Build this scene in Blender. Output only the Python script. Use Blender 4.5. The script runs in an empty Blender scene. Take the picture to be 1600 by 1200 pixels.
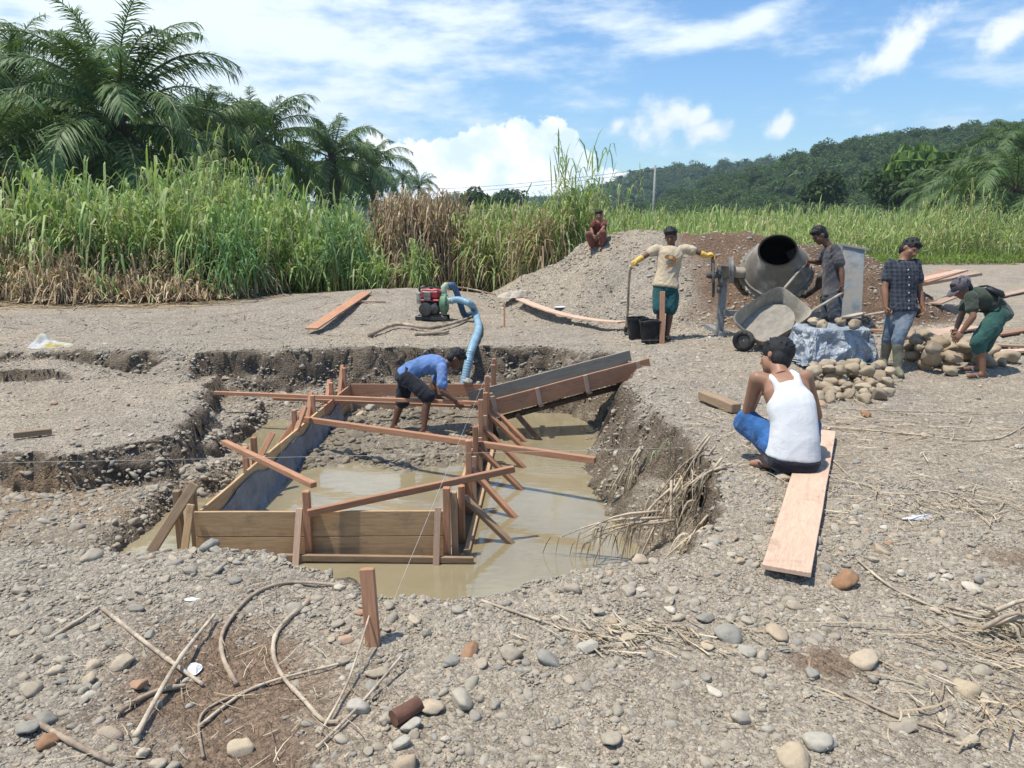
import bpy, math, random
import numpy as np
from mathutils import Vector, Matrix, Quaternion, noise as mnoise

random.seed(7)
RNG = np.random.default_rng(11)
R = math.radians
SC = bpy.context.scene
COL = SC.collection

# ------------------------------------------------------------------ camera
CAM_Z = 1.8
FPX = 1200.0                       # focal length in pixels of a 1600 px wide picture
HORIZON = 345.0
PITCH = math.atan((600.0 - HORIZON) / FPX)
CP, SP = math.cos(PITCH), math.sin(PITCH)
cam_data = bpy.data.cameras.new('camera')
cam_data.sensor_width = 36.0
cam_data.lens = 36.0 * FPX / 1600.0
cam_data.clip_start = 0.05
cam_data.clip_end = 5000.0
cam = bpy.data.objects.new('camera', cam_data)
COL.objects.link(cam)
cam.location = (0, 0, CAM_Z)
cam.rotation_euler = (math.pi / 2 - PITCH, 0, 0)
SC.camera = cam


def ray(u, v):
    dx, dy = (u - 800.0) / FPX, (600.0 - v) / FPX
    return Vector((dx, CP + dy * SP, -SP + dy * CP))


def T(u, v, t):
    """world point that the photograph shows at (u, v) at depth t metres"""
    return Vector((0, 0, CAM_Z)) + ray(u, v) * t


# ------------------------------------------------------------------ sky, sun, exposure
SUN_ELEV, SUN_AZ = R(71), R(-108)    # azimuth measured from +Y towards +X
world = bpy.data.worlds.new('World')
SC.world = world
world.use_nodes = True
SC.view_settings.view_transform = 'Standard'
SC.view_settings.look = 'None'
SC.view_settings.gamma = 1.0
SC.view_settings.exposure = 0.34
SC.view_settings.use_curve_mapping = False
sun_dir = Vector((math.sin(SUN_AZ) * math.cos(SUN_ELEV), math.cos(SUN_AZ) * math.cos(SUN_ELEV), math.sin(SUN_ELEV)))
sun_data = bpy.data.lights.new('sun', 'SUN')
sun_data.energy = 4.3
sun_data.angle = R(1.6)
sun_data.color = (1.0, 0.945, 0.85)
sun = bpy.data.objects.new('sun', sun_data)
COL.objects.link(sun)
sun.rotation_euler = sun_dir.to_track_quat('Z', 'Y').to_euler()
sun.location = (0, 0, 30)


def build_world():
    nt = world.node_tree
    nt.nodes.clear()
    L = nt.links.new

    def N(kind, **kw):
        n = nt.nodes.new(kind)
        for k, val in kw.items():
            setattr(n, k, val)
        return n

    def M(op, a, b=None, c=None, clamp=False):
        n = N('ShaderNodeMath', operation=op)
        n.use_clamp = clamp
        for i, val in enumerate((a, b, c)):
            if val is None:
                continue
            if isinstance(val, (int, float)):
                n.inputs[i].default_value = val
            else:
                L(val, n.inputs[i])
        return n.outputs[0]

    def remap(val, lo, hi, smooth=True):
        n = N('ShaderNodeMapRange')
        n.interpolation_type = 'SMOOTHSTEP' if smooth else 'LINEAR'
        n.inputs['From Min'].default_value = lo
        n.inputs['From Max'].default_value = hi
        L(val, n.inputs['Value'])
        return n.outputs['Result']

    out = N('ShaderNodeOutputWorld')
    bg = N('ShaderNodeBackground')
    bg.inputs['Strength'].default_value = 0.112
    sky = N('ShaderNodeTexSky')
    sky.sky_type = 'NISHITA'
    sky.sun_disc = False
    sky.sun_elevation = SUN_ELEV
    sky.sun_rotation = SUN_AZ
    sky.air_density = 1.0
    sky.dust_density = 0.6
    sky.ozone_density = 2.2
    tc = N('ShaderNodeTexCoord')
    sep = N('ShaderNodeSeparateXYZ')
    L(tc.outputs['Generated'], sep.inputs[0])
    az = M('ARCTAN2', sep.outputs[0], sep.outputs[1])
    el = M('ARCSINE', sep.outputs[2])
    comb = N('ShaderNodeCombineXYZ')
    L(az, comb.inputs[0]); L(el, comb.inputs[1])
    base = comb.outputs[0]

    def noise(vec, scale, detail, rough, stretch=None):
        if stretch:
            m = N('ShaderNodeMapping')
            m.inputs['Scale'].default_value = stretch
            m.inputs['Rotation'].default_value = (0, 0, R(-12))
            L(vec, m.inputs[0]); vec = m.outputs[0]
        n = N('ShaderNodeTexNoise')
        n.inputs['Scale'].default_value = scale
        n.inputs['Detail'].default_value = detail
        n.inputs['Roughness'].default_value = rough
        L(vec, n.inputs['Vector'])
        return n

    def blobs(lst):
        acc = None
        for (u, v, ru, rv, rot, gain) in lst:
            d = ray(u, v).normalized()
            m = N('ShaderNodeMapping', vector_type='TEXTURE')
            m.inputs['Location'].default_value = (math.atan2(d.x, d.y), math.asin(d.z), 0)
            m.inputs['Rotation'].default_value = (0, 0, R(rot))
            m.inputs['Scale'].default_value = (ru / FPX, rv / FPX, 1)
            L(base, m.inputs[0])
            ln = N('ShaderNodeVectorMath', operation='LENGTH')
            L(m.outputs[0], ln.inputs[0])
            val = M('MULTIPLY', M('SUBTRACT', 1.0, ln.outputs['Value']), gain)
            acc = val if acc is None else M('MAXIMUM', acc, val)
        return acc

    # heaped clouds, firm edged
    cum = blobs([(640, 275, 95, 48, 0, 1), (720, 268, 90, 48, 0, 1), (810, 250, 85, 55, 0, 1), (855, 245, 62, 42, 0, 1),
                 (880, 275, 60, 45, 0, 1), (770, 300, 230, 34, 0, 1), (585, 225, 20, 14, 0, .8), (940, 295, 55, 26, 0, .7)])
    n1 = noise(base, 26, 6, .58)
    n1s = M('MULTIPLY', M('SUBTRACT', n1.outputs[0], .5), 1.9)
    a_cum = remap(M('ADD', cum, n1s), -.16, .02)
    # small loose clouds
    small = blobs([(1035, 192, 62, 40, 20, 1), (1095, 182, 32, 22, 25, 1), (1098, 206, 46, 24, 18, .9), (965, 197, 34, 17, 30, .6),
                   (1415, 62, 75, 34, 42, 1), (1440, 45, 40, 28, 30, 1), (1375, 92, 42, 20, 40, .8), (1585, 45, 48, 26, 38, 1),
                   (1222, 196, 34, 18, 38, .75), (1370, 202, 26, 12, 10, .5), (1660, 10, 60, 40, 35, 1)])
    n2 = noise(base, 22, 5, .6)
    n2s = M('MULTIPLY', M('SUBTRACT', n2.outputs[0], .5), 2.3)
    a_small = M('MULTIPLY', remap(M('ADD', small, n2s), .0, .85), .95)
    # high veil: thick on the sun's side, wisps elsewhere
    veil = blobs([(250, 40, 500, 220, 8, 1), (480, 60, 420, 110, 0, .95), (60, 150, 420, 260, 0, 1), (620, 75, 260, 50, 12, .75),
                  (1080, 62, 130, 26, 8, .75), (1180, 30, 95, 22, 24, .8), (960, 40, 140, 24, -4, .5), (800, 8, 330, 30, 4, .45),
                  (480, 165, 330, 80, 0, .7), (-600, 0, 900, 700, 0, 1), (-200, -900, 1100, 700, 0, .8), (950, -700, 800, 420, 10, .5), (2600, -300, 600, 400, 0, .5)])
    n3 = noise(base, 7.5, 6, .62, (1.0, 3.2, 1.0))
    n3s = M('MULTIPLY', M('SUBTRACT', n3.outputs[0], .5), 2.4)
    a_veil = M('MULTIPLY', remap(M('ADD', veil, n3s), -.12, .85), .97)
    streak = noise(base, 5.0, 4, .6, (1.0, 5.0, 1.0))
    a_str = M('MULTIPLY', remap(streak.outputs[0], .55, .85), .18)
    a_high = M('MAXIMUM', a_veil, a_str)

    hs = N('ShaderNodeHueSaturation')
    hs.inputs['Saturation'].default_value = 1.15
    hs.inputs['Value'].default_value = 1.2
    L(sky.outputs[0], hs.inputs['Color'])

    def mix(fac, a, b):
        n = N('ShaderNodeMix', data_type='RGBA')
        L(fac, n.inputs['Factor'])
        for key, val in ((6, a), (7, b)):
            if isinstance(val, tuple):
                n.inputs[key].default_value = val
            else:
                L(val, n.inputs[key])
        return n.outputs[2]

    shade = mix(remap(noise(base, 17, 3, .5).outputs[0], .36, .62), (6.6, 7.9, 9.0, 1), (10.2, 10.4, 10.4, 1))
    tint = N('ShaderNodeMix', data_type='RGBA', blend_type='MULTIPLY')
    tint.inputs[0].default_value = 1.0
    L(hs.outputs[0], tint.inputs[6]); tint.inputs[7].default_value = (.80, .955, 1.07, 1)
    c = mix(a_high, tint.outputs[2], (7.4, 8.2, 8.6, 1))
    c = mix(a_cum, c, shade)
    c = mix(a_small, c, (8.1, 8.5, 8.6, 1))
    L(c, bg.inputs['Color'])
    L(bg.outputs[0], out.inputs[0])


build_world()
world.cycles.sampling_method = 'MANUAL'
world.cycles.sample_map_resolution = 256
SC.cycles.max_bounces = 6
SC.cycles.diffuse_bounces = 3
SC.cycles.glossy_bounces = 3
SC.cycles.transmission_bounces = 4

# ------------------------------------------------------------------ noise and ground shape


def _hash(ix, iy, s):
    h = (ix * 374761393 + iy * 668265263 + s * 1274126177) & 0xffffffff
    h = ((h ^ (h >> 13)) * 1103515245) & 0xffffffff
    h = ((h ^ (h >> 16)) * 668265263) & 0xffffffff
    return ((h >> 8) & 0xffff) / 32767.5 - 1.0


def vn(x, y, s=0):
    x = np.asarray(x, float); y = np.asarray(y, float)
    ix, iy = np.floor(x).astype(np.int64), np.floor(y).astype(np.int64)
    fx, fy = x - ix, y - iy
    fx, fy = fx * fx * (3 - 2 * fx), fy * fy * (3 - 2 * fy)
    a, b = _hash(ix, iy, s), _hash(ix + 1, iy, s)
    c, d = _hash(ix, iy + 1, s), _hash(ix + 1, iy + 1, s)
    return (a * (1 - fx) + b * fx) * (1 - fy) + (c * (1 - fx) + d * fx) * fy


def fbm(x, y, o=4, s=0):
    r, a, f = 0, .5, 1.0
    for i in range(o):
        r = r + a * vn(x * f, y * f, s + i * 17)
        a *= .5; f *= 2.03
    return r


def ss(lo, hi, x):
    t = np.clip((x - lo) / (hi - lo), 0, 1)
    return t * t * (3 - 2 * t)


PIT = np.array([(-9, 4.4), (-5, 4.2), (-2.9, 4.02), (-1.96, 3.96), (-1.41, 3.92), (-1.17, 3.72), (-.75, 3.46), (-.3, 3.38), (.1, 3.56), (.33, 3.66),
                (.72, 3.8), (1.05, 3.9), (1.33, 4.5), (1.5, 5.3), (1.52, 6.35), (1.43, 7.27), (1.46, 8.4), (1.62, 9.5), (1.35, 10.7), (.47, 11.1),
                (-.93, 11.1), (-2.8, 11.15), (-4.1, 10.95), (-5.8, 10.9), (-8.5, 10.6), (-9, 10.0), (-7.3, 10.05), (-5.5, 10.2), (-4.5, 10.3), (-4.15, 9.9),
                (-3.55, 8.4), (-3.46, 7.4), (-3.64, 7.05), (-4.0, 6.78), (-4.64, 6.85), (-6, 7.0), (-9, 7.1)], float)


def pit_dist(x, y):
    """distance inside the pit's rim, negative outside"""
    d2 = np.full(np.shape(x), 1e9)
    inside = np.zeros(np.shape(x), bool)
    n = len(PIT)
    for i in range(n):
        ax, ay = PIT[i]; bx, by = PIT[(i + 1) % n]
        ex, ey = bx - ax, by - ay
        t = np.clip(((x - ax) * ex + (y - ay) * ey) / (ex * ex + ey * ey), 0, 1)
        d2 = np.minimum(d2, (x - ax - t * ex) ** 2 + (y - ay - t * ey) ** 2)
        if ay != by:
            cond = ((ay > y) != (by > y)) & (x < (bx - ax) * (y - ay) / (by - ay) + ax)
            inside ^= cond
    d = np.sqrt(d2)
    return np.where(inside, d, -d)


RIDGE = np.array([(-.9, 17.6, -.05), (.5, 17.0, .72), (1.8, 16.0, 1.50), (2.7, 15.4, 1.60), (3.6, 14.7, 1.62), (4.25, 14.5, 1.68), (5.0, 14.4, 1.5), (6.4, 14.3, 1.2), (7.4, 14.5, .55)])


def mound(x, y):
    r = np.full(np.shape(x), -9.0)
    wob = .28 * fbm(x * 1.1, y * 1.1, 4, 91) + .10 * fbm(x * 4, y * 4, 3, 93)
    for i in range(len(RIDGE) - 1):
        ax, ay, az = RIDGE[i]; bx, by, bz = RIDGE[i + 1]
        ex, ey = bx - ax, by - ay
        t = np.clip(((x - ax) * ex + (y - ay) * ey) / (ex * ex + ey * ey), 0, 1)
        d = np.sqrt((x - ax - t * ex) ** 2 + (y - ay - t * ey) ** 2)
        r = np.maximum(r, az + (bz - az) * t - .70 * np.sqrt(d * d + .03) + .12)
    return r + wob * .6


FORM_N = (Vector((-2.47, 5.72)), Vector((-.47, 5.72)))
FORM_F = (Vector((-2.27, 10.5)), Vector((-.29, 10.5)))


def form_x(side, y):
    t = (y - 5.72) / (10.5 - 5.72)
    return FORM_N[side].x * (1 - t) + FORM_F[side].x * t


WATER_Z = -.82


def height(x, y):
    x = np.asarray(x, float); y = np.asarray(y, float)
    b = .05 * fbm(x * .7, y * .7, 4, 1) * (1 - .5 * ss(2, 6, np.abs(x)))
    b = b + .02 * fbm(x * 3.1, y * 3.1, 3, 5)
    b = b + .10 * ss(8.6, 10.4, y) * ss(1.4, 2.3, x) * (1 - ss(13, 18, y))
    pl = ss(-2.95, -3.35, x) * ss(5.9, 6.5, y) * (1 - ss(10.2, 10.7, y))
    b = b - .30 * pl
    b = b + .42 * np.exp(-((y - 16.2) / 2.0) ** 2) * np.exp(-((x + 2.4) / 2.4) ** 2)
    b = b + .10 * ss(12, 15, y) * ss(-3, -6, x)
    b = b + .32 * np.exp(-((y - 26) / 1.6) ** 2) * np.exp(-((x - 14.5) / 2.6) ** 2) * (1 + vn(x, y, 8))
    # scooped earth in the left foreground
    b = b - .07 * np.exp(-((x + 1.05) / .42) ** 2 - ((y - 2.75) / .55) ** 2)
    m = mound(x, y)
    k = .12
    hh = np.clip(.5 + .5 * (m - b) / k, 0, 1)
    b = b * (1 - hh) + m * hh + k * hh * (1 - hh) * .5
    d = pit_dist(x, y)
    d = d + ((.16 + .16 * ss(10.0, 10.6, y)) * fbm(x * 1.9, y * 1.9, 4, 21) + .05 * fbm(x * 8, y * 8, 3, 25)) * (np.abs(d) < 2.5)
    soft = np.clip(.5 + .9 * fbm(x * .9, y * .9, 3, 27), 0, 1)
    soft = np.maximum(soft * .75, ss(.9, 1.2, x) * ss(6.6, 7.4, y) * (1 - ss(8.6, 9.6, y)) * (.45 + .55 * soft))
    soft = soft * (1 - .8 * ss(.7, 1.1, x) * ss(4.2, 4.7, y) * (1 - ss(6.3, 6.9, y)))
    soft = np.maximum(soft, .95 * ss(-3.9, -4.6, x) * ss(10.0, 10.4, y))
    first = .46 - .34 * soft; wid = .09 + .30 * soft
    drop = first * ss(0, wid, d) + (.89 - first) * ss(.06, .72, d) + .36 * ss(.6, 1.4, d)
    drop = drop + .07 * fbm(x * 3.3, y * 3.3, 4, 29) * (d > .02) * (d < 1.3) * ss(0, .2, d)
    z = b - drop
    inpit = d > 0
    terr = -.60 - .05 * (x + 5) * .6 + .05 * fbm(x * 2.2, y * 2.2, 4, 33) - .7 * ss(-3.35, -2.75, x) - .10 * (1 - ss(4.4, 6.4, y))
    z = np.where(inpit & (x < -2.5) & (y < 7.6), np.maximum(z, np.minimum(terr, b - .3 * ss(0, .12, d))), z)
    arm = -.34 + .18 * ss(-4.9, -6.6, x + 1.2 * fbm(y * .9, x * .9, 3, 36)) + .10 * fbm(x * 2, y * 2, 3, 35)
    z = np.where(inpit & (x < -4.15) & (y > 9.2), np.maximum(z, arm), z)
    rub = -.50 - .36 * (10.95 - y) + .10 * fbm(x * 2.4, y * 2.4, 4, 37) - .6 * ss(-2.7, -2.2, x)
    z = np.where(inpit & (x > -4.3) & (x < -2.1) & (y > 9.0), np.maximum(z, np.minimum(rub, b - .32)), z)
    # ledge beside the left shelf
    led = -.60 + .07 * fbm(x * 2.6, y * 2.6, 4, 39) - .5 * ss(-3.42, -3.1, x)
    z = np.where(inpit & (x < -2.9) & (y > 7.2) & (y < 10.2), np.maximum(z, np.minimum(led, b - .2)), z)
    # wet gravel inside the timber form
    t = (y - 5.72) / 4.78
    xl, xr = -2.47 + .2 * t, -.47 + .18 * t
    mud = -.765 + .05 * fbm(x * 2.4, y * 2.4, 4, 41) + .025 * fbm(x * 9, y * 9, 3, 43) - .45 * ss(8.35, 7.4, y + .35 * vn(x * 1.7, y * .5, 44) - .25 * ss(-1.3, -.5, x) * 0)
    inform = (x > xl + .02) & (x < xr - .02) & (y > 5.8) & (y < 10.5)
    z = np.where(inform, np.maximum(z, mud), z)
    return z


def gz(x, y):
    return float(height(np.array([x]), np.array([y]))[0])


def G(u, v, tmin=1.5, tmax=70.0):
    """point of the ground that the photograph shows at (u, v)"""
    d = ray(u, v)
    t = np.concatenate([np.arange(tmin, 20, .02), np.arange(20, tmax, .1)])
    z = CAM_Z + d.z * t
    h = height(d.x * t, d.y * t)
    k = np.argmax(z <= h)
    if z[k] > h[k]:
        k = len(t) - 1
    return Vector((d.x * t[k], d.y * t[k], float(h[k])))


# ------------------------------------------------------------------ object helpers


def tag(o, label=None, cat=None, group=None, kind=None):
    if label: o['label'] = label
    if cat: o['category'] = cat
    if group: o['group'] = group
    if kind: o['kind'] = kind
    return o


def link(o, parent=None):
    COL.objects.link(o)
    if parent is not None:
        o.parent = parent
    return o


def thing(name, label, cat, loc=(0, 0, 0), rotz=0, group=None):
    o = bpy.data.objects.new(name, None)
    o.empty_display_size = .1
    COL.objects.link(o)
    o.location = loc
    o.rotation_euler = (0, 0, rotz)
    return tag(o, label, cat, group)


def np_mesh(name, V, F, col=None, smooth=False, mat=None):
    """V (n,3); F (m,k) with equal k"""
    me = bpy.data.meshes.new(name)
    V = np.asarray(V, np.float32); F = np.asarray(F, np.int32)
    m, k = F.shape
    me.vertices.add(len(V)); me.vertices.foreach_set('co', V.ravel())
    me.loops.add(m * k); me.loops.foreach_set('vertex_index', F.ravel())
    me.polygons.add(m)
    me.polygons.foreach_set('loop_start', np.arange(0, m * k, k, dtype=np.int32))
    me.polygons.foreach_set('loop_total', np.full(m, k, np.int32))
    me.polygons.foreach_set('use_smooth', np.full(m, smooth, bool))
    if col is not None:
        a = me.color_attributes.new('Col', 'FLOAT_COLOR', 'POINT')
        c = np.ones((len(V), 4), np.float32); c[:, :3] = col
        a.data.foreach_set('color', c.ravel())
    me.update(calc_edges=True)
    if mat: me.materials.append(mat)
    return me


class MB:
    def __init__(self):
        self.v, self.f = [], []

    def add(self, vs, fs):
        o = len(self.v)
        self.v += [Vector(p) for p in vs]
        self.f += [tuple(i + o for i in f) for f in fs]
        return self

    def rings(self, rings, cap=True, closed=False):
        n = len(rings[0]); vs = [p for r in rings for p in r]; fs = []
        K = len(rings)
        for k in range(K if closed else K - 1):
            a, b = k * n, ((k + 1) % K) * n
            for i in range(n):
                j = (i + 1) % n
                fs.append((a + i, a + j, b + j, b + i))
        if cap and not closed:
            fs.append(tuple(range(n - 1, -1, -1)))
            fs.append(tuple(range((K - 1) * n, K * n)))
        return self.add(vs, fs)

    def tube(self, pts, rad, n=8, cap=True, flat=1.0):
        pts = [Vector(p) for p in pts]
        if not hasattr(rad, '__len__'): rad = [rad] * len(pts)
        rings = []; up = None
        for i, p in enumerate(pts):
            t = (pts[min(i + 1, len(pts) - 1)] - pts[max(i - 1, 0)]).normalized()
            if up is None:
                up = Vector((0, 0, 1)) if abs(t.z) < .9 else Vector((0, 1, 0))
            s = t.cross(up).normalized(); up = s.cross(t).normalized()
            rings.append([p + (s * math.cos(2 * math.pi * k / n) + up * (flat * math.sin(2 * math.pi * k / n))) * rad[i] for k in range(n)])
        return self.rings(rings, cap)

    def capsule(self, a, b, ra, rb, n=12):
        a, b = Vector(a), Vector(b)
        d = b - a; L = d.length
        t = d / L if L > 1e-6 else Vector((0, 0, 1))
        s = t.orthogonal().normalized(); w = t.cross(s)
        rings = []
        for k in range(5):
            th = math.pi / 2 * (1 - k / 4.0) * .985
            rings.append((a - t * ra * math.sin(th), ra * math.cos(th)))
        for k in range(5):
            th = math.pi / 2 * (k / 4.0) * .985
            rings.append((b + t * rb * math.sin(th), rb * math.cos(th)))
        return self.rings([[c + (s * math.cos(2 * math.pi * i / n) + w * math.sin(2 * math.pi * i / n)) * r for i in range(n)] for c, r in rings])

    def chain(self, pts, rad, n=12):
        for i in range(len(pts) - 1):
            self.capsule(pts[i], pts[i + 1], rad[i], rad[i + 1], n)
        return self

    def ellipsoid(self, c, r, axes=None, n=16, m=10):
        c = Vector(c); axes = axes or (Vector((1, 0, 0)), Vector((0, 1, 0)), Vector((0, 0, 1)))
        rings = []
        for k in range(m + 1):
            th = math.pi * (.02 + .96 * k / m)
            rings.append([c + axes[0] * (r[0] * math.sin(th) * math.cos(2 * math.pi * i / n)) + axes[1] * (r[1] * math.sin(th) * math.sin(2 * math.pi * i / n)) - axes[2] * (r[2] * math.cos(th)) for i in range(n)])
        return self.rings(rings)

    def box(self, c, s, axes=None, ch=0.0):
        c = Vector(c); ax = axes or (Vector((1, 0, 0)), Vector((0, 1, 0)), Vector((0, 0, 1)))
        x, y, z = s[0] / 2, s[1] / 2, s[2] / 2
        ch = ch or min(x, y, z) * .12
        prof = [(-y + ch, -z), (y - ch, -z), (y, -z + ch), (y, z - ch), (y - ch, z), (-y + ch, z), (-y, z - ch), (-y, -z + ch)]
        rings = []
        for sx, k in ((-x, 1 - ch / max(y, z)), (-x + ch, 1), (x - ch, 1), (x, 1 - ch / max(y, z))):
            rings.append([c + ax[0] * sx + ax[1] * (p[0] * k) + ax[2] * (p[1] * k) for p in prof])
        return self.rings(rings)

    def lathe(self, prof, n=24, axes=None, c=(0, 0, 0), cap=True):
        c = Vector(c); ax = axes or (Vector((1, 0, 0)), Vector((0, 1, 0)), Vector((0, 0, 1)))
        return self.rings([[c + (ax[0] * math.cos(2 * math.pi * i / n) + ax[1] * math.sin(2 * math.pi * i / n)) * max(r, 1e-4) + ax[2] * h for i in range(n)] for r, h in prof], cap)

    def mesh(self, name, mat=None, smooth=False):
        me = bpy.data.meshes.new(name)
        me.from_pydata([tuple(p) for p in self.v], [], self.f)
        if smooth:
            me.polygons.foreach_set('use_smooth', np.ones(len(me.polygons), bool))
        if mat: me.materials.append(mat)
        me.update()
        return me

    def build(self, name, mat, parent=None, smooth=False, world=False, loc=None):
        """world=True: the points are world coordinates; the object sits at its own centre"""
        off = Vector((0, 0, 0))
        if world:
            off = sum(self.v, Vector()) / len(self.v)
            self.v = [p - off for p in self.v]
        o = bpy.data.objects.new(name, self.mesh(name, mat, smooth))
        if world:
            o.location = off - (Vector(parent.location) if parent is not None else Vector())
        elif loc is not None:
            o.location = loc
        return link(o, parent)


def smooth_angle(o, deg=35):
    me = o.data
    me.polygons.foreach_set('use_smooth', np.ones(len(me.polygons), bool))
    try:
        me.set_sharp_from_angle(angle=R(deg))
    except Exception:
        pass
    return o


# ------------------------------------------------------------------ materials


def new_mat(name):
    m = bpy.data.materials.new(name)
    m.use_nodes = True
    nt = m.node_tree
    b = nt.nodes['Principled BSDF']
    return m, nt, b


class NT:
    def __init__(self, nt):
        self.nt = nt; self.L = nt.links.new

    def n(self, kind, **kw):
        o = self.nt.nodes.new(kind)
        for k, v in kw.items(): setattr(o, k, v)
        return o

    def coord(self, which='Object', scale=(1, 1, 1)):
        tc = self.n('ShaderNodeTexCoord'); mp = self.n('ShaderNodeMapping')
        mp.inputs['Scale'].default_value = scale
        self.L(tc.outputs[which], mp.inputs[0])
        return mp.outputs[0]

    def pos(self, scale=(1, 1, 1)):
        g = self.n('ShaderNodeNewGeometry'); mp = self.n('ShaderNodeMapping')
        mp.inputs['Scale'].default_value = scale
        self.L(g.outputs['Position'], mp.inputs[0])
        return mp.outputs[0]

    def noise(self, vec, scale, detail=5, rough=.6, dist=0):
        o = self.n('ShaderNodeTexNoise')
        o.inputs['Scale'].default_value = scale; o.inputs['Detail'].default_value = detail
        o.inputs['Roughness'].default_value = rough; o.inputs['Distortion'].default_value = dist
        if vec is not None: self.L(vec, o.inputs['Vector'])
        return o.outputs[0]

    def voro(self, vec, scale, feature='F1'):
        o = self.n('ShaderNodeTexVoronoi'); o.feature = feature
        o.inputs['Scale'].default_value = scale
        self.L(vec, o.inputs['Vector'])
        return o

    def ramp(self, fac, stops):
        o = self.n('ShaderNodeValToRGB')
        e = o.color_ramp.elements
        while len(e) < len(stops): e.new(.5)
        for i, (p, c) in enumerate(stops):
            e[i].position = p
            e[i].color = (c[0], c[1], c[2], 1) if hasattr(c, '__len__') else (c, c, c, 1)
        self.L(fac, o.inputs[0])
        return o.outputs[0]

    def math(self, op, a, b=None, clamp=False):
        o = self.n('ShaderNodeMath', operation=op); o.use_clamp = clamp
        for i, v in enumerate((a, b)):
            if v is None: continue
            if isinstance(v, (int, float)): o.inputs[i].default_value = v
            else: self.L(v, o.inputs[i])
        return o.outputs[0]

    def mix(self, fac, a, b, mode='MIX'):
        o = self.n('ShaderNodeMix', data_type='RGBA', blend_type=mode)
        for key, v in ((0, fac), (6, a), (7, b)):
            if isinstance(v, tuple): o.inputs[key].default_value = (v + (1,))[:4]
            elif isinstance(v, (int, float)): o.inputs[key].default_value = v
            else: self.L(v, o.inputs[key])
        return o.outputs[2]

    def bump(self, h, strength, dist, bsdf, prev=None):
        o = self.n('ShaderNodeBump')
        o.inputs['Strength'].default_value = strength; o.inputs['Distance'].default_value = dist
        self.L(h, o.inputs['Height'])
        if prev is not None: self.L(prev, o.inputs['Normal'])
        self.L(o.outputs[0], bsdf.inputs['Normal'])
        return o.outputs[0]

    def rnd(self):
        return self.n('ShaderNodeObjectInfo').outputs['Random']


def plain(name, c, rough=.8, spec=.3, metal=0.0, vary=.25, scale=9, bump=.3, bdist=.004, dirt=None, dirt_amt=.5, dscale=4, coord='Object'):
    m, nt, b = new_mat(name); k = NT(nt)
    v = k.coord(coord)
    n = k.noise(v, scale, 6, .62)
    lo = tuple(x * (1 - vary) for x in c); hi = tuple(min(1, x * (1 + vary)) for x in c)
    col = k.ramp(n, [(.3, lo), (.7, hi)])
    if dirt:
        dn = k.noise(v, dscale, 7, .68)
        f = k.ramp(dn, [(.62 - .35 * dirt_amt, 0.0), (.74 - .28 * dirt_amt, 1.0)])
        col = k.mix(f, col, dirt)
    k.L(col, b.inputs['Base Color'])
    b.inputs['Roughness'].default_value = rough
    b.inputs['Specular IOR Level'].default_value = spec
    b.inputs['Metallic'].default_value = metal
    if bump: k.bump(k.noise(v, scale * 5, 5, .65), bump, bdist, b)
    return m


def wood(name, a, c, wet=False, rough=.7):
    m, nt, b = new_mat(name); k = NT(nt)
    v = k.coord('Object', (1.3, 15, 15))
    rn = k.rnd()
    off = k.n('ShaderNodeVectorMath', operation='ADD')
    cb = k.n('ShaderNodeCombineXYZ'); k.L(k.math('MULTIPLY', rn, 37.0), cb.inputs[0]); k.L(k.math('MULTIPLY', rn, 91.0), cb.inputs[1])
    k.L(v, off.inputs[0]); k.L(cb.outputs[0], off.inputs[1])
    g = k.noise(off.outputs[0], 2.2, 7, .6, 1.6)
    fine = k.noise(off.outputs[0], 9.0, 4, .7, .4)
    col = k.ramp(g, [(.28, a), (.5, tuple((x + y) / 2 for x, y in zip(a, c))), (.74, c)])
    col = k.mix(.35, col, k.ramp(fine, [(.3, .45), (.7, 1.0)]), 'MULTIPLY')
    hv = k.n('ShaderNodeHueSaturation')
    k.L(k.math('ADD', k.math('MULTIPLY', rn, .45), .78), hv.inputs['Value'])
    k.L(col, hv.inputs['Color']); col = hv.outputs[0]
    stain = k.noise(k.pos(), 5.5, 6, .7)
    col = k.mix(k.ramp(stain, [(.54, 0.0), (.70, .6)]), col, (.21, .165, .115))
    if wet:
        g2 = k.n('ShaderNodeNewGeometry'); sp = k.n('ShaderNodeSeparateXYZ'); k.L(g2.outputs['Position'], sp.inputs[0])
        lv = k.math('ADD', sp.outputs[2], k.math('MULTIPLY', k.noise(k.pos((1, 1, .4)), 6, 3), .16))
        f = k.n('ShaderNodeMapRange'); f.inputs['From Min'].default_value = -.64; f.inputs['From Max'].default_value = -.80
        k.L(lv, f.inputs['Value'])
        col = k.mix(k.math('MULTIPLY', f.outputs[0], .5), col, (.075, .052, .036))
    k.L(col, b.inputs['Base Color'])
    b.inputs['Roughness'].default_value = rough
    b.inputs['Specular IOR Level'].default_value = .25
    k.bump(g, .35, .003, b)
    return m


def vcol_mat(name, rough=.6, trans=.3, var=.25, spec=.2):
    """leaves and blades: the colour of each blade is stored with it; light passes through"""
    m, nt, b = new_mat(name); k = NT(nt)
    at = k.n('ShaderNodeAttribute'); at.attribute_name = 'Col'
    k.L(at.outputs['Color'], b.inputs['Base Color'])
    b.inputs['Roughness'].default_value = rough
    b.inputs['Specular IOR Level'].default_value = spec
    tr = k.n('ShaderNodeBsdfTranslucent')
    k.L(k.mix(1.0, at.outputs['Color'], (1.0, 1.05, .55), 'MULTIPLY'), tr.inputs['Color'])
    mx = k.n('ShaderNodeMixShader'); mx.inputs[0].default_value = trans
    k.L(b.outputs[0], mx.inputs[1]); k.L(tr.outputs[0], mx.inputs[2])
    k.L(mx.outputs[0], nt.nodes['Material Output'].inputs[0])
    return m


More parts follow.
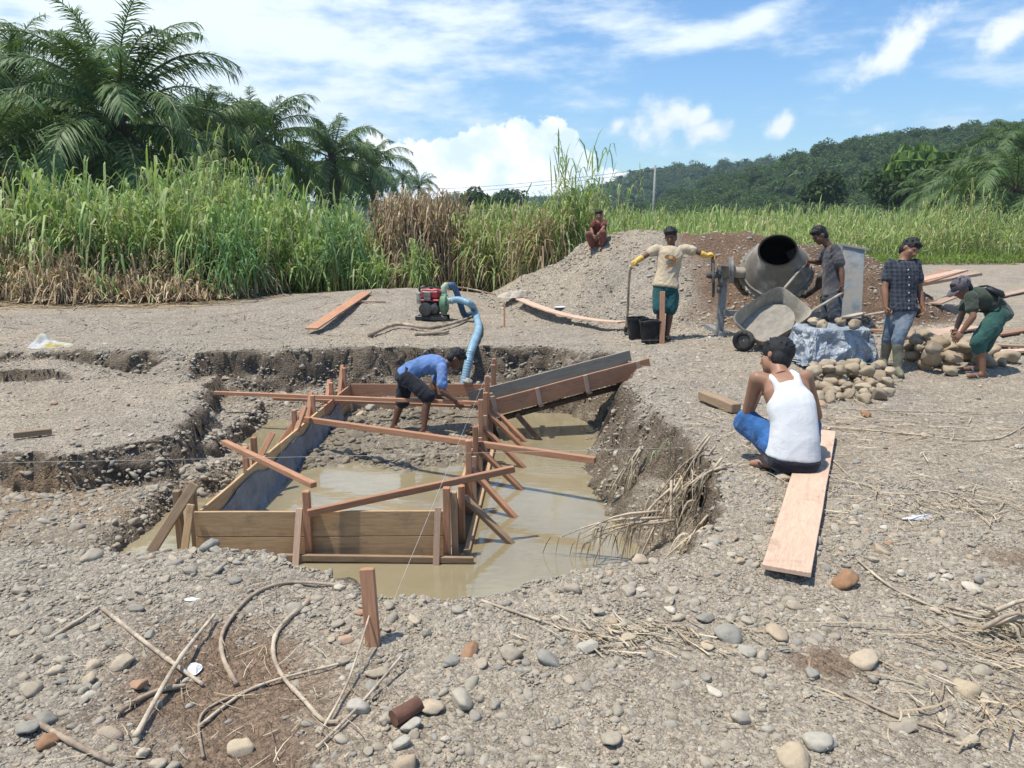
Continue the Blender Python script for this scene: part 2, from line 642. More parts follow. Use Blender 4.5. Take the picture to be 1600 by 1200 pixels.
def stone_mat(name, stops, mott=.35, rough=.78, dust=.55):
    m, nt, b = new_mat(name); k = NT(nt)
    rn = k.rnd()
    base = k.ramp(rn, [(p_, (c_[0] * 1.03, c_[1], c_[2] * .91)) for p_, c_ in stops])
    v = k.coord('Object')
    n = k.noise(v, 2.4, 6, .65); n2 = k.noise(v, 14, 4, .7)
    col = k.mix(mott, base, k.ramp(n, [(.3, .45), (.75, 1.25)]), 'MULTIPLY')
    col = k.mix(.25, col, k.ramp(n2, [(.35, .55), (.7, 1.15)]), 'MULTIPLY')
    # dusty earth on some sides
    d = k.noise(k.pos(), 9, 5, .7)
    col = k.mix(k.ramp(d, [(.70 - .3 * dust, 0.0), (.88 - .3 * dust, dust)]), col, (.355, .31, .245))
    k.L(col, b.inputs['Base Color'])
    b.inputs['Roughness'].default_value = rough
    b.inputs['Specular IOR Level'].default_value = .25
    k.bump(n2, .3, .05, b)
    return m


def ground_mat():
    m, nt, b = new_mat('gravelly_ground'); k = NT(nt)
    at = k.n('ShaderNodeAttribute'); at.attribute_name = 'Col'
    p = k.pos()
    v1 = k.voro(p, 38); v2 = k.voro(p, 95)
    g1 = k.ramp(v1.outputs['Color'], [(0.1, .62), (.5, .95), (.9, 1.38)])
    g2 = k.ramp(v2.outputs['Color'], [(0.1, .60), (.5, .95), (.9, 1.45)])
    n = k.noise(p, 2.3, 8, .7)
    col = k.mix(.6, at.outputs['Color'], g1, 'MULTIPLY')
    col = k.mix(.55, col, g2, 'MULTIPLY')
    col = k.mix(.55, col, k.ramp(n, [(.3, .62), (.7, 1.3)]), 'MULTIPLY')
    pn = k.noise(p, 30, 6, .75)
    col = k.mix(.6, col, k.ramp(pn, [(.32, .5), (.68, 1.35)]), 'MULTIPLY')
    k.L(col, b.inputs['Base Color'])
    b.inputs['Roughness'].default_value = .93
    b.inputs['Specular IOR Level'].default_value = .12
    h = k.math('ADD', k.math('MULTIPLY', v1.outputs['Distance'], -.9), k.math('MULTIPLY', v2.outputs['Distance'], -.5))
    pb = k.bump(h, .75, .03, b)
    k.bump(pn, .6, .03, b, pb)
    return m


def water_mat():
    m, nt, b = new_mat('muddy_water'); k = NT(nt)
    p = k.pos()
    n = k.noise(p, .9, 5, .6)
    col = k.ramp(n, [(.3, (.235, .195, .11)), (.7, (.31, .26, .16))])
    sc = k.noise(k.pos((1, 2.2, 1)), 6.5, 6, .72)
    col = k.mix(k.ramp(sc, [(.70, 0.0), (.73, .4)]), col, (.5, .47, .38))
    k.L(col, b.inputs['Base Color'])
    b.inputs['Roughness'].default_value = .04
    b.inputs['IOR'].default_value = 1.9
    w = k.noise(k.pos((1, 2.0, 1)), 5, 3, .5)
    b1 = k.bump(w, .12, .02, b)
    # ripples where the ramp's posts stand
    g = k.n('ShaderNodeNewGeometry')
    ds = k.n('ShaderNodeVectorMath', operation='DISTANCE'); ds.inputs[1].default_value = (.55, 8.25, WATER_Z)
    k.L(g.outputs['Position'], ds.inputs[0])
    f = k.n('ShaderNodeMapRange'); f.inputs['From Min'].default_value = .65; f.inputs['From Max'].default_value = .25
    k.L(ds.outputs['Value'], f.inputs['Value'])
    wv = k.noise(k.pos((1.0, 3.0, 1)), 9, 3, .6)
    k.bump(k.math('MULTIPLY', wv, f.outputs[0]), .55, .05, b, b1)
    return m


M = {}
M['ground'] = ground_mat()
M['water'] = water_mat()
M['wood_pink'] = wood('fresh_sawn_timber', (.50, .33, .225), (.64, .46, .335))
M['wood_red'] = wood('red_brown_timber', (.37, .175, .09), (.57, .31, .185), wet=True)
M['wood_tan'] = wood('tan_timber', (.47, .29, .145), (.68, .475, .265), wet=True)
M['wood_grey'] = wood('weathered_timber', (.30, .195, .115), (.48, .345, .22), wet=True)
M['wood_dark'] = wood('soaked_dark_timber', (.035, .026, .02), (.085, .06, .045), rough=.5)
M['wood_cement'] = wood('cement_caked_timber', (.27, .24, .19), (.42, .375, .30))
GREYS = [(0, (.36, .31, .25)), (.14, (.45, .40, .33)), (.28, (.35, .32, .275)), (.40, (.52, .44, .34)), (.52, (.42, .36, .285)), (.62, (.29, .275, .25)),
         (.70, (.55, .49, .405)), (.80, (.46, .36, .26)), (.90, (.64, .60, .53)), (.96, (.42, .26, .17)), (1.0, (.33, .315, .29))]
M['stone'] = stone_mat('river_stone', GREYS)
M['cobble'] = stone_mat('brown_grey_cobble', [(0, (.33, .25, .17)), (.3, (.43, .345, .25)), (.55, (.37, .295, .215)), (.8, (.49, .405, .30)), (1, (.30, .245, .19))])
M['mudstone'] = stone_mat('mud_coated_stone', [(0, (.17, .145, .11)), (.5, (.23, .20, .155)), (1, (.30, .265, .21))], rough=.5)
M['leaf'] = vcol_mat('leaf_blades', .5, .34)
M['dry'] = vcol_mat('dry_blades', .8, .15)
M['palm'] = vcol_mat('palm_leaflets', .5, .26, spec=.22)
M['forest'] = vcol_mat('forest_leaves', .8, .25, spec=.05)
M['trunk'] = plain('palm_trunk', (.10, .075, .055), .9, vary=.4, scale=12, bump=.8, bdist=.03)
M['cane'] = plain('dry_cane', (.52, .43, .31), .75, vary=.3, scale=16, bump=.3, dirt=(.30, .235, .17), dirt_amt=.45, dscale=7)
M['root'] = plain('weathered_root', (.42, .33, .235), .85, vary=.35, scale=10, bump=.6, bdist=.006, dirt=(.22, .165, .12), dirt_amt=.5)

# ------------------------------------------------------------------ ground sheet


def axis_coords(lo, hi, step, far_lo, far_hi, grow=1.22):
    mid = list(np.arange(lo, hi + 1e-6, step))
    a = []; s = step; p = lo
    while p > far_lo:
        s *= grow; p -= s; a.append(p)
    c = []; s = step; p = mid[-1]
    while p < far_hi:
        s *= grow; p += s; c.append(p)
    return np.array(a[::-1] + mid + c)


GRASS_EDGE = []


def dirt_masks(x, y):
    a = np.exp(-(((x + 1.12 + .22 * (y - 2.6)) / .42) ** 2) - ((y - 2.75) / .62) ** 2)
    a = np.maximum(a, np.exp(-((x + .95) / .38) ** 2 - ((y - 2.2) / .45) ** 2))
    a = np.maximum(a, .95 * np.exp(-((x - 1.30) / .17) ** 2 - ((y - 2.9) / .15) ** 2))
    a = np.maximum(a, .6 * np.exp(-((x - 2.75) / .25) ** 2 - ((y - 3.9) / .2) ** 2))
    a = np.maximum(a, .6 * np.exp(-((x + 2.4) / .6) ** 2 - ((y - 2.35) / .25) ** 2))
    return np.clip(a * 1.5 + .5 * fbm(x * 5, y * 5, 4, 61) * (a > .05) - .2, 0, 1)


def build_ground():
    xs = axis_coords(-8.5, 8.5, .043, -900, 900, 1.13)
    ys = np.concatenate([np.array([-60, -20, -6, -2, 0, .8]), np.arange(1.4, 12.0, .040), np.arange(12.0, 18, .075)])
    tail = []; s = .09; p = ys[-1]
    while p < 1500:
        s *= 1.085; p += s; tail.append(p)
    ys = np.concatenate([ys, np.array(tail)])
    X, Y = np.meshgrid(xs, ys)
    Z = height(X, Y)
    d = pit_dist(X, Y)
    near = (np.abs(X) < 9) & (Y < 18)
    Z = Z + near * (.010 * fbm(X * 11, Y * 11, 3, 71) + .006 * vn(X * 31, Y * 31, 73))
    # rough, caved banks: push steep faces in and out
    slope = np.hypot(*np.gradient(Z, ys, xs))
    st = ss(.5, 1.6, slope) * near
    X2 = X + st * (.06 * vn(Y * 5, Z * 9, 75) + .03 * vn(Y * 15, Z * 28, 76)); Y2 = Y + st * (.07 * vn(X * 5, Z * 9, 77) + .03 * vn(X * 15, Z * 28, 78))
    nx, ny = len(xs), len(ys)
    V = np.stack([X2, Y2, Z], -1).reshape(-1, 3)
    i = np.arange(nx - 1)[None, :] + (np.arange(ny - 1) * nx)[:, None]
    i = i.ravel()
    F = np.stack([i, i + 1, i + 1 + nx, i + nx], 1)
    # colours
    def c(r, g, b): return np.array((r, g, b))
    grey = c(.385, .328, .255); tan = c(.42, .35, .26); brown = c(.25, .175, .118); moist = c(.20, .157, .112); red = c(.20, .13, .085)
    f = ss(-.25, .3, fbm(X * .5, Y * .5, 4, 81))[..., None]
    C = grey * (1 - f) + tan * f
    f = dirt_masks(X, Y)[..., None]; C = C * (1 - f) + brown * f
    mm = mound(X, Y)
    f = (ss(-.1, .2, mm) * ss(2.5, 3.4, X + .7 * fbm(X, Y, 3, 83)))[..., None]; C = C * (1 - f) + red * f
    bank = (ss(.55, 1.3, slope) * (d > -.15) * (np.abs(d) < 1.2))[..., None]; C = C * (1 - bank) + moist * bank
    low = ((d > .1) * ss(-.50, -.76, Z))[..., None]
    C = C * (1 - .55 * low) + c(.20, .165, .115) * .55 * low
    terr = ((d > .1) & (X < -3) & (Y < 7) & (Z > -.75)) * ss(-.1, .25, fbm(X * 1.6, Y * 1.6, 3, 85))
    C = C * (1 - .6 * terr[..., None]) + c(.32, .22, .13) * .6 * terr[..., None]
    veg = ss(0, 3.0, Y - (19.0 + 1.2 * np.abs(X) * (X > 3) * (X < 16) * .9 + 14 * ss(7, 12, X)) + 1.2 * fbm(X * .6, Y * .6, 3, 87))[..., None]
    C = C * (1 - veg) + c(.085, .11, .035) * veg
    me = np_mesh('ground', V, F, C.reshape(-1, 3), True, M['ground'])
    o = link(bpy.data.objects.new('ground', me))
    tag(o, 'grey brown gravel and earth of the dug river bank', 'ground', kind='structure')
    return o


ground = build_ground()

wm = MB()
gx, gy = np.linspace(-4.5, 1.75, 40), np.linspace(3.3, 11.2, 40)
Xw, Yw = np.meshgrid(gx, gy)
ii = (np.arange(39)[None, :] + (np.arange(39) * 40)[:, None]).ravel()
water = link(bpy.data.objects.new('water', np_mesh('water', np.stack([Xw, Yw, np.full_like(Xw, WATER_Z)], -1).reshape(-1, 3), np.stack([ii, ii + 1, ii + 41, ii + 40], 1), None, True, M['water'])))
tag(water, 'khaki muddy water standing in the dug pit', 'water', kind='structure')

# ------------------------------------------------------------------ hills


def ridge_hill(name, label, D, depth, pts, bottom, seed, color, mat):
    """a long hill whose crest runs through the given (u, v) points at distance D"""
    us = np.array([p[0] for p in pts], float); vs = np.array([p[1] for p in pts], float)
    xs = (us - 800) / FPX * D
    zs = CAM_Z + (HORIZON - vs) / (FPX / CP) * D
    gx = np.linspace(xs[0], xs[-1], 150)
    crest = np.interp(gx, xs, zs)
    q = np.linspace(-1, 1, 41)
    X, Q = np.meshgrid(gx, q)
    Cr = np.tile(crest, (len(q), 1))
    prof = np.where(Q < 0, 1 - np.abs(Q) ** 1.35, 1 - np.abs(Q) ** 1.6)
    Y = D + Q * depth
    Z = bottom + (Cr - bottom) * prof * (1 + .10 * fbm(X / 45, Y / 45, 4, seed)) - 1.0
    nx = len(gx)
    i = (np.arange(nx - 1)[None, :] + (np.arange(len(q) - 1) * nx)[:, None]).ravel()
    V = np.stack([X, Y, Z], -1).reshape(-1, 3)
    o = link(bpy.data.objects.new(name, np_mesh(name, V, np.stack([i, i + 1, i + 1 + nx, i + nx], 1), np.tile(color, (len(V), 1)), True, mat)))
    tag(o, label, 'hill', kind='structure')
    return X, Y, Z


M['hillsoil'] = vcol_mat('wooded_hill_soil', .9, 0.0)
HILL = ridge_hill('hill', 'near wooded hill rising to the right', 330, 150, [(960, 342), (1040, 325), (1110, 300), (1180, 274), (1230, 262), (1290, 244), (1340, 232), (1420, 226), (1520, 214), (1600, 208), (1800, 196), (2100, 205)], -2, 401, (.03, .045, .018), M['hillsoil'])
HILL2 = ridge_hill('hill', 'far bluish hill behind the power pole', 640, 190, [(820, 338), (900, 312), (950, 300), (1000, 283), (1040, 279), (1110, 274), (1180, 270), (1260, 262), (1400, 260), (1700, 250)], -2, 405, (.03, .045, .02), M['hillsoil'])
HILL3 = ridge_hill('hill', 'lowest and farthest ridge on the horizon left of centre', 900, 160, [(300, 330), (500, 326), (660, 322), (720, 319), (800, 317), (870, 322), (960, 330)], -2, 409, (.03, .045, .02), M['hillsoil'])

# ------------------------------------------------------------------ leaves, palms, reeds


def strip_mesh(cent, side, wid, col):
    """cent (N,K,3) centre lines, side (N,3) or (N,K,3), wid (N,K), col (N,3)"""
    N, K, _ = cent.shape
    if side.ndim == 2: side = side[:, None, :]
    a = cent - side * wid[..., None] * .5; b = cent + side * wid[..., None] * .5
    V = np.stack([a, b], 2).reshape(-1, 3)
    base = (np.arange(N) * K * 2)[:, None] + (np.arange(K - 1) * 2)[None, :]
    base = base.ravel()
    F = np.stack([base, base + 1, base + 3, base + 2], 1)
    return V, F, np.repeat(col, K * 2, 0)


def reed_arrays(rng, P, H, nl, leaf, wide, pal, lean=.18, droop=1.0, cane_col=(.26, .27, .10), low=.12, wind=0.0, K=4):
    """canes standing at P with arching leaves along them"""
    N = len(P)
    az = rng.uniform(0, 2 * np.pi, N); ln = np.abs(rng.normal(0, lean, N))
    dirx = np.stack([np.cos(az), np.sin(az), np.zeros(N)], 1)
    Ks = 4
    s = np.linspace(0, 1, Ks)
    cane = P[:, None, :] + dirx[:, None, :] * (ln * H)[:, None, None] * (s ** 1.7)[None, :, None]
    cane[..., 2] += H[:, None] * (s - .25 * ln[:, None] * s ** 2)
    a2 = rng.uniform(0, np.pi, N)
    side = np.stack([np.cos(a2), np.sin(a2), np.zeros(N)], 1)
    w = np.tile(np.array([1.0, .9, .7, .3]) * .022, (N, 1))
    cc = np.array(cane_col) * rng.uniform(.7, 1.3, (N, 1))
    parts = [strip_mesh(cane, side, w, cc)]
    n2 = N * nl
    idx = np.repeat(np.arange(N), nl)
    t = low + (1 - low) * rng.uniform(0, 1, n2) ** .75
    k = np.minimum((t * (Ks - 1)).astype(int), Ks - 2); fr = t * (Ks - 1) - k
    o = cane[idx, k] * (1 - fr)[:, None] + cane[idx, k + 1] * fr[:, None]
    la = rng.uniform(0, 2 * np.pi, n2)
    d = np.stack([np.cos(la) + wind, np.sin(la), np.zeros(n2)], 1)
    L = leaf * rng.uniform(.55, 1.25, n2) * (1.15 - .5 * t)
    rise = rng.uniform(.45, 1.15, n2) + .5 * (t > .85); dr = droop * rng.uniform(.5, 1.5, n2)
    out = rng.uniform(.35, .75, n2) * (1 - .35 * (t > .85))
    q = np.linspace(0, 1, K)
    cent = o[:, None, :] + d[:, None, :] * (L * out)[:, None, None] * q[None, :, None]
    cent[..., 2] += L[:, None] * (rise[:, None] * q - dr[:, None] * q ** 2.2)
    cent[..., 2] = np.maximum(cent[..., 2], (P[idx, 2] + .01 + .12 * rng.random(n2))[:, None])
    sd = np.stack([-d[:, 1], d[:, 0], rng.uniform(-.5, .5, n2)], 1)
    sd /= np.linalg.norm(sd, axis=1)[:, None]
    prof = np.interp(q, [0, .3, .7, 1], [.55, 1, .75, .04])
    w = wide * rng.uniform(.6, 1.3, n2)[:, None] * prof[None, :]
    pal = np.array(pal)
    ci = rng.integers(0, len(pal), n2)
    col = pal[ci] * rng.uniform(.75, 1.25, (n2, 1))
    parts.append(strip_mesh(cent, sd, w, col))
    return parts


def join_parts(parts):
    Vs, Fs, Cs, o = [], [], [], 0
    for V, F, C in parts:
        Vs.append(V); Fs.append(F + o); Cs.append(C); o += len(V)
    return np.concatenate(Vs), np.concatenate(Fs), np.concatenate(Cs)


GREEN = [(.31, .41, .14), (.25, .36, .11), (.41, .48, .21), (.21, .32, .10), (.45, .49, .24), (.34, .43, .16)]
YGREEN = [(.38, .43, .17), (.31, .40, .13), (.44, .46, .23), (.26, .36, .12), (.45, .41, .22)]
STRAW = [(.46, .35, .22), (.36, .26, .155), (.55, .44, .29), (.29, .20, .12), (.42, .31, .19)]


def reed_object(name, label, cat, kind, parts, mat=None):
    V, F, C = join_parts(parts)
    base = V.mean(0) * np.array([1, 1, 0])
    o = link(bpy.data.objects.new(name, np_mesh(name, V - base, F, C, False, mat or M['leaf'])))
    o.location = base
    return tag(o, label, cat, kind=kind)


def area_points(rng, n, poly):
    poly = np.array(poly, float)
    lo, hi = poly.min(0), poly.max(0)
    res = np.zeros((0, 2))
    while len(res) < n:
        p = rng.uniform(lo, hi, (n * 2, 2))
        ins = np.zeros(len(p), bool)
        for i in range(len(poly)):
            a, b = poly[i], poly[(i + 1) % len(poly)]
            if a[1] == b[1]: continue
            ins ^= ((a[1] > p[:, 1]) != (b[1] > p[:, 1])) & (p[:, 0] < (b[0] - a[0]) * (p[:, 1] - a[1]) / (b[1] - a[1]) + a[0])
        res = np.concatenate([res, p[ins]])
    res = res[:n]
    return np.column_stack([res, height(res[:, 0], res[:, 1])])


def build_reeds():
    rng = np.random.default_rng(5)
    # left stand of tall green reeds
    P = area_points(rng, 2300, [(-13.5, 17.6), (-9.5, 17.0), (-6.2, 17.1), (-5.0, 18.2), (-3.6, 18.9), (-3.1, 20.6), (-4.2, 23.5), (-9, 25), (-17, 24), (-16, 19)])
    hump = np.interp(P[:, 0], [-17, -14, -12.3, -11, -9.4, -7.9, -6.3, -4.75, -3.8, -3], [1.0, 1.1, 1.6, 2.25, 2.1, 2.5, 2.0, 1.45, 1.05, .8])
    H = hump * rng.uniform(.5, 1.15, len(P)) * (1 + .28 * vn(P[:, 0] * .9, P[:, 1] * .9, 3)) * (1 + .12 * ss(18, 22, P[:, 1]))
    dd = rng.random(len(P)) < .10
    parts = reed_arrays(rng, P[~dd], H[~dd], 13, 1.4, .055, GREEN, .34, 1.3) + reed_arrays(rng, P[dd], H[dd] * .9, 11, 1.0, .036, STRAW, .35, 1.8, (.28, .2, .12), .1)
    reed_object('tall_reeds', 'dense stand of tall green reeds left of the pump', 'reeds', 'stuff', parts)
    # dead reeds at its foot
    P = area_points(rng, 900, [(-13, 16.7), (-9.6, 15.9), (-6.6, 16.2), (-5.5, 16.8), (-6.1, 17.8), (-9.0, 18.0), (-13.5, 18.2)])
    H = rng.uniform(.4, 1.3, len(P)) * (1 + 1.0 * np.exp(-((P[:, 0] + 10.6) / 1.5) ** 2)) * (.4 + .6 * ss(16.2, 17.6, P[:, 1])) * (1 + .35 * vn(P[:, 0], P[:, 1], 4))
    gg = rng.random(len(P)) < .12
    parts = reed_arrays(rng, P[~gg], H[~gg], 12, .95, .03, STRAW, .75, 1.9, (.34, .25, .15), .05) + reed_arrays(rng, P[gg], H[gg], 10, .8, .035, GREEN, .3, 1.2)
    reed_object('dead_reeds', 'bent brown dead reeds along the foot of the left stand', 'reeds', 'stuff', parts, M['dry'])
    # dry upright patch behind the pump
    P = area_points(rng, 620, [(-3.5, 19.6), (-2.6, 18.9), (-1.5, 19.0), (-1.2, 20.2), (-1.6, 21.8), (-3.4, 21.8)])
    H = rng.uniform(1.6, 2.5, len(P))
    parts = reed_arrays(rng, P, H, 12, .85, .032, STRAW, .12, 1.7, (.26, .18, .11), .1)
    reed_object('dry_reeds', 'upright brown dried reeds standing behind the pump', 'reeds', 'stuff', parts, M['dry'])
    # yellow green reeds between the dry patch and the heap
    P = area_points(rng, 760, [(-1.3, 18.8), (.2, 18.0), (1.2, 17.7), (2.1, 18.4), (2.2, 20.6), (.2, 22.5), (-1.6, 22)])
    H = rng.uniform(1.2, 2.2, len(P)) * (1 + .12 * ss(.5, 1.7, P[:, 0]))
    cut = rng.random(len(P)) < .30
    parts = reed_arrays(rng, P[~cut], H[~cut], 12, 1.0, .036, YGREEN, .2, 1.1) + reed_arrays(rng, P[cut], H[cut] * .75, 12, .9, .032, STRAW, .3, 1.7, (.28, .2, .12), .05)
    reed_object('mixed_reeds', 'yellow green and dry reeds left of the squatting boy', 'reeds', 'stuff', parts)
    # field of reeds behind the heap and to the right
    P = area_points(rng, 5200, [(1.5, 21), (4, 22), (8, 24.5), (11.5, 30.5), (17, 33.5), (25, 34.0), (40, 36), (44, 62), (10, 66), (-3, 40), (-1, 24)])
    near = ss(60, 25, P[:, 1])
    H = rng.uniform(1.5, 2.15, len(P)) * (1 + .22 * vn(P[:, 0] * .4, P[:, 1] * .4, 9)) * (.8 + .25 * ss(26, 40, P[:, 1]))
    parts = reed_arrays(rng, P, H, 9, 1.15, .055, YGREEN + GREEN[:3], .2, 1.0, K=3)
    reed_object('reed_field', 'wide field of pale green reeds below the wooded hill', 'reeds', 'stuff', parts)
    P = area_points(rng, 900, [(12, 29.5), (16, 32), (25, 33), (34, 33.5), (34, 35), (17, 34.6), (11, 31)])
    H = rng.uniform(.15, .5, len(P))
    parts = reed_arrays(rng, P, H, 8, .5, .03, [(.2, .3, .06), (.24, .32, .08)], .4, 1.0, K=3)
    reed_object('low_grass', 'short bright grass along the edge of the reed field', 'grass', 'stuff', parts)

    # single clumps that stand out
    def clump(name, label, u, v, t, n, h, spread, pal, mat=None, leaf=1.0, lean=.15, droop=1.0, group='reed clumps', base=None):
        c = Vector(base) if base else G(u, v)
        if t: c = T(u, v, t); c.z = gz(c.x, c.y)
        P = np.column_stack([c.x + rng.normal(0, spread, n), c.y + rng.normal(0, spread, n), np.zeros(n)])
        P[:, 2] = height(P[:, 0], P[:, 1]) - .02
        H = h * rng.uniform(.6, 1.1, n)
        o = reed_object(name, label, 'reeds', None, reed_arrays(rng, P, H, 10, leaf, .036, pal, lean, droop, low=.2), mat)
        if group: o['group'] = group
        return o
    clump('reed_clump', 'tallest reed clump with spiky tops left of the squatting boy', 0, 0, 0, 42, 3.0, .24, GREEN, base=(1.35, 18.0, 0), leaf=1.2)
    clump('reed_clump', 'thin tall reed with a spiky green top right of the squatting boy', 0, 0, 0, 9, 3.0, .12, YGREEN, base=(3.1, 21.5, 0), leaf=.9, lean=.06)
    clump('reed_clump', 'bluish green reed clump at the right end of the left stand', 0, 0, 0, 42, 1.9, .3, [(.16, .27, .11), (.2, .31, .14)], base=(-3.9, 17.9, 0))
    clump('reed_clump', 'arching green reed clump at the edge of the left stand, above the dead reeds', 0, 0, 0, 40, 1.75, .28, [(.15, .28, .10), (.2, .33, .13)], base=(-5.9, 16.9, 0))
    clump('reed_clump', 'highest yellow green reed clump on top of the left stand below the palms', 0, 0, 0, 46, 3.7, .5, YGREEN, base=(-7.6, 20.0, 0), leaf=.9)
    clump('reed_clump', 'small green reed clump in front of the brown dried reeds', 0, 0, 0, 22, .95, .18, GREEN, base=(-2.1, 17.9, 0), leaf=.8)
    clump('reed_clump', 'low green reed clump in the gap beside the brown dried reeds', 0, 0, 0, 22, .75, .2, GREEN, base=(-3.1, 17.6, 0), leaf=.8)
    clump('reed_clump', 'pale drooping reed clump at the far left edge of the picture', 0, 0, 0, 40, 1.7, .4, [(.22, .3, .15), (.26, .33, .17)], base=(-12.6, 18.4, 0), lean=.3)
    clump('reed_clump', 'brown and green reed clump on the left foot of the gravel heap', 0, 0, 0, 50, 1.5, .35, STRAW + YGREEN[:2], base=(.7, 17.7, 0), droop=1.5)
    clump('reed_clump', 'broad tall reed clump in front of the dark palms at the right', 0, 0, 0, 70, 2.9, .9, YGREEN, base=(20.5, 35.5, 0), leaf=1.3)


build_reeds()


def frond_mesh(rng, elev, length, col, rag=1.0, name='frond'):
    """a feather leaf that leaves the crown along +X at the given elevation and droops"""
    n = 20
    pts = [Vector((0, 0, 0))]; a = R(elev); st = length / n
    for i in range(n):
        pts.append(pts[-1] + Vector((math.cos(a), 0, math.sin(a))) * st)
        a -= R(1.2 + 6.2 * (i / n) ** 1.2) * max(.25, math.cos(a) + .35)
        a = max(a, R(-84))
    mb = MB()
    mb.tube(pts, [.055 * (1 - i / (n + 1)) ** .8 + .008 for i in range(n + 1)], 4)
    Vr = np.array([tuple(p) for p in mb.v]); Fr = np.array([f for f in mb.f if len(f) == 4])
    P = np.array([tuple(p) for p in pts])
    m = 74
    s = np.repeat(np.linspace(.16, .995, m), 2) + rng.normal(0, .004, 2 * m)
    sgn = np.tile([1.0, -1.0], m)
    f = np.clip(s, 0, .999) * n; k = f.astype(int); fr = (f - k)[:, None]
    o = P[k] * (1 - fr) + P[k + 1] * fr
    tan = P[k + 1] - P[k]; tan /= np.linalg.norm(tan, axis=1)[:, None]
    side = np.tile([0, 1.0, 0], (2 * m, 1)) * sgn[:, None]
    nor = np.cross(tan, np.tile([0, 1.0, 0], (2 * m, 1))) * -1
    L = length * .185 * np.interp(s, [.15, .3, .6, .85, 1], [.45, .95, 1, .75, .42]) * rng.uniform(.85, 1.1, 2 * m)
    fwd = np.interp(s, [.15, 1], [.35, 1.25])[:, None]
    up = rng.normal(.15, .42 * rag, 2 * m)[:, None]
    d = side + tan * fwd + nor * up
    d /= np.linalg.norm(d, axis=1)[:, None]
    q = np.array([0, .45, 1.0])
    cent = o[:, None, :] + d[:, None, :] * L[:, None, None] * q[None, :, None]
    cent[..., 2] -= (L * rng.uniform(.2, .55, 2 * m))[:, None] * q[None, :] ** 2
    wdir = np.cross(d, nor) ; wdir /= np.maximum(np.linalg.norm(wdir, axis=1)[:, None], 1e-6)
    w = np.tile(np.array([.6, 1.0, .08]), (2 * m, 1)) * .062 * rng.uniform(.7, 1.2, (2 * m, 1))
    cl = np.array(col) * rng.uniform(.7, 1.3, (2 * m, 1))
    V, F, C = strip_mesh(cent, wdir, w, cl)
    V2 = np.concatenate([Vr, V]); F2 = np.concatenate([Fr, F + len(Vr)])
    C2 = np.concatenate([np.tile(np.array([.17, .2, .08]), (len(Vr), 1)), C])
    return np_mesh(name, V2, F2, C2, False, M['palm'])


PALM_G = (.115, .18, .065)
rng_p = np.random.default_rng(21)
FRONDS = {}
for e in (84, 72, 58, 44, 28, 10, -12, -38):
    FRONDS[e] = [frond_mesh(rng_p, e + rng_p.uniform(-5, 5), 5.2 + rng_p.uniform(-.5, .4), np.array(PALM_G) * rng_p.uniform(.85, 1.2)) for _ in range(2)]
DEADF = [frond_mesh(rng_p, -40, 3.6, (.19, .125, .08), 1.4), frond_mesh(rng_p, -62, 3.4, (.16, .11, .07), 1.4)]


def trunk_mesh(h, r):
    mb = MB()
    prof = []
    n = max(8, int(h / .22))
    for i in range(n + 1):
        prof.append((r * (1.15 if i % 2 else .88) * (1.25 - .3 * i / n), h * i / n))
    mb.lathe(prof, 10)
    for i in range(int(h * 14)):
        z = random.uniform(.1, 1) * h; a = random.uniform(0, 6.28)
        d = Vector((math.cos(a), math.sin(a), 0))
        mb.capsule(d * r * .8 + Vector((0, 0, z)), d * r * 1.7 + Vector((0, 0, z + .28)), .07, .04, 5)
    return mb.mesh('trunk', M['trunk'])


def palm(label, u, v, t, sc=1.0, n=34, dead=3, seed=0, group='oil palms', up=.62):
    rng = np.random.default_rng(seed + 100)
    c = T(u, v, t)
    h = max(1.0, c.z / sc)
    o = thing('oil_palm', label, 'palm tree', (c.x, c.y, 0), rng.uniform(0, 6), group)
    o.scale = (sc, sc, sc)
    link(bpy.data.objects.new('trunk', trunk_mesh(h, .27)), o)
    els = [84, 72, 72, 58, 58, 58, 44, 44, 44, 28, 28, 28, 10, 10, 10, -12, -12, -38]
    for i in range(n):
        e = els[int(i * len(els) / n) % len(els)]
        fo = bpy.data.objects.new('frond', FRONDS[e][rng.integers(0, 2)])
        fo.location = (rng.normal(0, .06), rng.normal(0, .06), h + rng.uniform(-.35, .1) - .3 * (e < 20))
        fo.rotation_euler = (rng.normal(0, .22), rng.normal(0, .06), i * 2.39996 + rng.normal(0, .15))
        s = rng.uniform(.85, 1.08) * (up * .9 if e > 80 else up if e > 65 else (.5 + .5 * up) if e > 50 else 1)
        fo.scale = (s, s, s)
        link(fo, o)
    for i in range(dead):
        fo = bpy.data.objects.new('frond', DEADF[i % 2])
        fo.location = (0, 0, h - .35); fo.rotation_euler = (0, 0, -2.2 + 1.1 * i + rng.normal(0, .2) - o.rotation_euler.z)
        fo['label'] = 'brown withered hanging frond'
        link(fo, o)
    return o


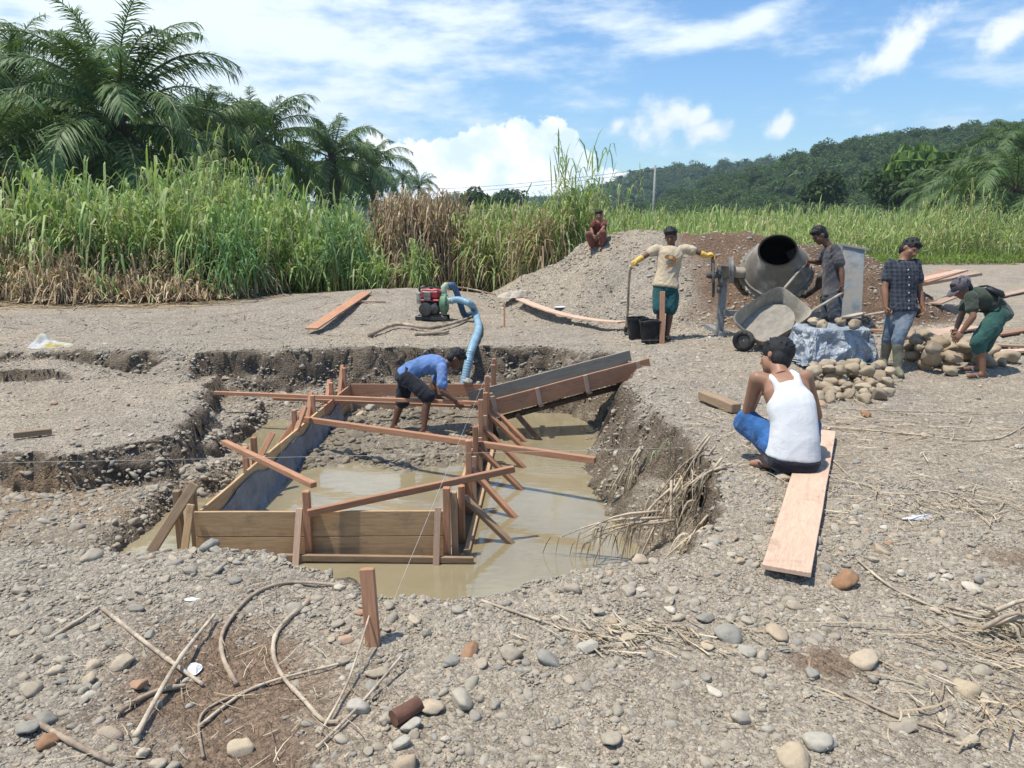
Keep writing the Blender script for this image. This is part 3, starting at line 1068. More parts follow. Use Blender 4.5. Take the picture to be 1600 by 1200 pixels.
palm('largest oil palm, with brown hanging fronds, upper left', 182, 176, 27, 1.0, 40, 4, 1, up=.92)
palm('oil palm cut by the left edge of the picture, beside the largest palm', 8, 150, 31, 1.0, 34, 1, 2, up=.75)
palm('low oil palm at the left edge under taller fronds', -20, 235, 24, .85, 28, 2, 3)
palm('oil palm half hidden directly right of the largest palm', 318, 205, 40, .85, 30, 1, 4)
palm('oil palm behind the left edge of the largest palm', 95, 180, 44, 1.1, 30, 1, 5)
palm('middle sized oil palm second from the right end of the left grove', 405, 212, 45, 1.0, 34, 2, 6)
palm('oil palm with open star crown at the right end of the left grove', 518, 240, 54, 1.0, 34, 2, 7)
palm('round dark oil palm just right of the star crowned palm', 582, 256, 74, .95, 30, 0, 8)
palm('oil palm between the two middle palms of the left grove', 462, 262, 66, .95, 28, 1, 9)
palm('dark oil palm behind the highest reeds of the left stand', 258, 226, 52, 1.1, 30, 1, 10)
palm('small far palm with a thin trunk standing over the dry reeds', 629, 278, 120, .62, 20, 0, 11)
palm('low far palm right of the thin trunked palm', 655, 290, 110, .72, 24, 0, 12)
palm('oil palm standing low behind the left stand of reeds', 60, 265, 34, .85, 26, 1, 13)
palm('oil palm in shade behind the dead reeds', 350, 275, 48, .85, 26, 1, 14)
palm('oil palm at the top right edge of the picture', 1592, 232, 62, 1.0, 34, 1, 15)
palm('drooping oil palm in front of the other palms at the right edge', 1588, 290, 46, .95, 32, 1, 16)
palm('oil palm left of the drooping palm at the right edge', 1510, 292, 60, .9, 30, 1, 17)
palm('oil palm behind the right palms under the ridge', 1540, 270, 80, 1.0, 28, 0, 18)
palm('leftmost oil palm of the right grove', 1455, 302, 82, .85, 28, 0, 19)
palm('low oil palm between the light tiered tree and the right grove', 1480, 318, 70, .8, 26, 0, 20)


# forest crowns: lumpy masses of leaf-sized faces
def crown_mesh(name, seed, r, hgt, nleaf, size, pal, lumps=9):
    rng = np.random.default_rng(seed)
    c = rng.normal(0, 1, (lumps, 3)); c /= np.linalg.norm(c, axis=1)[:, None]
    c *= rng.uniform(.25, .62, (lumps, 1)); c[:, 2] = np.abs(c[:, 2]) * 1.1
    lr = rng.uniform(.30, .52, lumps)
    k = rng.integers(0, lumps, nleaf)
    d = rng.normal(0, 1, (nleaf, 3)); d /= np.linalg.norm(d, axis=1)[:, None]
    p = c[k] + d * (lr[k] * rng.uniform(.72, 1.05, nleaf))[:, None]
    p *= np.array([r, r, hgt])
    a = rng.normal(0, 1, (nleaf, 3)); a /= np.linalg.norm(a, axis=1)[:, None]
    nrm = d * .8 + rng.normal(0, .5, (nleaf, 3)); nrm[:, 2] += .4
    a = np.cross(nrm, a); a /= np.linalg.norm(a, axis=1)[:, None]
    b = np.cross(nrm, a); b /= np.linalg.norm(b, axis=1)[:, None]
    s = size * rng.uniform(.6, 1.3, (nleaf, 1))
    V = np.stack([p - a * s, p + b * s * .5, p + a * s, p - b * s * .5], 1).reshape(-1, 3)
    F = np.arange(nleaf * 4).reshape(-1, 4)
    pal = np.array(pal)
    col = pal[rng.integers(0, len(pal), nleaf)] * rng.uniform(.7, 1.3, (nleaf, 1)) * rng.uniform(.8, 1.2, lumps)[k][:, None]
    return np_mesh(name, V, F, np.repeat(col, 4, 0), False, M['forest'])


def scatter(name, P, rot, scl, meshes, idx=None, parent=None, seed=0):
    """many small copies of a few meshes at the given points (geometry nodes)"""
    src = bpy.data.collections.new(name + '_kinds')
    for me in meshes:
        src.objects.link(bpy.data.objects.new(name + '_kind', me))
    n = len(P)
    me = bpy.data.meshes.new(name)
    base = np.asarray(P).mean(0)
    me.vertices.add(n); me.vertices.foreach_set('co', np.asarray(P - base, np.float32).ravel())
    for nm, arr in (('rot', rot), ('scl', scl)):
        a = me.attributes.new(nm, 'FLOAT_VECTOR', 'POINT'); a.data.foreach_set('vector', np.asarray(arr, np.float32).ravel())
    if idx is None: idx = np.random.default_rng(seed).integers(0, len(meshes), n)
    a = me.attributes.new('pick', 'INT', 'POINT'); a.data.foreach_set('value', np.asarray(idx, np.int32))
    o = link(bpy.data.objects.new(name, me), parent)
    o.location = base
    ng = bpy.data.node_groups.new(name + '_nodes', 'GeometryNodeTree')
    ng.interface.new_socket('Geometry', in_out='INPUT', socket_type='NodeSocketGeometry')
    ng.interface.new_socket('Geometry', in_out='OUTPUT', socket_type='NodeSocketGeometry')
    N = ng.nodes.new; L = ng.links.new
    gi, go = N('NodeGroupInput'), N('NodeGroupOutput')
    ip = N('GeometryNodeInstanceOnPoints'); ci = N('GeometryNodeCollectionInfo')
    ci.inputs['Collection'].default_value = src
    ci.inputs['Separate Children'].default_value = True
    ci.inputs['Reset Children'].default_value = True
    def attr(nm, ty):
        k = N('GeometryNodeInputNamedAttribute'); k.data_type = ty; k.inputs['Name'].default_value = nm
        return [s for s in k.outputs if s.enabled and s.name == 'Attribute'][0]
    er = N('FunctionNodeEulerToRotation')
    L(attr('rot', 'FLOAT_VECTOR'), er.inputs[0])
    L(gi.outputs[0], ip.inputs['Points']); L(ci.outputs[0], ip.inputs['Instance'])
    ip.inputs['Pick Instance'].default_value = True
    L(attr('pick', 'INT'), ip.inputs['Instance Index'])
    L(er.outputs[0], ip.inputs['Rotation']); L(attr('scl', 'FLOAT_VECTOR'), ip.inputs['Scale'])
    L(ip.outputs[0], go.inputs[0])
    md = o.modifiers.new('copies', 'NODES'); md.node_group = ng
    return o


FOREST = [(.07, .12, .038), (.10, .155, .048), (.055, .095, .032), (.13, .18, .058), (.08, .13, .048)]
CROWNS = [crown_mesh('crown', 31 + i, 1, .85, 1500, .075, FOREST) for i in range(4)]
TUFT = []
for i in range(2):
    rngt = np.random.default_rng(60 + i); parts = []
    n = 26
    azt = rngt.uniform(0, 6.28, n); el = rngt.uniform(-.2, 1.2, n)
    q = np.array([0, .35, .7, 1.0])
    d = np.stack([np.cos(azt) * np.cos(el), np.sin(azt) * np.cos(el), np.sin(el)], 1)
    cent = d[:, None, :] * q[None, :, None] * 1.1
    cent[..., 2] -= .55 * q[None, :] ** 2
    sdv = np.stack([-np.sin(azt), np.cos(azt), np.zeros(n)], 1)
    V, F, C = strip_mesh(cent, sdv, np.tile([.06, .26, .2, .03], (n, 1)), np.array(FOREST)[rngt.integers(0, 5, n)])
    TUFT.append(np_mesh('tuft', V, F, C, False, M['forest']))


def forest_on(name, label, grid, n, rmin, rmax, seed, qlo=0, qhi=24, palms=.35):
    X, Y, Z = grid
    rng = np.random.default_rng(seed)
    r = rng.uniform(qlo, qhi, n); c = rng.uniform(0, X.shape[1] - 1.01, n)
    i, j = r.astype(int), c.astype(int); fr, fc = r - i, c - j
    def bil(A): return (A[i, j] * (1 - fc) + A[i, j + 1] * fc) * (1 - fr) + (A[i + 1, j] * (1 - fc) + A[i + 1, j + 1] * fc) * fr
    s = rng.uniform(rmin, rmax, n) * (1 + .35 * (rng.random(n) < .12))
    P = np.column_stack([bil(X), bil(Y), bil(Z)])
    pk = np.where(rng.random(n) < palms, rng.integers(4, 6, n), rng.integers(0, 4, n))
    P[:, 2] += np.where(pk >= 4, s * .8, s * .45)
    rot = np.column_stack([rng.normal(0, .12, n), rng.normal(0, .12, n), rng.uniform(0, 6.28, n)])
    o = scatter(name, P, rot, np.column_stack([s, s, s * rng.uniform(.8, 1.25, n)]), CROWNS + TUFT, pk)
    # the two kinds of meshes are told apart by the order of their names
    return tag(o, label, 'forest', kind='stuff')


forest_on('forest', 'dark green forest covering the near right hill', HILL, 3800, 2.4, 4.4, 71, palms=.12)
forest_on('forest', 'bluish forest on the far hill behind the power pole', HILL2, 1900, 4.5, 7.5, 73)
forest_on('forest', 'thin line of far trees on the horizon left of centre', HILL3, 1200, 5, 8, 75)


def tree(name, label, u, v, t, r, hgt, pal, nleaf=2200, size=.14, seed=0, base_v=None, tiers=False):
    rng = np.random.default_rng(seed)
    c = T(u, v, t)
    o = thing(name, label, 'tree', (c.x, c.y, 0))
    mb = MB()
    top = Vector((0, 0, c.z))
    mb.tube([(0, 0, -.2), (.1, 0, c.z * .5), top], [.22, .16, .09], 8)
    for i in range(9):
        a = i * 2.4; zz = c.z * (.6 + .045 * i)
        mb.tube([(0, 0, zz), (math.cos(a) * r * .4, math.sin(a) * r * .4, zz + hgt * .1), (math.cos(a) * r * .8, math.sin(a) * r * .8, zz + hgt * .22)], [.08, .05, .02], 5)
    mb.build('trunk', M['trunk'], o, True)
    me = crown_mesh('crown', seed + 500, r, hgt, nleaf, size, pal, 14)
    if tiers:
        co = np.empty(len(me.vertices) * 3, np.float32); me.vertices.foreach_get('co', co); co = co.reshape(-1, 3)
        z = co[:, 2]; q = np.round(z / (hgt * .33)) * hgt * .33
        co[:, 2] = q + (z - q) * .28
        me.vertices.foreach_set('co', co.ravel())
    cr = bpy.data.objects.new('crown', me); cr.location = (0, 0, c.z)
    link(cr, o)
    return o


LIGHTG = [(.13, .20, .05), (.17, .25, .06), (.10, .16, .04)]
DARKG = [(.05, .085, .028), (.07, .11, .035), (.04, .065, .025)]
tree('tiered_tree', 'light green tree with flat tiers below the ridge at the right', 1440, 268, 95, 5.2, 3.4, LIGHTG, 1500, .5, 1, tiers=True)
tree('bushy_tree', 'dark bushy tree behind the right reeds left of the tiered tree', 1395, 305, 105, 5.0, 4.0, DARKG, 2200, .45, 2)
tree('bushy_tree', 'rounded tree at the foot of the hill above the mixer', 1290, 306, 120, 4.5, 3.4, DARKG, 2000, .45, 3)
tree('bushy_tree', 'broad dark tree among the right hand palms', 1500, 308, 88, 4.5, 4.0, DARKG, 2200, .42, 4)
tree('bushy_tree', 'dark shady tree behind the left palms near the picture edge', 40, 240, 60, 6.0, 4.5, DARKG, 2600, .35, 5)
tree('bushy_tree', 'dark leafy tree filling the gap right of the largest palm', 365, 245, 66, 5.5, 4.5, DARKG, 2600, .35, 6)
tree('bushy_tree', 'dark leafy tree behind the star crowned palm', 545, 290, 90, 5.5, 4.0, DARKG, 2200, .4, 7)
tree('bushy_tree', 'small blue green tree on the horizon right of the dry reeds', 735, 318, 150, 5.0, 3.5, DARKG, 1600, .5, 8)
tree('bushy_tree', 'rounded small tree on the horizon above the tall clump', 790, 320, 190, 7.0, 4.0, DARKG, 1600, .6, 9)


def power_line():
    b = T(1021, 305, 60); top = T(1024, 258, 60)
    o = thing('power_pole', 'thin grey concrete power pole in the reed field', 'pole', (b.x, b.y, 0))
    mb = MB(); mb.tube([Vector((0, 0, -.3)), top - Vector((b.x, b.y, 0))], [.12, .08], 8)
    m = plain('pale_concrete', (.27, .28, .25), .8)
    mb.build('shaft', m, o, True)
    mb = MB(); p = top - Vector((b.x, b.y, .35)); mb.box(p, (1.5, .1, .1)); mb.build('cross_arm', m, o)
    dk = plain('dark_cable', (.12, .12, .13), .6)
    for k, (u2, v2, z0, lab) in enumerate(((560, 296, 0, 'upper thin power cable running left from the pole'), (540, 304, -.25, 'lower thin power cable running left from the pole'), (1330, 262, 0, 'thin power cable running right from the pole to the hill'))):
        e = T(u2, v2, 95 if k < 2 else 110); a = top + Vector((0, 0, z0 - .2))
        pts = []
        for i in range(17):
            s = i / 16; q = a.lerp(e, s); q.z -= 1.2 * 4 * s * (1 - s) * .5; pts.append(q)
        mb = MB(); mb.tube(pts, .016, 4); tag(mb.build('power_cable', dk, None, True, True), lab, 'cable')


power_line()

# ------------------------------------------------------------------ timber


def board(name, a, b, w, h, mat, parent=None, up=(0, 0, 1), bow=0.0, label=None):
    """sawn timber from a to b (centre line, world); w across, h along `up`"""
    a, b = Vector(a), Vector(b)
    X = (b - a); L = X.length; X.normalize()
    Z = Vector(up); Z = (Z - X * Z.dot(X)).normalized(); Y = Z.cross(X)
    ch = min(w, h) * .09
    prof = [(-w / 2 + ch, -h / 2), (w / 2 - ch, -h / 2), (w / 2, -h / 2 + ch), (w / 2, h / 2 - ch), (w / 2 - ch, h / 2), (-w / 2 + ch, h / 2), (-w / 2, h / 2 - ch), (-w / 2, -h / 2 + ch)]
    st = [-L / 2, -L / 2 + ch] + [L * (i / 6 - .5) for i in range(1, 6)] + [L / 2 - ch, L / 2]
    tw = random.uniform(-1, 1) * .012
    rings = []
    for i, s in enumerate(st):
        k = (1 - 2 * ch / min(w, h)) if i in (0, len(st) - 1) else 1
        dz = bow * (1 - (2 * s / L) ** 2); t = tw * s / L
        dy = .0015 * math.sin(5 * s + L * 9)
        rings.append([Vector((s, p[0] * k - t * p[1] + dy, p[1] * k + t * p[0] + dz)) for p in prof])
    mb = MB(); mb.rings(rings)
    o = bpy.data.objects.new(name, mb.mesh(name, mat))
    c = (a + b) / 2 - (Vector(parent.location) if parent is not None else Vector())
    o.matrix_local = Matrix.Translation(c) @ Matrix((X, Y, Z)).transposed().to_4x4()
    link(o, parent)
    if label: o['label'] = label
    return o


def formwork():
    root = thing('timber_formwork', 'rectangular timber formwork of boards, posts and braces standing in the muddy pit', 'formwork', (-1.4, 8.0, WATER_Z))
    def side(k, y, dx=0, z=0): return Vector((form_x(k, y) + dx, y, z))
    top = -.44
    # long side boards, two high, in three lengths
    for k, dx in ((0, 0), (1, 0)):
        for (y0, y1) in ((5.74, 7.6), (7.62, 9.2), (9.22, 10.46)):
            board('side_board', side(k, y0, dx, top - .105), side(k, y1, dx, top - .105 + random.uniform(-.008, .008)), .21, .024, M['wood_tan'] if y0 < 9 else M['wood_red'], root, (1, 0, 0) if k else (-1, 0, 0))
            board('side_board', side(k, y0, dx, top - .325), side(k, y1, dx, top - .325), .21, .024, M['wood_tan'] if k == 0 else M['wood_grey'], root, (1, 0, 0) if k else (-1, 0, 0))
    # front boards
    for z, m in ((top - .10, 'wood_tan'), (top - .312, 'wood_tan')):
        board('front_board', (-2.50, 5.70, z), (-.50, 5.70, z + .01), .205, .026, M[m], root, (0, -1, 0))
    # far boards
    for z, m in ((top - .08, 'wood_red'), (top - .27, 'wood_grey')):
        board('end_board', (-2.27, 10.52, z), (-.29, 10.52, z), .17, .025, M[m], root, (0, -1, 0))
    board('rail', (-3.05, 9.55, top + .02), (-.30, 9.95, top - .19), .05, .035, M['wood_red'], root)
    # foot rail in front
    board('foot_rail', (-1.83, 5.60, -.775), (-.30, 5.58, -.79), .035, .05, M['wood_grey'], root)
    def post(x, y, z0, z1, s=.05, m='wood_red', lean=(0, 0), h=.055):
        board('post', (x, y, z0), (x + lean[0], y + lean[1], z1), s, h, M[m], root, (0, -1, 0))
    # front posts and cleats
    post(-1.60, 5.66, -1.2, -.25, .055)
    post(-.51, 5.655, -1.2, -.22, .055)
    post(-.445, 5.70, -1.2, -.27, .05, 'wood_grey', (-.012, 0))
    board('cleat', (-1.70, 5.52, -1.0), (-1.655, 5.655, -.39), .05, .022, M['wood_pink'], root, (0, -1, 0))
    board('cleat', (-.60, 5.50, -1.05), (-.575, 5.655, -.385), .05, .022, M['wood_pink'], root, (0, -1, 0))
    board('cleat', (-2.60, 5.54, -1.0), (-2.50, 5.655, -.36), .055, .022, M['wood_tan'], root, (0, -1, 0))
    # left near corner: two posts and a long diagonal brace
    post(-2.66, 5.78, -1.2, -.29, .055, 'wood_grey')
    post(-2.60, 5.92, -1.2, -.26, .055, 'wood_grey')
    board('brace', (-2.97, 5.50, -.98), (-2.52, 5.80, -.24), .075, .05, M['wood_grey'], root, (0, -1, 0))
    # posts along the left side, each with a leaning brace outside
    for y, dz, bz in ((7.05, .30, 0), (8.25, .26, .20), (8.95, .27, .20), (9.75, .25, .20), (10.42, .34, .2)):
        x = form_x(0, y) - .05
        post(x, y, -1.2, top + dz * .75, .05)
        if bz: board('brace', (x - .05, y - .30, -.78), (x + .10 if y < 8.5 else x - .04, y + .10, top + dz * .8), .05, .05, M['wood_red'], root, (-1, 0, 0))
    board('brace', (form_x(0, 8.25) - .40, 8.25, -.85), (form_x(0, 8.25) + .02, 8.5, top + .17), .05, .045, M['wood_red'], root, (0, -1, 0))
    post(form_x(0, 7.05) + .0 - .10, 6.95, -1.2, top + .16, .05)
    board('brace', (form_x(0, 7.05) - .17, 7.0, -.72), (form_x(0, 7.05) + .06, 7.3, top + .20), .055, .045, M['wood_red'], root, (0, -1, 0))
    # posts and props along the right side
    for y, dz, n in ((5.98, .12, 1), (6.62, .32, 2), (7.35, .25, 2), (8.05, .36, 2), (8.75, .28, 1), (9.05, .42, 2), (10.2, .34, 1), (10.45, .38, 1)):
        x = form_x(1, y) + .045
        post(x, y, -1.25, top + dz, .055, 'wood_red')
        if n > 1: post(x + .05, y + .07, -1.25, top + dz * .45, .045, 'wood_pink', (-.01, .01), .03)
        if y < 9.5:
            oy = -.12 + .1 * (y < 6.3)
            board('prop', (x + .02, y + .03, top - .01 + dz * .15), (x + .56 + .06 * (y > 7), y + oy, -.98), .055, .045, M['wood_red'] if y > 6.3 else M['wood_grey'], root, (.6, -.4, .6))
    post(form_x(1, 9.35) - .05, 9.3, -1.2, top + .18, .05, 'wood_red', (.05, .05))
    # sills under the right side
    board('sill', (form_x(1, 5.9) + .10, 5.75, -.81), (form_x(1, 8.8) + .14, 8.8, -.80), .05, .05, M['wood_tan'], root)
    # battens nailed across the top
    board('cross_batten', (-3.82, 9.62, -.36), (-.33, 9.02, -.355), .045, .045, M['wood_red'], root)
    board('cross_batten', (-2.50, 8.52, -.405), (.78, 6.86, -.385), .055, .062, M['wood_red'], root)
    board('cross_batten', (-2.64, 6.78, -.185), (-1.55, 5.72, -.225), .055, .045, M['wood_red'], root)
    board('cross_batten', (-1.58, 5.60, -.41), (.02, 6.05, -.20), .045, .055, M['wood_red'], root)
    return root


formwork()


def chute():
    a, b = Vector((-.42, 9.02, -.36)), Vector((1.70, 9.40, .13))      # top edge of the near side board
    root = thing('timber_chute', 'sloping timber chute caked with concrete leading from the bank into the formwork', 'chute', (.6, 9.2, WATER_Z))
    d = (b - a).normalized(); side = Vector((-.30, .93, 0)); side = (side - d * side.dot(d)).normalized(); n = d.cross(side).normalized()
    if n.z < 0: n = -n
    dn = -n * .10
    board('side_board', a + dn, b + dn, .205, .026, M['wood_red'], root, -side, label='reddish near side board')
    a2, b2 = a + side * .42 - d * .05, b + side * .42 - d * .10
    board('side_board', a2 + dn * .6, b2 + dn * .6, .22, .03, M['wood_cement'], root, -side, label='far side board caked with grey cement')
    board('floor_board', a + side * .21 - n * .19, b + side * .21 - n * .19 - d * .02, .40, .026, M['wood_cement'], root, n)
    for s in (.09, .34, .62, .93):
        p = a.lerp(b, s) - side * .028
        board('cleat', p - n * .235, p + n * (.01 if s > .3 else .05), .05, .025, M['wood_pink'], root, -side)
        q = a.lerp(b, s) - n * .235
        board('bearer', q - side * .10, q + side * .52, .06, .05, M['wood_dark'], root, n)
    # dark props
    e = a.lerp(b, .78) - n * .26
    board('prop', e + d * .10, Vector((e.x - .30, e.y - .28, -.98)), .075, .05, M['wood_dark'], root, (1, 0, 0))
    e2 = a.lerp(b, .20) - n * .26
    board('prop', e2, Vector((e2.x + .42, e2.y - .1, -.98)), .06, .05, M['wood_dark'], root, (0, -1, 0))
    board('prop', a.lerp(b, .05) - n * .26 + side * .1, Vector((a.x + .30, a.y + .2, -1.0)), .06, .05, M['wood_dark'], root, (0, -1, 0))
    board('stringer', a + side * .1 - n * .29, b + side * .1 - n * .29 - d * .15, .06, .06, M['wood_dark'], root, n)
    return root


chute()


def loose_board(label, a, b, w, h, mat, bow=0, lift=.015, cat='plank', group=None, up=(0, 0, 1), name='plank'):
    a, b = Vector(a), Vector(b)
    q = [a.lerp(b, i / 10) for i in range(11)]
    lift += max(0.0, max(gz(p.x, p.y) - p.z for p in q)) if lift < .12 else 0
    z = Vector((0, 0, h / 2 + lift))
    o = board(name, a + z, b + z, w, h, M[mat], None, up, bow)
    return tag(o, label, cat, group)


p0, p1 = G(1227, 912), G(1278, 700)
loose_board('wide pale pink plank under the squatting man in the white tank top', p0, p1 + (p1 - p0) * .12, .235, .026, 'wood_pink', -.01, .03)
p0, p1 = G(487, 523), G(573, 460)
loose_board('long brown plank lying on the rise left of the pump', p0 + Vector((0, 0, .05)), p1, .21, .028, 'wood_red', 0, .03)
p0, p1 = G(812, 479), G(972, 517)
loose_board('long warped orange plank lying at the foot of the gravel heap', p0, p1, .2, .026, 'wood_pink', -.10, .13)
p0, p1 = G(560, 474), G(602, 473)
loose_board('short pale batten on the ground left of the pump', p0, p1, .05, .03, 'wood_pink')
p0, p1 = G(22, 688), G(82, 681)
loose_board('short grey offcut of timber lying on the left gravel shelf', p0, p1, .06, .06, 'wood_grey')
p0, p1 = G(1097, 626), G(1150, 648)
loose_board('short thick weathered block of timber left of the squatting man', p0, p1, .11, .09, 'wood_grey')


def stake(label, u, vb, vt, w, mat, t=None, lean=(0, 0), ut=None):
    b = G(u, vb) if t is None else T(u, vb, t)
    dep = b.y / (CP + (600 - vb) / FPX * SP)
    tp = T(ut or u, vt, dep)
    o = board('stake', b - Vector((0, 0, .15)), tp, w, w * .55, M[mat], None, (0, -1, 0))
    return tag(o, label, 'stake')


stake('red brown timber stake driven into the near rim of the pit', 585, 1017, 888, .062, 'wood_red', ut=573)
stake('red brown timber stake in front of the two black buckets', 1035, 538, 455, .07, 'wood_red')
stake('thin short stake between the blue hose and the warped plank', 788, 512, 472, .03, 'wood_red')

# stacked planks on the far gravel at the right
rngk = random.Random(3)
stack = [((1425, 462), (1530, 430), .2, 'wood_red', 'reddish plank lying slanted on top of the far plank stack'),
         ((1440, 456), (1570, 433), .2, 'wood_red', 'reddish brown plank second from the top of the far stack'),
         ((1425, 452), (1568, 440), .22, 'wood_pink', 'pale orange plank in the middle of the far stack'),
         ((1420, 457), (1610, 446), .22, 'wood_pink', 'long pale plank of the far stack reaching the picture edge'),
         ((1418, 455), (1590, 452), .24, 'wood_pink', 'wide pale pink plank at the front of the far stack'),
         ((1545, 466), (1640, 440), .22, 'wood_pink', 'pale plank poking out right behind the man in the cap'),
         ((1460, 475), (1535, 462), .2, 'wood_pink', 'single pale plank on the gravel in front of the far stack')]
for i, ((u0, v0), (u1, v1), w, m, lab) in enumerate(stack):
    a, b = G(u0, v0 + 4), G(u1, v1 + 8)
    base = max(a.z, b.z)
    lift = (.02 + .045 * (5 - i)) if i < 5 else .03
    a.z = b.z = base
    # planks keep a real length of a few metres
    d = (b - a); d = d.normalized() * min(max(d.length, 2.6), 4.2)
    loose_board(lab, a, a + d, w, .028, m, 0, lift, group='timber on the far gravel')
for (u0, v0), (u1, v1), w, m, lab in [((1335, 520), (1402, 522), .16, 'wood_red', 'reddish plank on the ground between the tarpaulin and the walking man'),
                                      ((1545, 530), (1612, 519), .14, 'wood_red', 'reddish batten at the right edge behind the man in the cap'),
                                      ((1440, 530), (1520, 516), .30, 'wood_pink', 'wide pale board behind the stones by the bending man'),
                                      ((1405, 545), (1470, 520), .34, 'wood_pink', 'wide tan board leaning on the stones right of the rubber boots'),
                                      ((1545, 556), (1640, 552), .16, 'wood_pink', 'pale plank on the ground right of the bending man'),
                                      ((1560, 545), (1650, 548), .12, 'wood_grey', 'grey batten on the ground at the right edge')]:
    loose_board(lab, G(u0, v0), G(u1, v1), w, .03, m, 0, .03, group='loose boards by the stone pile')


def strings():
    m = plain('white_string', (.55, .53, .48), .9, bump=0)
    def s(label, a, b, sag=.01):
        a, b = Vector(a), Vector(b)
        mb = MB(); mb.tube([a.lerp(b, i / 12) - Vector((0, 0, sag * 4 * (i / 12) * (1 - i / 12))) for i in range(13)], .0012, 4)
        tag(mb.build('string', m, None, True, True), label, 'string')
    e = T(1035, 531, 10.9)
    s('taut white string along the far edge of the pit to the stake by the buckets', T(-60, 559, 11.0), e)
    s('taut white string across the middle of the pit', T(-60, 724, 6.6), T(1235, 695, 6.4))
    s('thin slanting string from the near rim up to the far posts', T(612, 945, 3.9), T(777, 545, 10.9), .0)


strings()


def plastic_sheet():
    m, nt, b = new_mat('grey_blue_plastic_film'); k = NT(nt)
    v = k.coord('Object')
    k.L(k.ramp(k.noise(v, 5, 5, .6), [(.35, (.13, .155, .185)), (.7, (.25, .28, .31))]), b.inputs['Base Color'])
    b.inputs['Roughness'].default_value = .28
    k.bump(k.noise(k.coord('Object', (1, 1, 2.5)), 14, 5, .6, 1.5), .6, .02, b)
    n, r = 150, 16
    V = []; C = None
    for i in range(n):
        s = i / (n - 1); y = 5.85 + 4.0 * s
        topz = -.49 - .05 * max(0, math.sin(s * 23)) - .04 * float(vn(s * 9, 1.0, 3)) - .02
        for j in range(r):
            q = j / (r - 1)
            w = .02 * float(vn(s * 30 + q * 3, q * 2.0, 5)) + .012 * float(vn(s * 80 + q * 9, q * 5, 6))
            V.append((form_x(0, y) + .03 + .10 * q ** 2 + w * (.3 + q), y, topz + (-.90 - topz) * q))
    V = np.array(V); base = V.mean(0)
    i = (np.arange(r - 1)[None, :] + (np.arange(n - 1) * r)[:, None]).ravel()
    o = link(bpy.data.objects.new('plastic_sheet', np_mesh('plastic_sheet', V - base, np.stack([i, i + 1, i + 1 + r, i + r], 1), None, True, m)))
    o.location = base
    sol = o.modifiers.new('thickness', 'SOLIDIFY'); sol.thickness = .002
    tag(o, 'grey blue plastic sheet lining the inside of the left formwork boards', 'plastic sheet')


plastic_sheet()

# ------------------------------------------------------------------ stones


def pebble_mesh(seed, sub=2, flat=.62, rough=.16, mat='stone', name='stone'):
    import bmesh
    bm = bmesh.new()
    bmesh.ops.create_icosphere(bm, subdivisions=sub, radius=1.0)
    off = Vector((seed * 13.1, seed * 7.7, seed * 3.3))
    rr = random.Random(seed)
    el = rr.uniform(.72, 1.0)
    cut = [(Vector((rr.gauss(0, 1), rr.gauss(0, 1), rr.gauss(0, 1))).normalized(), rr.uniform(.55, .9)) for _ in range(5)]
    for v in bm.verts:
        p = v.co.copy()
        p *= 1 + rough * mnoise.noise(p * 1.1 + off) + rough * .45 * mnoise.noise(p * 2.7 + off)
        for n, d in cut:
            e = p.dot(n)
            if e > d: p -= n * (e - d) * .8
        v.co = Vector((p.x, p.y * el, p.z * flat))
    me = bpy.data.meshes.new(name)
    bm.to_mesh(me); bm.free()
    me.polygons.foreach_set('use_smooth', np.ones(len(me.polygons), bool))
    me.materials.append(M[mat])
    return me


M['gravelstone'] = stone_mat('dusty_gravel', [(0, (.33, .29, .235)), (.2, (.41, .37, .305)), (.4, (.30, .275, .24)), (.55, (.45, .40, .325)), (.7, (.37, .32, .255)), (.82, (.27, .26, .25)), (.92, (.55, .51, .44)), (1, (.41, .30, .205))], dust=.8)
GRAVEL = [pebble_mesh(i + 1, 2, .42 + .05 * (i % 5), .28, 'gravelstone') for i in range(8)]
STONES = [pebble_mesh(i + 30, 3, .44 + .07 * (i % 5), .34) for i in range(10)]
COBBLES = [pebble_mesh(i + 60, 3, .58 + .06 * (i % 5), .36, 'cobble') for i in range(8)]
MUDDY = [pebble_mesh(i + 90, 2, .6, .25, 'mudstone') for i in range(4)]


def visible_xy(rng, n, ylo, yhi, power=1.0, margin=.5):
    y = ylo + (yhi - ylo) * rng.random(n) ** power
    half = y * .69 + margin
    return rng.uniform(-1, 1, n) * half, y


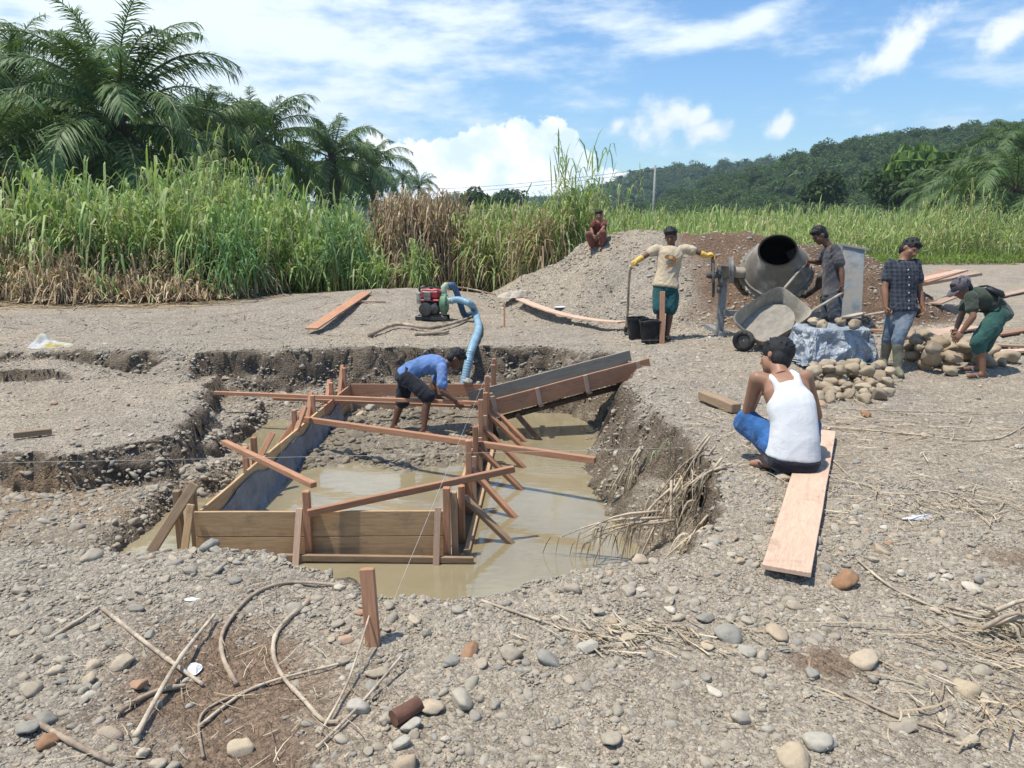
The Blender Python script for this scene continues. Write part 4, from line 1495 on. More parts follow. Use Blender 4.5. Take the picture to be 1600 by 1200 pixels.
def gravel():
    rng = np.random.default_rng(77)
    Ps, Ss = [], []
    def put(x, y, r, keep=None, sink=.25):
        z = height(x, y)
        ok = z > WATER_Z - .01
        if keep is not None: ok &= keep
        Ps.append(np.column_stack([x, y, z - r * sink * .3])[ok]); Ss.append(r[ok])
    def patchy(x, y, s=1.6, seed=201): return np.clip(.55 + .9 * fbm(x * s, y * s, 4, seed), 0.03, 1)
    # fine gravel close to the camera
    x, y = visible_xy(rng, 120000, 1.9, 5.2, .8)
    r = np.clip(rng.lognormal(np.log(.0068), .52, len(x)), .003, .03)
    put(x, y, r, (rng.random(len(x)) < patchy(x, y)) & (rng.random(len(x)) > dirt_masks(x, y) * .95))
    x, y = visible_xy(rng, 3000, 1.9, 5.4, .8)
    r = np.clip(rng.lognormal(np.log(.021), .38, len(x)), .012, .05)
    put(x, y, r, (rng.random(len(x)) < patchy(x, y, 1.3, 203) * .9) & (rng.random(len(x)) > dirt_masks(x, y) * .95))
    # middle distance
    x, y = visible_xy(rng, 38000, 5.0, 14, .9)
    r = np.clip(rng.lognormal(np.log(.013), .5, len(x)), .006, .05)
    put(x, y, r, rng.random(len(x)) < patchy(x, y) * (.35 + .65 * (x < 2)))
    # banks of the pit: stones sticking out of the cut
    x = rng.uniform(-8.5, 2.2, 90000); y = rng.uniform(3.2, 11.6, 90000)
    d = pit_dist(x, y)
    k = (d > -.25) & (d < .9); x, y = x[k], y[k]
    gx_ = (height(x + .02, y) - height(x - .02, y)) / .04; gy_ = (height(x, y + .02) - height(x, y - .02)) / .04
    sl = np.hypot(gx_, gy_)
    k = rng.random(len(x)) < np.clip(.12 + .33 * sl, 0, .75) * (1 - .65 * (x > .8)); x, y = x[k], y[k]
    r = np.clip(rng.lognormal(np.log(.0145), .5, len(x)), .006, .055)
    put(x, y, r, None, -.2)
    # the left terrace and the far left rubble
    x = rng.uniform(-6, -2.4, 9000); y = rng.uniform(4.2, 11, 9000)
    r = np.clip(rng.lognormal(np.log(.024), .45, len(x)), .01, .07)
    put(x, y, r, (pit_dist(x, y) > .1) & (rng.random(len(x)) < patchy(x, y, 1.2, 207)))
    # the heap
    x = rng.uniform(-1, 8, 34000); y = rng.uniform(11.5, 17, 34000)
    r = np.clip(rng.lognormal(np.log(.018), .5, len(x)), .008, .075)
    put(x, y, r, (mound(x, y) > -.12) & (rng.random(len(x)) < np.clip(.9 - .62 * ss(2.6, 3.6, x), 0, 1) * patchy(x, y, 1.0, 209)))
    # foot of the heap and the working ground
    x = rng.uniform(1.6, 8, 6000); y = rng.uniform(9, 12.8, 6000)
    r = np.clip(rng.lognormal(np.log(.026), .4, len(x)), .012, .07)
    put(x, y, r, rng.random(len(x)) < patchy(x, y, 1.1, 211) * .7)
    P = np.concatenate(Ps); r = np.concatenate(Ss); n = len(P)
    rot = np.column_stack([rng.normal(0, .35, n), rng.normal(0, .35, n), rng.uniform(0, 6.28, n)])
    scl = np.column_stack([r, r * rng.uniform(.75, 1.1, n), r * rng.uniform(.8, 1.1, n)])
    o = scatter('gravel', P, rot, scl, GRAVEL)
    tag(o, 'loose grey and tan river gravel covering the ground', 'gravel', kind='stuff')
    # muddy rubble inside the form
    x = rng.uniform(-2.3, -.35, 2600); y = rng.uniform(7.3, 10.4, 2600); z = height(x, y)
    k = (z > WATER_Z - .05) & (rng.random(2600) < np.clip(.2 + 1.1 * fbm(x * 1.6, y * 1.6, 3, 215) + .7 * ss(8.9, 8.0, y), 0, 1))
    x, y, z = x[k], y[k], z[k]; n = len(x)
    r = np.clip(rng.lognormal(np.log(.03), .5, n), .012, .10)
    rot = np.column_stack([rng.normal(0, .35, n), rng.normal(0, .35, n), rng.uniform(0, 6.28, n)])
    o = scatter('rubble', np.column_stack([x, y, z]), rot, np.column_stack([r, r, r * .8]), MUDDY)
    tag(o, 'mud coated rubble on the floor inside the formwork', 'rubble', kind='stuff')


gravel()


def lay(me, x, y, r, name, parent=None, rng=None, z=None, sink=.18, tilt=.25, stretch=None):
    rng = rng or random
    o = bpy.data.objects.new(name, me)
    zz = gz(x, y) if z is None else z
    s = stretch or (r, r * rng.uniform(.8, 1.05), r * rng.uniform(.8, 1.05))
    o.scale = s
    o.rotation_euler = (rng.gauss(0, tilt), rng.gauss(0, tilt), rng.uniform(0, 6.28))
    o.location = Vector((x, y, zz + r * (.55 - sink))) - (Vector(parent.location) if parent is not None else Vector())
    return link(o, parent)


def single_stones():
    rng = random.Random(12)
    # pieces of the ground: the stones in the near gravel that show largest
    n = 0; taken = []
    while n < 290:
        y = 1.95 + (5.2 - 1.95) * rng.random() ** 1.1 if n < 235 else rng.uniform(5.2, 9)
        x = rng.uniform(-1, 1) * (y * .68 + .1)
        r = min(.075, max(.020, rng.lognormvariate(math.log(.030), .36)))
        if pit_dist(np.array([x]), np.array([y]))[0] > .05 and not (x < -3 and y < 7): continue
        if n >= 235 and x > -2.8 and x < 1.6: continue
        if dirt_masks(np.array([x]), np.array([y]))[0] > .4 and rng.random() < .93: continue
        if float(np.clip(.5 + 1.1 * fbm(np.array([x * 1.3]), np.array([y * 1.3]), 4, 203)[0], .05, 1)) < rng.random(): continue
        if any((x - a) ** 2 + (y - b) ** 2 < (r + c) ** 2 * .8 for a, b, c in taken): continue
        if abs(x - (1.4 + .15 * (y - 3.6))) < .2 and 3.4 < y < 6.2: continue
        taken.append((x, y, r))
        lay(STONES[rng.randrange(len(STONES))], x, y, r, 'stone', ground, rng, sink=.32)
        n += 1
    # things one can point at
    tan = stone_mat('tan_boulder', [(0, (.50, .41, .30)), (1, (.52, .43, .33))])
    grey = stone_mat('blue_grey_boulder', [(0, (.31, .295, .265)), (1, (.33, .315, .285))])
    rust = stone_mat('rust_boulder', [(0, (.34, .19, .11)), (1, (.36, .21, .12))])
    pale = stone_mat('pale_boulder', [(0, (.45, .42, .37)), (1, (.47, .44, .39))])
    spec = [(380, 1178, 24, tan, 'rounded pale tan boulder at the bottom edge on brown earth'),
            (1278, 1168, 30, pale, 'pale angular stone at the bottom edge right of centre'),
            (1350, 1040, 28, tan, 'brown and tan boulder beside the reddish earth patch'),
            (1268, 1057, 15, grey, 'round grey stone in front of the reddish earth patch'),
            (1318, 915, 24, rust, 'ochre lump of rock at the near end of the pink plank'),
            (735, 1023, 20, rust, 'reddish tan boulder in the middle of the near gravel'),
            (705, 1040, 17, grey, 'grey brown stone touching the reddish tan boulder'),
            (675, 1112, 24, tan, 'light tan stone beside the rusty pipe stub'),
            (640, 1140, 20, pale, 'pale grey stone below the rusty pipe stub'),
            (628, 1168, 18, pale, 'flat pale stone near the bottom edge, lowest of the pale pair'),
            (560, 1110, 22, pale, 'pale stone at the foot of the split dry cane'),
            (580, 1078, 15, grey, 'grey brown stone above the pale stone by the split cane'),
            (857, 1037, 22, grey, 'speckled grey oblong stone right of centre in the near gravel'),
            (920, 1018, 20, pale, 'pale oblong stone above the dry cane litter'),
            (1140, 998, 26, grey, 'flat grey stone, largest of the cluster right of centre'),
            (1165, 1022, 16, pale, 'pale rounded stone at the right of the stone cluster'),
            (1105, 1012, 14, tan, 'pinkish tan stone at the left of the stone cluster'),
            (1530, 912, 13, grey, 'round blue grey stone alone on the right gravel'),
            (1510, 1085, 22, tan, 'tan loaf shaped stone at the lower right'),
            (75, 1168, 21, rust, 'brown rounded stone in the bottom left corner'),
            (45, 1145, 26, grey, 'flat blue grey stone in the bottom left corner'),
            (235, 996, 13, grey, 'blue grey stone behind the crossed dry canes'),
            (138, 1070, 14, tan, 'tan stone left of the crossed dry canes'),
            (1352, 650, 11, rust, 'dark block shaped stone on the ground right of the squatting man'),
            (328, 858, 17, grey, 'grey boulder on the rim in front of the formwork'),
            (1240, 1195, 30, tan, 'pinkish tan stone cut by the bottom edge'),
            (1455, 905, 12, pale, 'pale oval stone on the gravel right of the pink plank'),
            (580, 641, 10, pale, 'pale round stone on the mud left of the bending man in blue'),
            (563, 650, 9, tan, 'small tan stone beside the pale round stone on the mud'),
            (730, 607, 9, pale, 'pale stone balanced on the far formwork boards'),
            (735, 678, 11, rust, 'brown boulder against the inner right side of the formwork'),
            (338, 662, 8, grey, 'grey stone lying on the ledge by the left gravel shelf')]
    for u, v, rp, m, lab in spec:
        p = G(u, v)
        if 'balanced' in lab: p = Vector((-.62, 10.5, -.44))
        r = rp * p.y / 1170.0
        me = STONES[rng.randrange(len(STONES))].copy(); me.materials[0] = m
        o = lay(me, p.x, p.y, r, 'boulder', None, rng, z=p.z, sink=.26)
        if 'balanced' in lab: o.location.z = -.44 + r * .55; o.rotation_euler = (.1, .1, 1)
        tag(o, lab, 'stone')

    FEET = [G(1404, 582), G(1382, 568), G(1530, 586), G(1518, 580), G(1408, 588)]
    def pile(poly, nlay, label, group, rlo, rhi, hfun, seed):
        rg = random.Random(seed); pts = []
        us = [p[0] for p in poly]; vs = [p[1] for p in poly]
        W = [G(u, v) for u, v in poly]
        xs = [w.x for w in W]; ys = [w.y for w in W]
        for layer in range(nlay):
            tries = 0; got = []
            while tries < 600:
                tries += 1
                x, y = rg.uniform(min(xs), max(xs)), rg.uniform(min(ys), max(ys))
                ins = False
                for i in range(len(W)):
                    a, b = W[i], W[(i + 1) % len(W)]
                    if (a.y > y) != (b.y > y) and x < (b.x - a.x) * (y - a.y) / (b.y - a.y) + a.x: ins = not ins
                if not ins: continue
                if any((x - a.x) ** 2 + (y - a.y) ** 2 < .30 ** 2 for a in FEET): continue
                h = hfun(x, y)
                if layer and h < layer * .11: continue
                r = rg.uniform(rlo, rhi)
                if any((x - a) ** 2 + (y - b) ** 2 < ((r + c) * .82) ** 2 for a, b, c in got): continue
                got.append((x, y, r))
                o = lay(COBBLES[rg.randrange(len(COBBLES))], x, y, r, 'cobble', None, rg, z=gz(x, y) + layer * .115, sink=.05, tilt=.35)
                tag(o, label, 'stone', group)
    pile([(1262, 588), (1275, 630), (1340, 630), (1392, 622), (1396, 604), (1378, 590), (1320, 585)], 2, 'rounded brown cobble in the low heap in front of the silver tarpaulin', 'cobbles in front of the tarpaulin', .065, .115,
         lambda x, y: .19 - .22 * abs(y - 8.75), 41)
    pile([(1412, 590), (1470, 588), (1560, 584), (1575, 565), (1545, 545), (1480, 530), (1412, 545)], 3, 'brown grey cobble in the large heap at the feet of the bending man', 'cobbles by the bending man', .08, .16,
         lambda x, y: .33 - .30 * abs(x - 5.05) - .14 * abs(y - 9.6), 43)


single_stones()

# ------------------------------------------------------------------ people


def cloth(name, c, check=None, vary=.18, rough=.85, dirt=None, amt=.4, spec=.15, wrinkle=.65):
    m, nt, b = new_mat(name); k = NT(nt)
    v = k.coord('Object')
    n = k.noise(v, 6, 5, .6)
    col = k.ramp(n, [(.3, tuple(x * (1 - vary) for x in c)), (.7, tuple(min(1, x * (1 + vary)) for x in c))])
    if check:
        w1 = k.n('ShaderNodeTexWave'); w1.bands_direction = 'X'; w1.inputs['Scale'].default_value = 6.5; k.L(v, w1.inputs['Vector'])
        w2 = k.n('ShaderNodeTexWave'); w2.bands_direction = 'Z'; w2.inputs['Scale'].default_value = 6.5; k.L(v, w2.inputs['Vector'])
        f = k.math('MULTIPLY', k.math('ADD', k.ramp(w1.outputs[1], [(.5, 0.0), (.6, 1.0)]), k.ramp(w2.outputs[1], [(.5, 0.0), (.6, 1.0)])), .5)
        col = k.mix(f, col, check)
    if dirt:
        col = k.mix(k.ramp(k.noise(v, 3.2, 7, .7), [(.62 - .3 * amt, 0.0), (.78 - .25 * amt, .8)]), col, dirt)
    k.L(col, b.inputs['Base Color'])
    b.inputs['Roughness'].default_value = rough
    b.inputs['Specular IOR Level'].default_value = spec
    b.inputs['Sheen Weight'].default_value = .15
    p1 = k.bump(k.noise(v, 11, 4, .55, 1.2), wrinkle, .03, b)
    k.bump(k.noise(v, 160, 2, .5), .15, .002, b, p1)
    return m


def skin_mat(name, c, dirt=None):
    m, nt, b = new_mat(name); k = NT(nt)
    v = k.coord('Object')
    col = k.ramp(k.noise(v, 7, 5, .6), [(.3, tuple(x * .85 for x in c)), (.7, tuple(x * 1.15 for x in c))])
    if dirt:
        col = k.mix(k.ramp(k.noise(v, 9, 6, .7), [(.5, 0.0), (.65, .5)]), col, dirt)
    k.L(col, b.inputs['Base Color'])
    b.inputs['Roughness'].default_value = .48
    b.inputs['Specular IOR Level'].default_value = .35
    b.inputs['Subsurface Weight'].default_value = .06
    b.inputs['Subsurface Radius'].default_value = (.012, .005, .003)
    k.bump(k.noise(v, 60, 3, .6), .12, .002, b)
    return m


HAIR = plain('black_hair', (.012, .011, .011), .5, .35, vary=.4, scale=60, bump=.8, bdist=.006)
SKIN = skin_mat('brown_skin', (.235, .118, .068))
SKIN_L = skin_mat('light_brown_skin', (.31, .165, .10))
SKIN_D = skin_mat('dark_brown_skin', (.15, .075, .045))
EYE = plain('dark_eye', (.02, .012, .01), .2, .5, bump=0)


def remeshed(mb, voxel, smooth=4, name='body', noise_amp=0.0, noise_freq=9.0, seed=0, factor=.5):
    tmp = bpy.data.objects.new('tmp', mb.mesh('tmp'))
    COL.objects.link(tmp)
    md = tmp.modifiers.new('r', 'REMESH'); md.mode = 'VOXEL'; md.voxel_size = voxel
    sm = tmp.modifiers.new('s', 'SMOOTH'); sm.iterations = smooth; sm.factor = factor
    dg = bpy.context.evaluated_depsgraph_get()
    me = bpy.data.meshes.new_from_object(tmp.evaluated_get(dg))
    old = tmp.data
    bpy.data.objects.remove(tmp); bpy.data.meshes.remove(old)
    me.name = name
    if noise_amp:
        n = len(me.vertices)
        co = np.empty(n * 3, np.float32); me.vertices.foreach_get('co', co); co = co.reshape(-1, 3)
        no = np.empty(n * 3, np.float32); me.vertices.foreach_get('normal', no); no = no.reshape(-1, 3)
        f = noise_freq
        w = fbm(co[:, 0] * f + co[:, 2] * f * .6 + seed, co[:, 1] * f - co[:, 2] * f * .5, 3, seed)
        w2 = np.abs(vn(co[:, 0] * f * 1.6 - co[:, 2] * f * 1.1, co[:, 1] * f * 1.6 + co[:, 2] * f * .8, seed + 5))
        me.vertices.foreach_set('co', (co + no * ((w + (.4 - w2) * .8) * noise_amp)[:, None]).astype(np.float32).ravel())
    me.polygons.foreach_set('use_smooth', np.ones(len(me.polygons), bool))
    me.update()
    return me


def bez(a, c, b, s):
    return a * (1 - s) ** 2 + c * (2 * s * (1 - s)) + b * s ** 2


class Person:
    """joints are given where the photograph shows them: name -> (u, v, depth)"""
    def __init__(self, label, J, S=1.0, face=(0, -1, 0), skin=None, bend=(0, 0, 0), base=None, voxel=.011, stand=True):
        self.S = S; self.vox = voxel
        P = {k: T(*p) for k, p in J.items()}
        if stand:                                   # soles on the ground
            dz = .08 * S - sum(P['an' + k].z - gz(P['an' + k].x, P['an' + k].y) for k in 'LR') / 2
            for p in P.values(): p.z += dz
        lo = min(p.z for p in P.values())
        b = base or Vector(((P['anL'].x + P['anR'].x) / 2, (P['anL'].y + P['anR'].y) / 2, lo))
        self.root = thing('person', label, 'person', b)
        self.P = {k: p - Vector(b) for k, p in P.items()}
        self.face = Vector(face).normalized()
        self.skin = skin or SKIN
        p = self.P
        self.pc = (p['hpL'] + p['hpR']) / 2; self.scn = (p['shL'] + p['shR']) / 2
        self.ctrl = (self.pc + self.scn) / 2 + Vector(bend)
        self.parts = MB()

    def spine(self, s):
        if s < 0:
            return self.pc + (self.pc - bez(self.pc, self.ctrl, self.scn, .1)).normalized() * (-s) * (self.scn - self.pc).length
        if s > 1:
            return self.scn + (self.scn - bez(self.pc, self.ctrl, self.scn, .9)).normalized() * (s - 1) * (self.scn - self.pc).length
        return bez(self.pc, self.ctrl, self.scn, s)

    def frame(self, s):
        p = self.P
        t = (self.spine(s + .04) - self.spine(s - .04)).normalized()
        q = min(max(s, 0), 1)
        l = ((p['hpR'] - p['hpL']).normalized() * (1 - q) + (p['shR'] - p['shL']).normalized() * q).normalized()
        l = (l - t * l.dot(t)).normalized()
        return t, l, t.cross(l)

    def torso(self, mb, table, grow=0.0, n=20):
        rings = []
        for s, w, d in table:
            c = self.spine(s); t, l, f = self.frame(s)
            w, d = w * self.S + grow, d * self.S + grow
            ring = []
            for i in range(n):
                a = 2 * math.pi * i / n
                ca, sa = math.cos(a), math.sin(a)
                e = .8
                ring.append(c + l * (w * math.copysign(abs(ca) ** e, ca)) + f * (d * math.copysign(abs(sa) ** e, sa)))
            rings.append(ring)
        mb.rings(rings)

    BODY = [(-.22, .07, .07), (-.14, .135, .10), (0, .16, .112), (.2, .145, .10), (.42, .135, .095), (.65, .155, .108), (.84, .165, .10), (.95, .14, .082), (1.03, .09, .062), (1.08, .05, .045)]

    def body(self, toes=True, hands=True, fingers=None):
        p, S = self.P, self.S; mb = MB()
        self.torso(mb, self.BODY)
        p['head'] = p['head'].lerp(self.spine(1.0), .07)
        hc = p['head']; fd = self.face
        nb = self.spine(1.0); S0, S = S, S * 1.13
        up = (hc - nb); up = (up - fd * up.dot(fd) * .7).normalized()
        fd = (fd - up * fd.dot(up)).normalized() if abs(fd.dot(up)) < .95 else fd
        lat = fd.cross(up).normalized(); self.hf = (lat, fd, up)
        mb.capsule(self.spine(.97), hc - up * .05 * S - fd * .02 * S, .056 * S, .052 * S)
        ax = (lat, fd, up)
        mb.ellipsoid(hc + up * .025 * S - fd * .012 * S, (.073 * S, .092 * S, .09 * S), ax)
        mb.ellipsoid(hc - up * .035 * S + fd * .022 * S, (.062 * S, .066 * S, .075 * S), ax)
        mb.ellipsoid(hc - up * .082 * S + fd * .045 * S, (.036 * S, .036 * S, .028 * S), ax)
        mb.ellipsoid(hc + up * .022 * S + fd * .070 * S, (.05 * S, .02 * S, .014 * S), ax, 10, 6)
        mb.capsule(hc + up * .012 * S + fd * .082 * S, hc - up * .024 * S + fd * .100 * S, .010 * S, .017 * S, 8)
        mb.ellipsoid(hc - up * .058 * S + fd * .079 * S, (.024 * S, .012 * S, .011 * S), ax, 10, 6)
        for s in (-1, 1):
            mb.ellipsoid(hc + lat * (s * .076 * S) - up * .01 * S - fd * .008 * S, (.010 * S, .020 * S, .032 * S), ax, 8, 6)
            mb.ellipsoid(hc + lat * (s * .042 * S) - up * .022 * S + fd * .062 * S, (.02 * S, .018 * S, .016 * S), ax, 8, 6)
        S = S0
        for k in 'LR':
            sh, el, wr = p['sh' + k], p['el' + k], p['wr' + k]
            mb.capsule(self.spine(.9), sh, .065 * S, .06 * S)
            mb.chain([sh, sh.lerp(el, .45), el], [.060 * S, .050 * S, .040 * S])
            mb.chain([el, el.lerp(wr, .3), wr], [.040 * S, .042 * S, .027 * S])
            hp, kn, an = p['hp' + k], p['kn' + k], p['an' + k]
            mb.chain([hp, hp.lerp(kn, .4), kn], [.088 * S, .080 * S, .056 * S])
            bk = self.calf_back(k)
            mb.chain([kn, kn.lerp(an, .33) + bk * .018, an], [.054 * S, .057 * S, .036 * S])
            to = p['to' + k]; d = (to - an); d.z *= .3; L = d.length; d.normalize()
            sole = min(an.z, to.z)
            heel = an - d * .045 * S; heel.z = an.z - .045 * S
            mb.capsule(an, heel, .036 * S, .034 * S)
            mid = an.lerp(to, .55); mid.z = (an.z + to.z) / 2 - .018 * S
            mb.chain([heel, mid, to], [.034 * S, .036 * S, .024 * S])
        me = remeshed(mb, self.vox, 5, 'body')
        # hands are joined to the same mesh, fingers separate
        hm = MB()
        for k in 'LR':
            if 'hd' + k in p: self.hand(hm, p['wr' + k], p['hd' + k], k, (fingers or {}).get(k, .5))
        if hm.v:
            import bmesh
            bm = bmesh.new(); bm.from_mesh(me)
            hme = hm.mesh('h', None, True); bm.from_mesh(hme)
            bm.to_mesh(me); bm.free(); bpy.data.meshes.remove(hme)
            me.polygons.foreach_set('use_smooth', np.ones(len(me.polygons), bool))
        me.materials.append(self.skin)
        link(bpy.data.objects.new('body', me), self.root)
        S = S * 1.13
        for s in (-1, 1):
            eb = MB(); eb.ellipsoid(hc + self.hf[0] * (s * .030 * S) + self.hf[2] * .004 * S + self.hf[1] * .081 * S, (.011 * S, .004 * S, .005 * S), self.hf, 8, 6)
            eb.build('eye', EYE, self.root, True)
            eb = MB(); eb.ellipsoid(hc + self.hf[0] * (s * .031 * S) + self.hf[2] * .024 * S + self.hf[1] * .087 * S, (.016 * S, .004 * S, .003 * S), self.hf, 8, 6)
            eb.build('eyebrow', HAIR, self.root, True)
        return self

    def calf_back(self, k):
        p = self.P; a, b, c = p['hp' + k], p['kn' + k], p['an' + k]
        v = (a + c) / 2 - b
        return v.normalized() if v.length > .05 else -self.face

    def hand(self, mb, wr, hd, k, curl=.5, n=None):
        S = self.S
        d = (hd - wr); d.normalize()
        mid = self.scn if n is None else n
        nrm = (self.pc.lerp(self.scn, .5) - wr); nrm = (nrm - d * nrm.dot(d))
        nrm = nrm.normalized() if nrm.length > .01 else d.orthogonal().normalized()
        side = d.cross(nrm).normalized()
        if side.dot(self.face) < 0: side = -side            # thumb side looks forward
        L = .092 * S
        mb.ellipsoid(wr + d * L * .5, (.042 * S, .016 * S, L * .62), (side, nrm, d), 12, 8)
        for i, (o, ln) in enumerate(((.030, .070), (.010, .080), (-.011, .074), (-.030, .058))):
            a = wr + d * L * .95 + side * o * S
            b = a + (d * math.cos(curl) + nrm * math.sin(curl)) * ln * .55 * S
            c = b + (d * math.cos(curl * 2.3) + nrm * math.sin(curl * 2.3)) * ln * .5 * S
            mb.capsule(a - d * .01, b, .0092 * S, .0088 * S, 8); mb.capsule(b, c, .0088 * S, .0075 * S, 8)
        a = wr + d * L * .30 + side * .030 * S
        b = a + (d * .6 + side * .8).normalized() * .038 * S
        c = b + (d * .85 + side * .25 + nrm * .35 * curl).normalized() * .032 * S
        mb.capsule(a, b, .012 * S, .0105 * S, 8); mb.capsule(b, c, .0105 * S, .0085 * S, 8)

    def hair(self, vol=1.0, mat=None):
        lat, fd, up = self.hf; S = self.S * 1.13; hc = self.P['head']
        mb = MB()
        mb.ellipsoid(hc + up * .045 * S - fd * .022 * S, (.084 * S * vol, .098 * S * vol, .086 * S * vol), self.hf)
        mb.ellipsoid(hc - up * .012 * S - fd * .045 * S, (.080 * S, .064 * S, .085 * S), self.hf)
        mb.ellipsoid(hc + up * .085 * S + fd * .045 * S, (.062 * S, .045 * S, .03 * S * vol), self.hf)
        rr = random.Random(int(abs(hc.x * 997)) + 3)
        for i in range(70):
            a = rr.uniform(0, 6.28); e = rr.uniform(.15, 1.5)
            d = lat * (math.cos(a) * math.cos(e)) + fd * (math.sin(a) * math.cos(e)) + up * math.sin(e)
            q = hc + up * .042 * S - fd * .022 * S + Vector((d.x * .09, d.y * .09, d.z * .082)) * S * vol
            mb.capsule(q - d * .02, q + (d * .6 + Vector((rr.gauss(0, .4), rr.gauss(0, .4), rr.gauss(0, .2)))).normalized() * .016 * S, .011 * S, .005 * S, 6)
        me = remeshed(mb, .007, 1, 'hair', .003, 60, 3); me.materials.append(mat or HAIR)
        link(bpy.data.objects.new('hair', me), self.root)
        return self

    def shirt(self, mat, hem=-.12, sleeve=.62, loose=.016, name='shirt', flare=1.0, collar=False):
        p, S = self.P, self.S; mb = MB()
        tab = [(hem, .172 * flare, .128 * flare), (hem + .05, .172 * flare, .128 * flare), (.2, .155, .115), (.42, .148, .11), (.65, .16, .115), (.84, .168, .108), (.95, .142, .09), (1.02, .095, .07), (1.05, .062, .055)]
        self.torso(mb, tab, loose)
        for k in 'LR':
            sh, el = p['sh' + k], p['el' + k]
            sh = sh.lerp(self.spine(.9), .03)
            mb.capsule(self.spine(.9), sh, .074 * S, .066 * S)
            e = sh.lerp(el, sleeve)
            mb.chain([sh, sh.lerp(e, .5), e], [.064 * S + loose * .4, .060 * S + loose * .6, .058 * S + loose * .8])
        me = remeshed(mb, self.vox * 1.05, 4, name, .013, 8, 11)
        me.materials.append(mat)
        o = link(bpy.data.objects.new(name, me), self.root)
        return self

    def trousers(self, mat, thigh=1.0, calf=0.0, loose=.016, name='shorts', waist=.10):
        p, S = self.P, self.S; mb = MB()
        self.torso(mb, [(-.24, .09, .09), (-.15, .15, .12), (0, .168, .124), (waist, .16, .116)], loose * .8)
        for k in 'LR':
            hp, kn, an = p['hp' + k], p['kn' + k], p['an' + k]
            e = hp.lerp(kn, min(thigh, 1.0))
            mb.chain([hp, hp.lerp(e, .45), e], [.096 * S + loose * .4, .090 * S + loose, (.088 if calf == 0 else .066) * S + loose])
            if calf:
                b = self.calf_back(k) * .012
                mb.chain([kn, kn.lerp(an, calf * .5) + b, kn.lerp(an, calf)], [.066 * S + loose, .062 * S + loose, .052 * S + loose])
        me = remeshed(mb, self.vox * 1.05, 4, name, .012, 9, 23)
        me.materials.append(mat)
        link(bpy.data.objects.new(name, me), self.root)
        return self

    def shoes(self, mat, kind='sandal', high=0.0):
        p, S = self.P, self.S
        for k in 'LR':
            an, to, kn = p['an' + k], p['to' + k], p['kn' + k]
            mb = MB(); d = to - an; d.z *= .3; d.normalize()
            if kind == 'boot':
                top = kn.lerp(an, .22); b = self.calf_back(k) * .012
                mb.chain([top, kn.lerp(an, .55) + b, an], [.068 * S, .064 * S, .05 * S])
                heel = an - d * .05 * S; heel.z = an.z - .05 * S
                mid = an.lerp(to, .6); mid.z = an.z - .04 * S
                t2 = to + d * .03; t2.z = an.z - .05 * S
                mb.capsule(an, heel, .05 * S, .042 * S); mb.chain([heel, mid, t2], [.044 * S, .05 * S, .036 * S])
                me = remeshed(mb, .012, 3, 'boot', .003, 20, 5); me.materials.append(mat)
                link(bpy.data.objects.new('boot', me), self.root)
            else:
                up = Vector((0, 0, 1)); side = d.cross(up).normalized()
                c = an.lerp(to, .42); c.z = min(an.z - .045 * S, to.z - .012) - .028 * S
                L = (to - an).length + .12
                mb.rings([[c + d * (L * .5 * math.cos(a) * 1.0) + side * (.05 * S * math.sin(a) * (1 + .15 * math.cos(a))) + up * h for a in [2 * math.pi * i / 18 for i in range(18)]] for h in (-.014, -.006, .010, .016)])
                q = an.lerp(to, .75); q.z = c.z + .02
                pts = [q - side * .052 * S - d * .05, q + up * .05 * S - d * .01, q + side * .052 * S - d * .05]
                mb.tube([pts[0], pts[0].lerp(pts[1], .5) + up * .012, pts[1], pts[1].lerp(pts[2], .5) + up * .012, pts[2]], .011 * S, 6)
                smooth_angle(mb.build('sandal', mat, self.root))
        return self

    def gloves(self, mat):
        p, S = self.P, self.S
        for k in 'LR':
            mb = MB(); wr, hd, el = p['wr' + k], p['hd' + k], p['el' + k]
            cuff = wr.lerp(el, .45)
            mb.chain([cuff, wr], [.050 * S, .040 * S])
            d = (hd - wr).normalized()
            mb.chain([wr, wr + d * .06 * S], [.036 * S, .045 * S])
            tmp = MB(); self.hand(tmp, wr, hd, k, .9)
            me = remeshed(mb, .010, 3, 'glove', .002, 20, 7)
            import bmesh
            bm = bmesh.new(); bm.from_mesh(me)
            sc = tmp.mesh('h', None, True)
            c = wr + d * .06
            for v in sc.vertices: v.co = c + (v.co - c) * 1.12
            bm.from_mesh(sc); bm.to_mesh(me); bm.free(); bpy.data.meshes.remove(sc)
            me.polygons.foreach_set('use_smooth', np.ones(len(me.polygons), bool))
            me.materials.append(mat)
            link(bpy.data.objects.new('glove', me), self.root)
        return self


def pj(t, **k):
    """joints from (u, v, depth offset)"""
    return {n: (a[0], a[1], t + (a[2] if len(a) > 2 else 0)) for n, a in k.items()}


